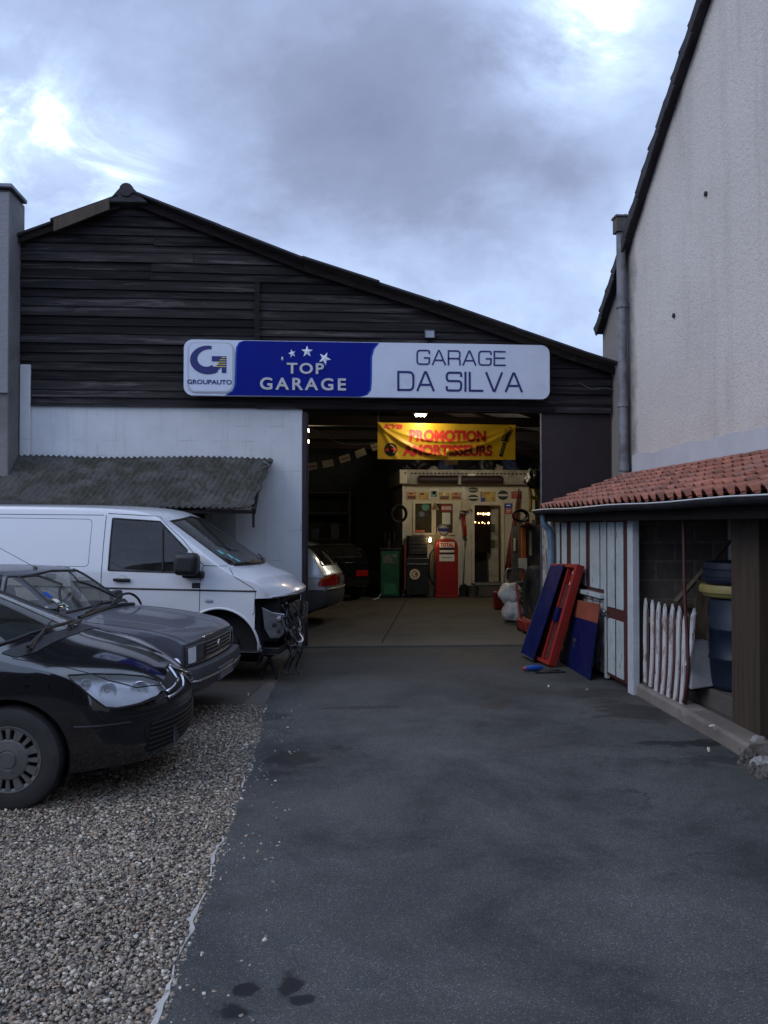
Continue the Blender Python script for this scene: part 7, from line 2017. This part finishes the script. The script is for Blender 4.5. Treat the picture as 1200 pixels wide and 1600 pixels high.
# string of paper pennants
pn = thing('bunting', 'string of cream paper cards slung across the dark left part of the garage', 'bunting', tuple(at_y(530, 720, 16))); bpy.context.view_layer.update()
cards = [((479, 724), (495, 722), (496, 733), (479, 736)), ((503, 720.5), (520, 717), (522, 728), (505, 731.5)), ((529, 714), (545.5, 708.5), (548, 719), (532.5, 724)), ((554, 705.5), (569.5, 699.5), (573, 710), (557.5, 716)), ((578, 694), (592, 692), (592, 702), (583, 705)), ((455, 728), (471, 726), (471.5, 737), (456, 739))]
mb = MB()
for k, c_ in enumerate(cards):
    P = [at_y(x, y, 16 + .02 * (k % 2)) for x, y in c_]
    cd = under(MB().add(P + [p + Vector((0, .003, 0)) for p in P], [(0, 1, 2, 3), (7, 6, 5, 4), (0, 4, 5, 1), (1, 5, 6, 2), (2, 6, 7, 3), (3, 7, 4, 0)]).build('card', M['paper']), pn)
    m0, m1 = P[0].lerp(P[3], .5), P[1].lerp(P[2], .5)
    if k % 2 == 0: under(MB().bar(m0.lerp(m1, .15) + Vector((0, -.004, 0)), m0.lerp(m1, .9) + Vector((0, -.004, 0)), .002, .02, up=(0, 0, 1)).build('print', brown), cd)
top = [at_y(x, y, 16) for x, y in ((440, 729), (479, 724), (520, 717), (545, 708), (569, 699), (600, 688), (640, 676))]
under(MB().tube(top, .004, 5).build('string', M['black']), pn)
# ---- ceiling lamps
warm = m_emit('lamp_white', (1, .93, .78), 30)
LP = at_y(657, 649, 13.72)
cl_ = thing('ceiling_lamp', 'lit cluster of small spot bulbs under the lintel above the yellow banner', 'ceiling lamp', tuple(LP)); bpy.context.view_layer.update()
for dx in (-.06, .0, .06): under(MB().lathe([(.001, -.022), (.022, -.012), (.028, .004), (.02, .02)], LP + Vector((dx, 0, -.0)), 12).build('bulb', warm, smooth=True), cl_)
under(MB().bb(LP.x - .12, LP.x + .12, LP.y - .05, LP.y + .05, LP.z + .025, LP.z + .05).tube([LP + Vector((0, 0, .05)), LP + Vector((0, 0, .5))], .008, 6).build('fitting', M['black']), cl_)
for i, (px, py, c_, lab) in enumerate(((480, 673, (1, .88, .65), 'upper small lit bulb at the left edge inside the bay'), (480, 690, (1, .70, .35), 'lower warmer lit bulb at the left edge inside the bay'))):
    p = at_y(px, py, 16.8); t = thing('pendant_bulb', lab, 'light bulb', tuple(p), 0, 'bulbs at the left edge of the bay'); bpy.context.view_layer.update()
    under(MB().lathe([(.001, -.05), (.035, -.025), (.042, 0), (.025, .04), (.015, .055)], p, 14).build('glass_bulb', m_emit('bulb_glow_%s' % ('white' if i == 0 else 'amber'), c_, 28), smooth=True), t)
    under(MB().lathe([(.018, .05), (.018, .10)], p, 10).tube([p + Vector((0, 0, .1)), p + Vector((.0, 0, .3))], .005, 5).build('holder', M['black']), t)
def lamp(name, loc, e, c, r=.05, ty='POINT'):
    d = bpy.data.lights.new(name, ty); d.energy = e; d.color = c; d.shadow_soft_size = r
    o = bpy.data.objects.new(name, d); o.location = loc; COL.objects.link(o); return o
lamp('ceiling_lamp_light', LP + Vector((0.05, -.0, -.05)), 19, (1, .84, .58), .06)
lamp('pendant_light', at_y(482, 682, 16.8) + Vector((.1, -.3, -.1)), 20, (1, .75, .45), .06)
lamp('bulb_lamp_light', Vector((px3(672), PY - .12, pz(843))), 2.0, (1, .65, .3), .03)
lamp('office_light', Vector((ox(755), OY + 1.4, 2.3)), 12, (1, .62, .3), .1)
# added tube light, unseen behind the banner, to brighten the office front
tl_ = thing('added_tube_light', 'added tube, unseen behind the yellow banner, that brightens the office front', 'added light', (3.2, 17.2, 3.3)); bpy.context.view_layer.update()
under(MB().tube([(2.6, 17.2, 3.3), (3.8, 17.2, 3.3)], .02, 10).build('tube', m_emit('added_tube_glow', (1, .85, .6), 8), smooth=True), tl_)
under(MB().bb(2.55, 3.85, 17.16, 17.24, 3.325, 3.37).build('fitting', M['cream_dark']), tl_)
lamp('added_tube_lamp', (3.1, 17.1, 3.22), 80, (1, .88, .68), .3)
# shadowy things deep on the left
sc = thing('steel_rack', 'dark storage rack against the back wall of the unlit left half of the garage', 'rack', (-1, 23.5, .03)); bpy.context.view_layer.update()
mb = MB()
for x in (-2.6, -.9, .8): 
    for y in (22.9, 23.6): mb.bb(x - .03, x + .03, y - .03, y + .03, .03, 2.6)
for z in (.6, 1.3, 2.0, 2.55): mb.bb(-2.63, .83, 22.87, 23.63, z, z + .03)
under(mb.build('frame', M['dark_metal']), sc)
rs = random.Random(4)
for k in range(12):
    x = -2.4 + k * .27; z = rs.choice([.63, 1.33, 2.03]); h = rs.uniform(.2, .45)
    o = MB().bb(x, x + .22, 23, 23.4, z + .001, z + h).bb(x + .02, x + .2, 23.02, 23.38, z + h, z + h + .02).build('storage_box', mat('old_box_%s' % ('brown', 'grey', 'blue')[k % 3], ((.10, .07, .04), (.08, .08, .08), (.04, .06, .10))[k % 3], .8), None, bevel=.01)
    tag(o, ('brown', 'grey', 'blue')[k % 3] + ' box on the dim rack at the back wall of the garage', 'box', 'boxes on the dim back rack')
# junk on top of the office
rs = random.Random(8)
for k in range(9):
    x = ox(640 + k * 21); h = rs.uniform(.12, .4)
    v, f = rock((x, OY + .6, ft + h * .45), h * .75, k + 20, .65)
    o = MB().add(v, f).build('stored_bundle', [M['black'], M['dark_metal'], M['cream_dark'], mat('dull_blue_cloth', (.03, .05, .12), .8), M['void']][k % 5], smooth=True)
    tag(o, ['black', 'dark grey', 'pale grimy', 'dull blue', 'blackish'][k % 5] + ' bundle stored on the office roof', 'bundle', 'bundles stored on the office roof')
# ------------------------------------------------------------------ house across the street, mirrored in the glass of the cars
oh = thing('house_opposite', 'brown brick house across the street behind the viewer, mirrored in the van window', 'house', (-2, -15, 0)); bpy.context.view_layer.update()
mb = MB().prism([(-16, -14, 0), (11, -14, 0), (11, -14, 6.2), (-2.5, -14, 9.2), (-16, -14, 6.2)], (0, -6, 0))
under(mb.build('wall', mat('brown_brick', (.16, .12, .10), .9, 0, .3, 1.5, dirt=.3)), oh)
mb = MB().prism([(-16.4, -13.7, 6.1), (-2.5, -13.7, 9.2), (-2.5, -13.7, 9.4), (-16.4, -13.7, 6.3)], (0, -6.6, 0)).prism([(11.4, -13.7, 6.1), (-2.5, -13.7, 9.2), (-2.5, -13.7, 9.4), (11.4, -13.7, 6.3)], (0, -6.6, 0))
under(mb.build('roof', M['rooftile']), oh)
for x in (-13, -9.5, -6, 1, 4.5, 8):
    for z in (1.0, 4.0):
        wq = under(MB().bb(x, x + 1.1, -13.99, -13.93, z, z + 1.5).build('window', M['white_plastic']), oh)
        under(MB().bb(x + .08, x + 1.02, -13.925, -13.91, z + .08, z + 1.42).build('pane', M['void']), wq)
# ------------------------------------------------------------------ sky and sun
w = bpy.data.worlds.new('World'); SC.world = w; w.use_nodes = True
nt = w.node_tree; nd, lk = nt.nodes, nt.links
bg = nd['Background']
def new(ty, **k):
    o = nd.new(ty)
    for a, b in k.items(): setattr(o, a, b)
    return o
SUN_EL, SUN_AZ = R(38), R(-115)     # azimuth from +Y towards +X
sky = new('ShaderNodeTexSky'); sky.sky_type = 'NISHITA'; sky.sun_disc = False; sky.sun_elevation = SUN_EL; sky.sun_rotation = SUN_AZ
sky.air_density = 1.6; sky.dust_density = 2.0; sky.ozone_density = 3
tc_ = new('ShaderNodeTexCoord')
def math_(op, a, b=None, clamp=False):
    m = new('ShaderNodeMath', operation=op, use_clamp=clamp)
    for v, i in ((a, 0), (b, 1)):
        if v is None: continue
        if hasattr(v, 'is_output'): lk.new(v, m.inputs[i])
        else: m.inputs[i].default_value = v
    return m.outputs[0]
sep = new('ShaderNodeSeparateXYZ'); lk.new(tc_.outputs['Generated'], sep.inputs[0]); X, Y, Z = sep.outputs
zz = math_('ADD', math_('MAXIMUM', Z, 0.0), .42)
cmb = new('ShaderNodeCombineXYZ'); lk.new(math_('DIVIDE', X, zz), cmb.inputs[0]); lk.new(math_('DIVIDE', Y, zz), cmb.inputs[1])
def noise_(scale, detail, rough, dist, loc, sc=(1, 1, 1), rot=0):
    mp = new('ShaderNodeMapping'); lk.new(cmb.outputs[0], mp.inputs[0]); mp.inputs['Location'].default_value = loc; mp.inputs['Scale'].default_value = sc; mp.inputs['Rotation'].default_value = (0, 0, rot)
    n_ = new('ShaderNodeTexNoise'); lk.new(mp.outputs[0], n_.inputs['Vector']); n_.inputs['Scale'].default_value = scale; n_.inputs['Detail'].default_value = detail; n_.inputs['Roughness'].default_value = rough; n_.inputs['Distortion'].default_value = dist
    return n_.outputs['Fac']
def ramp_(f, stops):
    r = new('ShaderNodeValToRGB'); e = r.color_ramp.elements
    while len(e) < len(stops): e.new(.5)
    for i, (p, c) in enumerate(stops): e[i].position = p; e[i].color = (c, c, c, 1) if isinstance(c, (int, float)) else (*c, 1)
    lk.new(f, r.inputs[0]); return r.outputs[0]
def mixc(f, a, b, mode='MIX'):
    m = new('ShaderNodeMix', data_type='RGBA', blend_type=mode)
    for v, i in ((f, 0), (a, 6), (b, 7)):
        if hasattr(v, 'is_output'): lk.new(v, m.inputs[i])
        elif i == 0: m.inputs[0].default_value = v
        else: m.inputs[i].default_value = (*v, 1)
    return m.outputs[2]
def gauss(d, r, k):
    """bright break in the cloud around a direction"""
    d = Vector(d).normalized(); v = new('ShaderNodeVectorMath', operation='DOT_PRODUCT'); lk.new(tc_.outputs['Generated'], v.inputs[0]); v.inputs[1].default_value = d
    a = math_('DIVIDE', math_('SUBTRACT', 1.0, v.outputs['Value']), 1 - math.cos(R(r)))
    return math_('MULTIPLY', math_('EXPONENT', math_('MULTIPLY', a, -1.0)), k)
n1 = noise_(1.35, 10, .60, .2, (3.1, 1.2, 0), (1, 1.1, 1), R(25))
n2 = noise_(3.2, 7, .6, .5, (0.4, 5.2, 0), (1, 1.4, 1), R(20))
dens = math_('ADD', math_('MULTIPLY', n1, .80), math_('MULTIPLY', n2, .20))
n4 = ramp_(noise_(4.6, 9, .62, .7, (2.2, .3, 0)), [(.36, .2), (.60, 1.35)])
br = math_('ADD', math_("MULTIPLY", n4, math_("ADD", gauss(ray(35, 212), 4.4, .38), math_('ADD', gauss(ray(190, 275), 2.8, .22), gauss(ray(905, 25), 4.8, .24)))), math_('ADD', gauss(ray(560, 400), 11, .10), math_('ADD', gauss(ray(860, 470), 10, .08), gauss(ray(480, 190), 14, -.10))))
dens = math_('SUBTRACT', dens, br)
dens = math_('ADD', dens, math_('ADD', gauss(ray(700, 190), 8, .08), math_('ADD', gauss(ray(880, 300), 6, .07), gauss(ray(540, 110), 7, .05))))
CLD = [(.14, (2.0, 2.2, 2.3)), (.24, (1.25, 1.5, 1.75)), (.34, (.76, .96, 1.25)), (.43, (.58, .74, 1.06)), (.53, (.44, .55, .83)), (.63, (.31, .375, .575)), (.8, (.23, .27, .43))]
cc_ = ramp_(dens, CLD)
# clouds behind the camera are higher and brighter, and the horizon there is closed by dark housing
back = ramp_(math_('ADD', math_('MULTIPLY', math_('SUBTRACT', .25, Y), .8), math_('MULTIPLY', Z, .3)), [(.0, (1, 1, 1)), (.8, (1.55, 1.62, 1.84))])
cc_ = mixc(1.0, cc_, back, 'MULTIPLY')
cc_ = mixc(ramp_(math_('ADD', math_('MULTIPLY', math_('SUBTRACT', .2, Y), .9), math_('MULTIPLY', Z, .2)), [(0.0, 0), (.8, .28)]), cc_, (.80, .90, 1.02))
skm = mixc(1.0, sky.outputs[0], (.02, .02, .02), 'MULTIPLY')
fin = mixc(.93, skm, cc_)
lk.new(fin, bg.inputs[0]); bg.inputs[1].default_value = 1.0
sd_l = bpy.data.lights.new('sun', 'SUN'); sd_l.energy = .75; sd_l.angle = R(35); sd_l.color = (1, .90, .76)
so = bpy.data.objects.new('sun', sd_l); COL.objects.link(so)
dv = Vector((math.sin(SUN_AZ) * math.cos(SUN_EL), math.cos(SUN_AZ) * math.cos(SUN_EL), math.sin(SUN_EL)))
so.rotation_euler = (-dv).to_track_quat('-Z', 'Y').to_euler()
SC.view_settings.view_transform = 'Standard'; SC.view_settings.look = 'None'; SC.view_settings.gamma = 1; SC.view_settings.exposure = .1
SC.render.resolution_x, SC.render.resolution_y = 768, 1024
SC.render.engine = 'CYCLES'
SC.cycles.max_bounces = 6; SC.cycles.transparent_max_bounces = 12; SC.cycles.caustics_reflective = False; SC.cycles.caustics_refractive = False
SC.cycles.sample_clamp_indirect = 3
